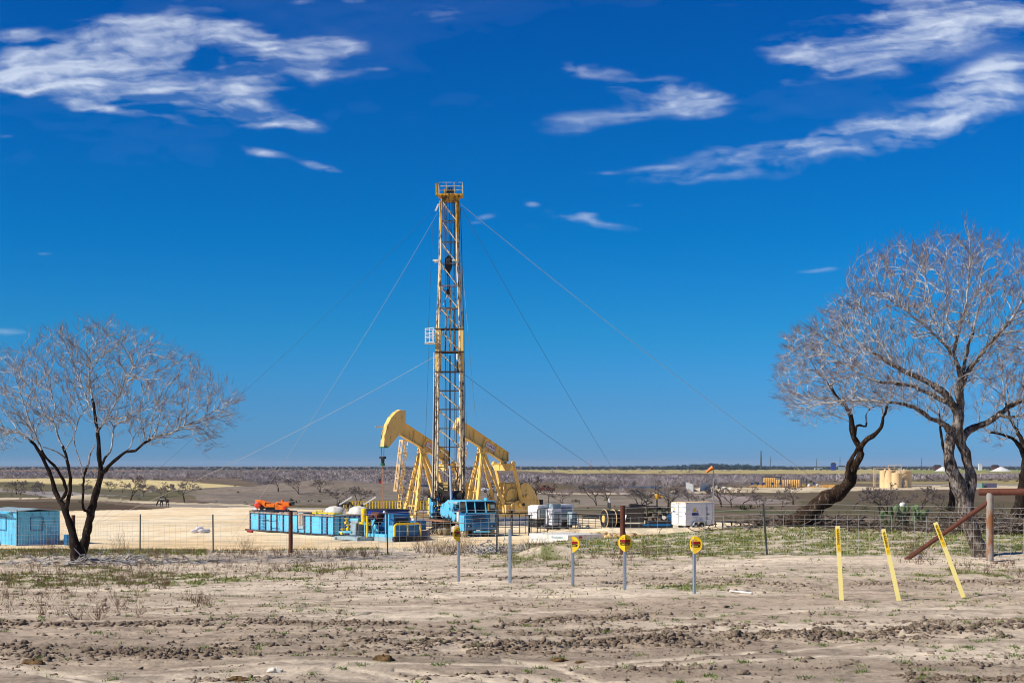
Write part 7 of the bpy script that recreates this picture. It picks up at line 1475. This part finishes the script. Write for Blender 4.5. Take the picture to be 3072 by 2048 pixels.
# ------------------------------------------------------------------ clods, grass and weeds
rng = np.random.default_rng(77)
def surf(X, Y): return gh(X, Y)+micro(X, Y)[0]
M['clod'] = ground_mat('earth_clods', 9, .3, .8)
def clods():
    ico = np.array([(0, -.526, .851), (0, .526, .851), (0, -.526, -.851), (0, .526, -.851), (-.526, .851, 0), (.526, .851, 0), (-.526, -.851, 0), (.526, -.851, 0), (.851, 0, .526), (.851, 0, -.526), (-.851, 0, .526), (-.851, 0, -.526)])
    fc = np.array([(0, 8, 1), (0, 1, 10), (0, 10, 6), (0, 6, 7), (0, 7, 8), (1, 8, 5), (1, 5, 4), (1, 4, 10), (10, 4, 11), (10, 11, 6), (6, 11, 2), (6, 2, 7), (7, 2, 9), (7, 9, 8), (8, 9, 5), (3, 4, 5), (3, 5, 9), (3, 9, 2), (3, 2, 11), (3, 11, 4)])
    P = []; 
    for bi, (pts, hw, h, dk, cd) in enumerate(_B):
        xs = [p[0] for p in pts]; lo, hi = max(min(xs), -14), min(max(xs), 14); n = int(cd*(hi-lo)*230); X = rng.uniform(lo, hi, n*3); o = np.argsort(xs); yc = np.interp(X, np.array(xs)[o], np.array([p[1] for p in pts])[o]); wobx = (fbm(X*.9, yc*.9, 3, 5)-.5)*.7*hw*1.4
        Y = yc-wobx+rng.normal(0, hw*.62, len(X)); keep = (fbm(X*1.7, Y*2.2, 4, 21) > .43+rng.uniform(-.06, .12, len(X))); X, Y = X[keep][:n], Y[keep][:n]
        s = rng.lognormal(math.log(.011+.006*min(cd, 1.4)), .62, len(X)); P.append(np.stack([X, Y, np.clip(s*.78, .004, .04), np.full(len(X), dk)], 1))
    n = 13000; Y = rng.uniform(15.5**.5, 44**.5, n)**2; X = rng.uniform(-.42, .42, n)*Y; k = fbm(X*.5, Y*.7, 4, 222) > .5; P.append(np.stack([X[k], Y[k], np.clip(rng.lognormal(math.log(.012), .55, k.sum()), .005, .05), np.full(k.sum(), .45)], 1))
    n = 2600; X = rng.uniform(3, 25, n); Y = 106+.09*X+rng.normal(0, 1.2, n); P.append(np.stack([X, Y, np.clip(rng.lognormal(math.log(.06), .6, n), .03, .25), np.full(n, -1.)], 1))
    P = np.concatenate(P); m = len(P); z = np.where(P[:, 1] < 63, surf(P[:, 0], P[:, 1]), gh(P[:, 0], P[:, 1])+.12); s = P[:, 2]
    sc = s[:, None, None]*rng.uniform(.55, 1.35, (m, 1, 3))*np.array([1.2, 1.2, .8]); V = ico[None]*(1+rng.normal(0, .32, (m, 12, 1))); a = rng.uniform(0, 6.28, m); ca, sa = np.cos(a)[:, None], np.sin(a)[:, None]; V = V*sc
    V = np.stack([V[..., 0]*ca-V[..., 1]*sa, V[..., 0]*sa+V[..., 1]*ca, V[..., 2]], -1); V[..., 0] += P[:, 0:1]; V[..., 1] += P[:, 1:2]; V[..., 2] += (z+s*.22)[:, None]
    dk = np.clip(P[:, 3:4], 0, 1); mud = MUD*(.75+.25*(1-dk)); cc = mud*(1-dk*.62)+WET*1.15*dk*.62; cc = np.where(P[:, 3:4] < 0, SANDO*.72, cc); cc = cc*rng.uniform(.75, 1.3, (m, 1)); o = fastmesh('earth_clods', V.reshape(-1, 3), (fc[None]+np.arange(m)[:, None, None]*12).reshape(-1, 3), 3, 'clod', smooth=False, cols=np.repeat(cc, 12, 0)); tag(o, None, None, kind='stuff'); print('clods', m)
clods()
def blades(name, X, Y, h, w, tint, mt, lean=.5, z=None):
    m = len(X); z = surf(X, Y)-.005 if z is None else z; a = rng.uniform(0, 6.28, m); lx_ = rng.normal(0, lean, m)*h; ly_ = rng.normal(0, lean, m)*h; ww = w*rng.uniform(.6, 1.4, m)/2; dx, dy = np.cos(a)*ww, np.sin(a)*ww
    v0 = np.stack([X-dx, Y-dy, z], 1); v1 = np.stack([X+dx, Y+dy, z], 1); v2 = np.stack([X+lx_+dx*.2, Y+ly_+dy*.2, z+h], 1)
    o = fastmesh(name, np.stack([v0, v1, v2], 1).reshape(-1, 3), np.arange(m*3).reshape(-1, 3), 3, mt, smooth=False, cols=np.repeat(tint, 3, 0)); tag(o, None, None, kind='stuff'); return o
M['grass'] = ground_mat('grass_blades', 4, .2, 0)
def grass():
    n = 420000; Y = rng.uniform(17**.5, 61**.5, n)**2; X = rng.uniform(-.41, .41, n)*Y; g = grassmask(X, Y)*sstep(.40, .58, fbm(X*3.2, Y*2.6, 3, 99)); k = rng.random(n) < g*.8; X, Y = X[k], Y[k]; m = len(X); print('grass', m)
    dry = (rng.random(m) < .3)[:, None]; t_ = np.where(dry, lin(168, 150, 104), lin(100, 116, 48))*rng.uniform(.7, 1.35, (m, 1)); blades('grass', X, Y, rng.uniform(.02, .075, m)*(1+(Y > 45)*.5), .012+.0004*Y, t_, 'grass')
    # scattered tufts in the mud
    C_ = 420; cy = rng.uniform(15.6**.5, 34**.5, C_)**2; cx = rng.uniform(-.4, .4, C_)*cy; q = rng.integers(6, 60, C_); X = np.repeat(cx, q)+rng.normal(0, .05, q.sum()); Y = np.repeat(cy, q)+rng.normal(0, .06, q.sum()); m = len(X)
    blades('grass_tufts', X, Y, rng.uniform(.02, .06, m), .011, lin(86, 112, 40)*rng.uniform(.7, 1.4, (m, 1)), 'grass', .7)
grass()
def weeds():
    Z = [((-100, 1140), (1655, 1672), 330, .10, .32), ((-100, 520), (1700, 1765), 170, .12, .34), ((520, 1120), (1690, 1735), 90, .08, .26), ((0, 420), (1770, 1850), 40, .1, .3), ((1240, 1420), (1655, 1668), 46, .3, .65), ((1500, 1640), (1655, 1670), 22, .2, .45), ((1800, 2120), (1650, 1680), 30, .15, .4), ((700, 760), (1655, 1663), 6, .4, .8), ((340, 380), (1650, 1660), 6, .4, .9), ((120, 240), (1652, 1662), 16, .4, .9), ((2690, 2800), (1660, 1690), 14, .3, .7), ((2850, 3072), (1690, 1730), 40, .08, .22), ((560, 640), (1800, 1812), 12, .12, .3), ((220, 300), (1850, 1856), 6, .15, .35), ((1440, 1900), (1655, 1700), 40, .1, .35), ((-100, 1000), (1672, 1700), 120, .05, .2)]
    S4 = [[], [], [], []]
    for (xa, xb), (ya, yb), n, h0, h1 in Z:
        for _ in range(n):
            X, Y = g_at(rng.uniform(xa, xb), rng.uniform(ya, yb)); b_ = np.array([X, Y, gtop(X, Y)-.02]); 
            for s in range(rng.integers(4, 11)):
                p = b_+rng.normal(0, .03, 3)*[1, 1, 0]; h = rng.uniform(h0, h1); d = np.array([rng.normal(0, .4), rng.normal(0, .4), 1.]); d /= np.linalg.norm(d)
                for j in range(4):
                    q = p+d*h/4; S4[0].append(p); S4[1].append(q); S4[2].append(.0035-.0005*j); S4[3].append(.003-.0005*j)
                    if j > 0 and h > .15:
                        e = d+rng.normal(0, .6, 3); e /= np.linalg.norm(e); S4[0].append(q); S4[1].append(q+e*h*.25); S4[2].append(.002); S4[3].append(.001)
                    p = q; d = d+rng.normal(0, .2, 3); d /= np.linalg.norm(d)
    M['dryweed'] = barkmat('dry_weed_stems', S(112, 86, 66), S(164, 136, 110), 12, .5, .6, 1); o = tubes_mesh('dry_weeds', S4, 'dryweed', 3, None, False); tag(o, None, None, kind='stuff')
weeds()
# ------------------------------------------------------------------ the air
m = bpy.data.materials.new('air'); m.use_nodes = True; nt = m.node_tree; nt.nodes.remove(nt.nodes['Principled BSDF'])
pv = nt.nodes.new('ShaderNodeVolumePrincipled'); pv.inputs['Density'].default_value = .00004; pv.inputs['Color'].default_value = (.62, .80, 1, 1); pv.inputs['Anisotropy'].default_value = 0.0
nt.links.new(pv.outputs[0], nt.nodes['Material Output'].inputs['Volume'])
b_ = MB().box2((-30000, -70, -30), (30000, 27000, 60)); o = b_.build('haze', m); o['kind'] = 'stuff'
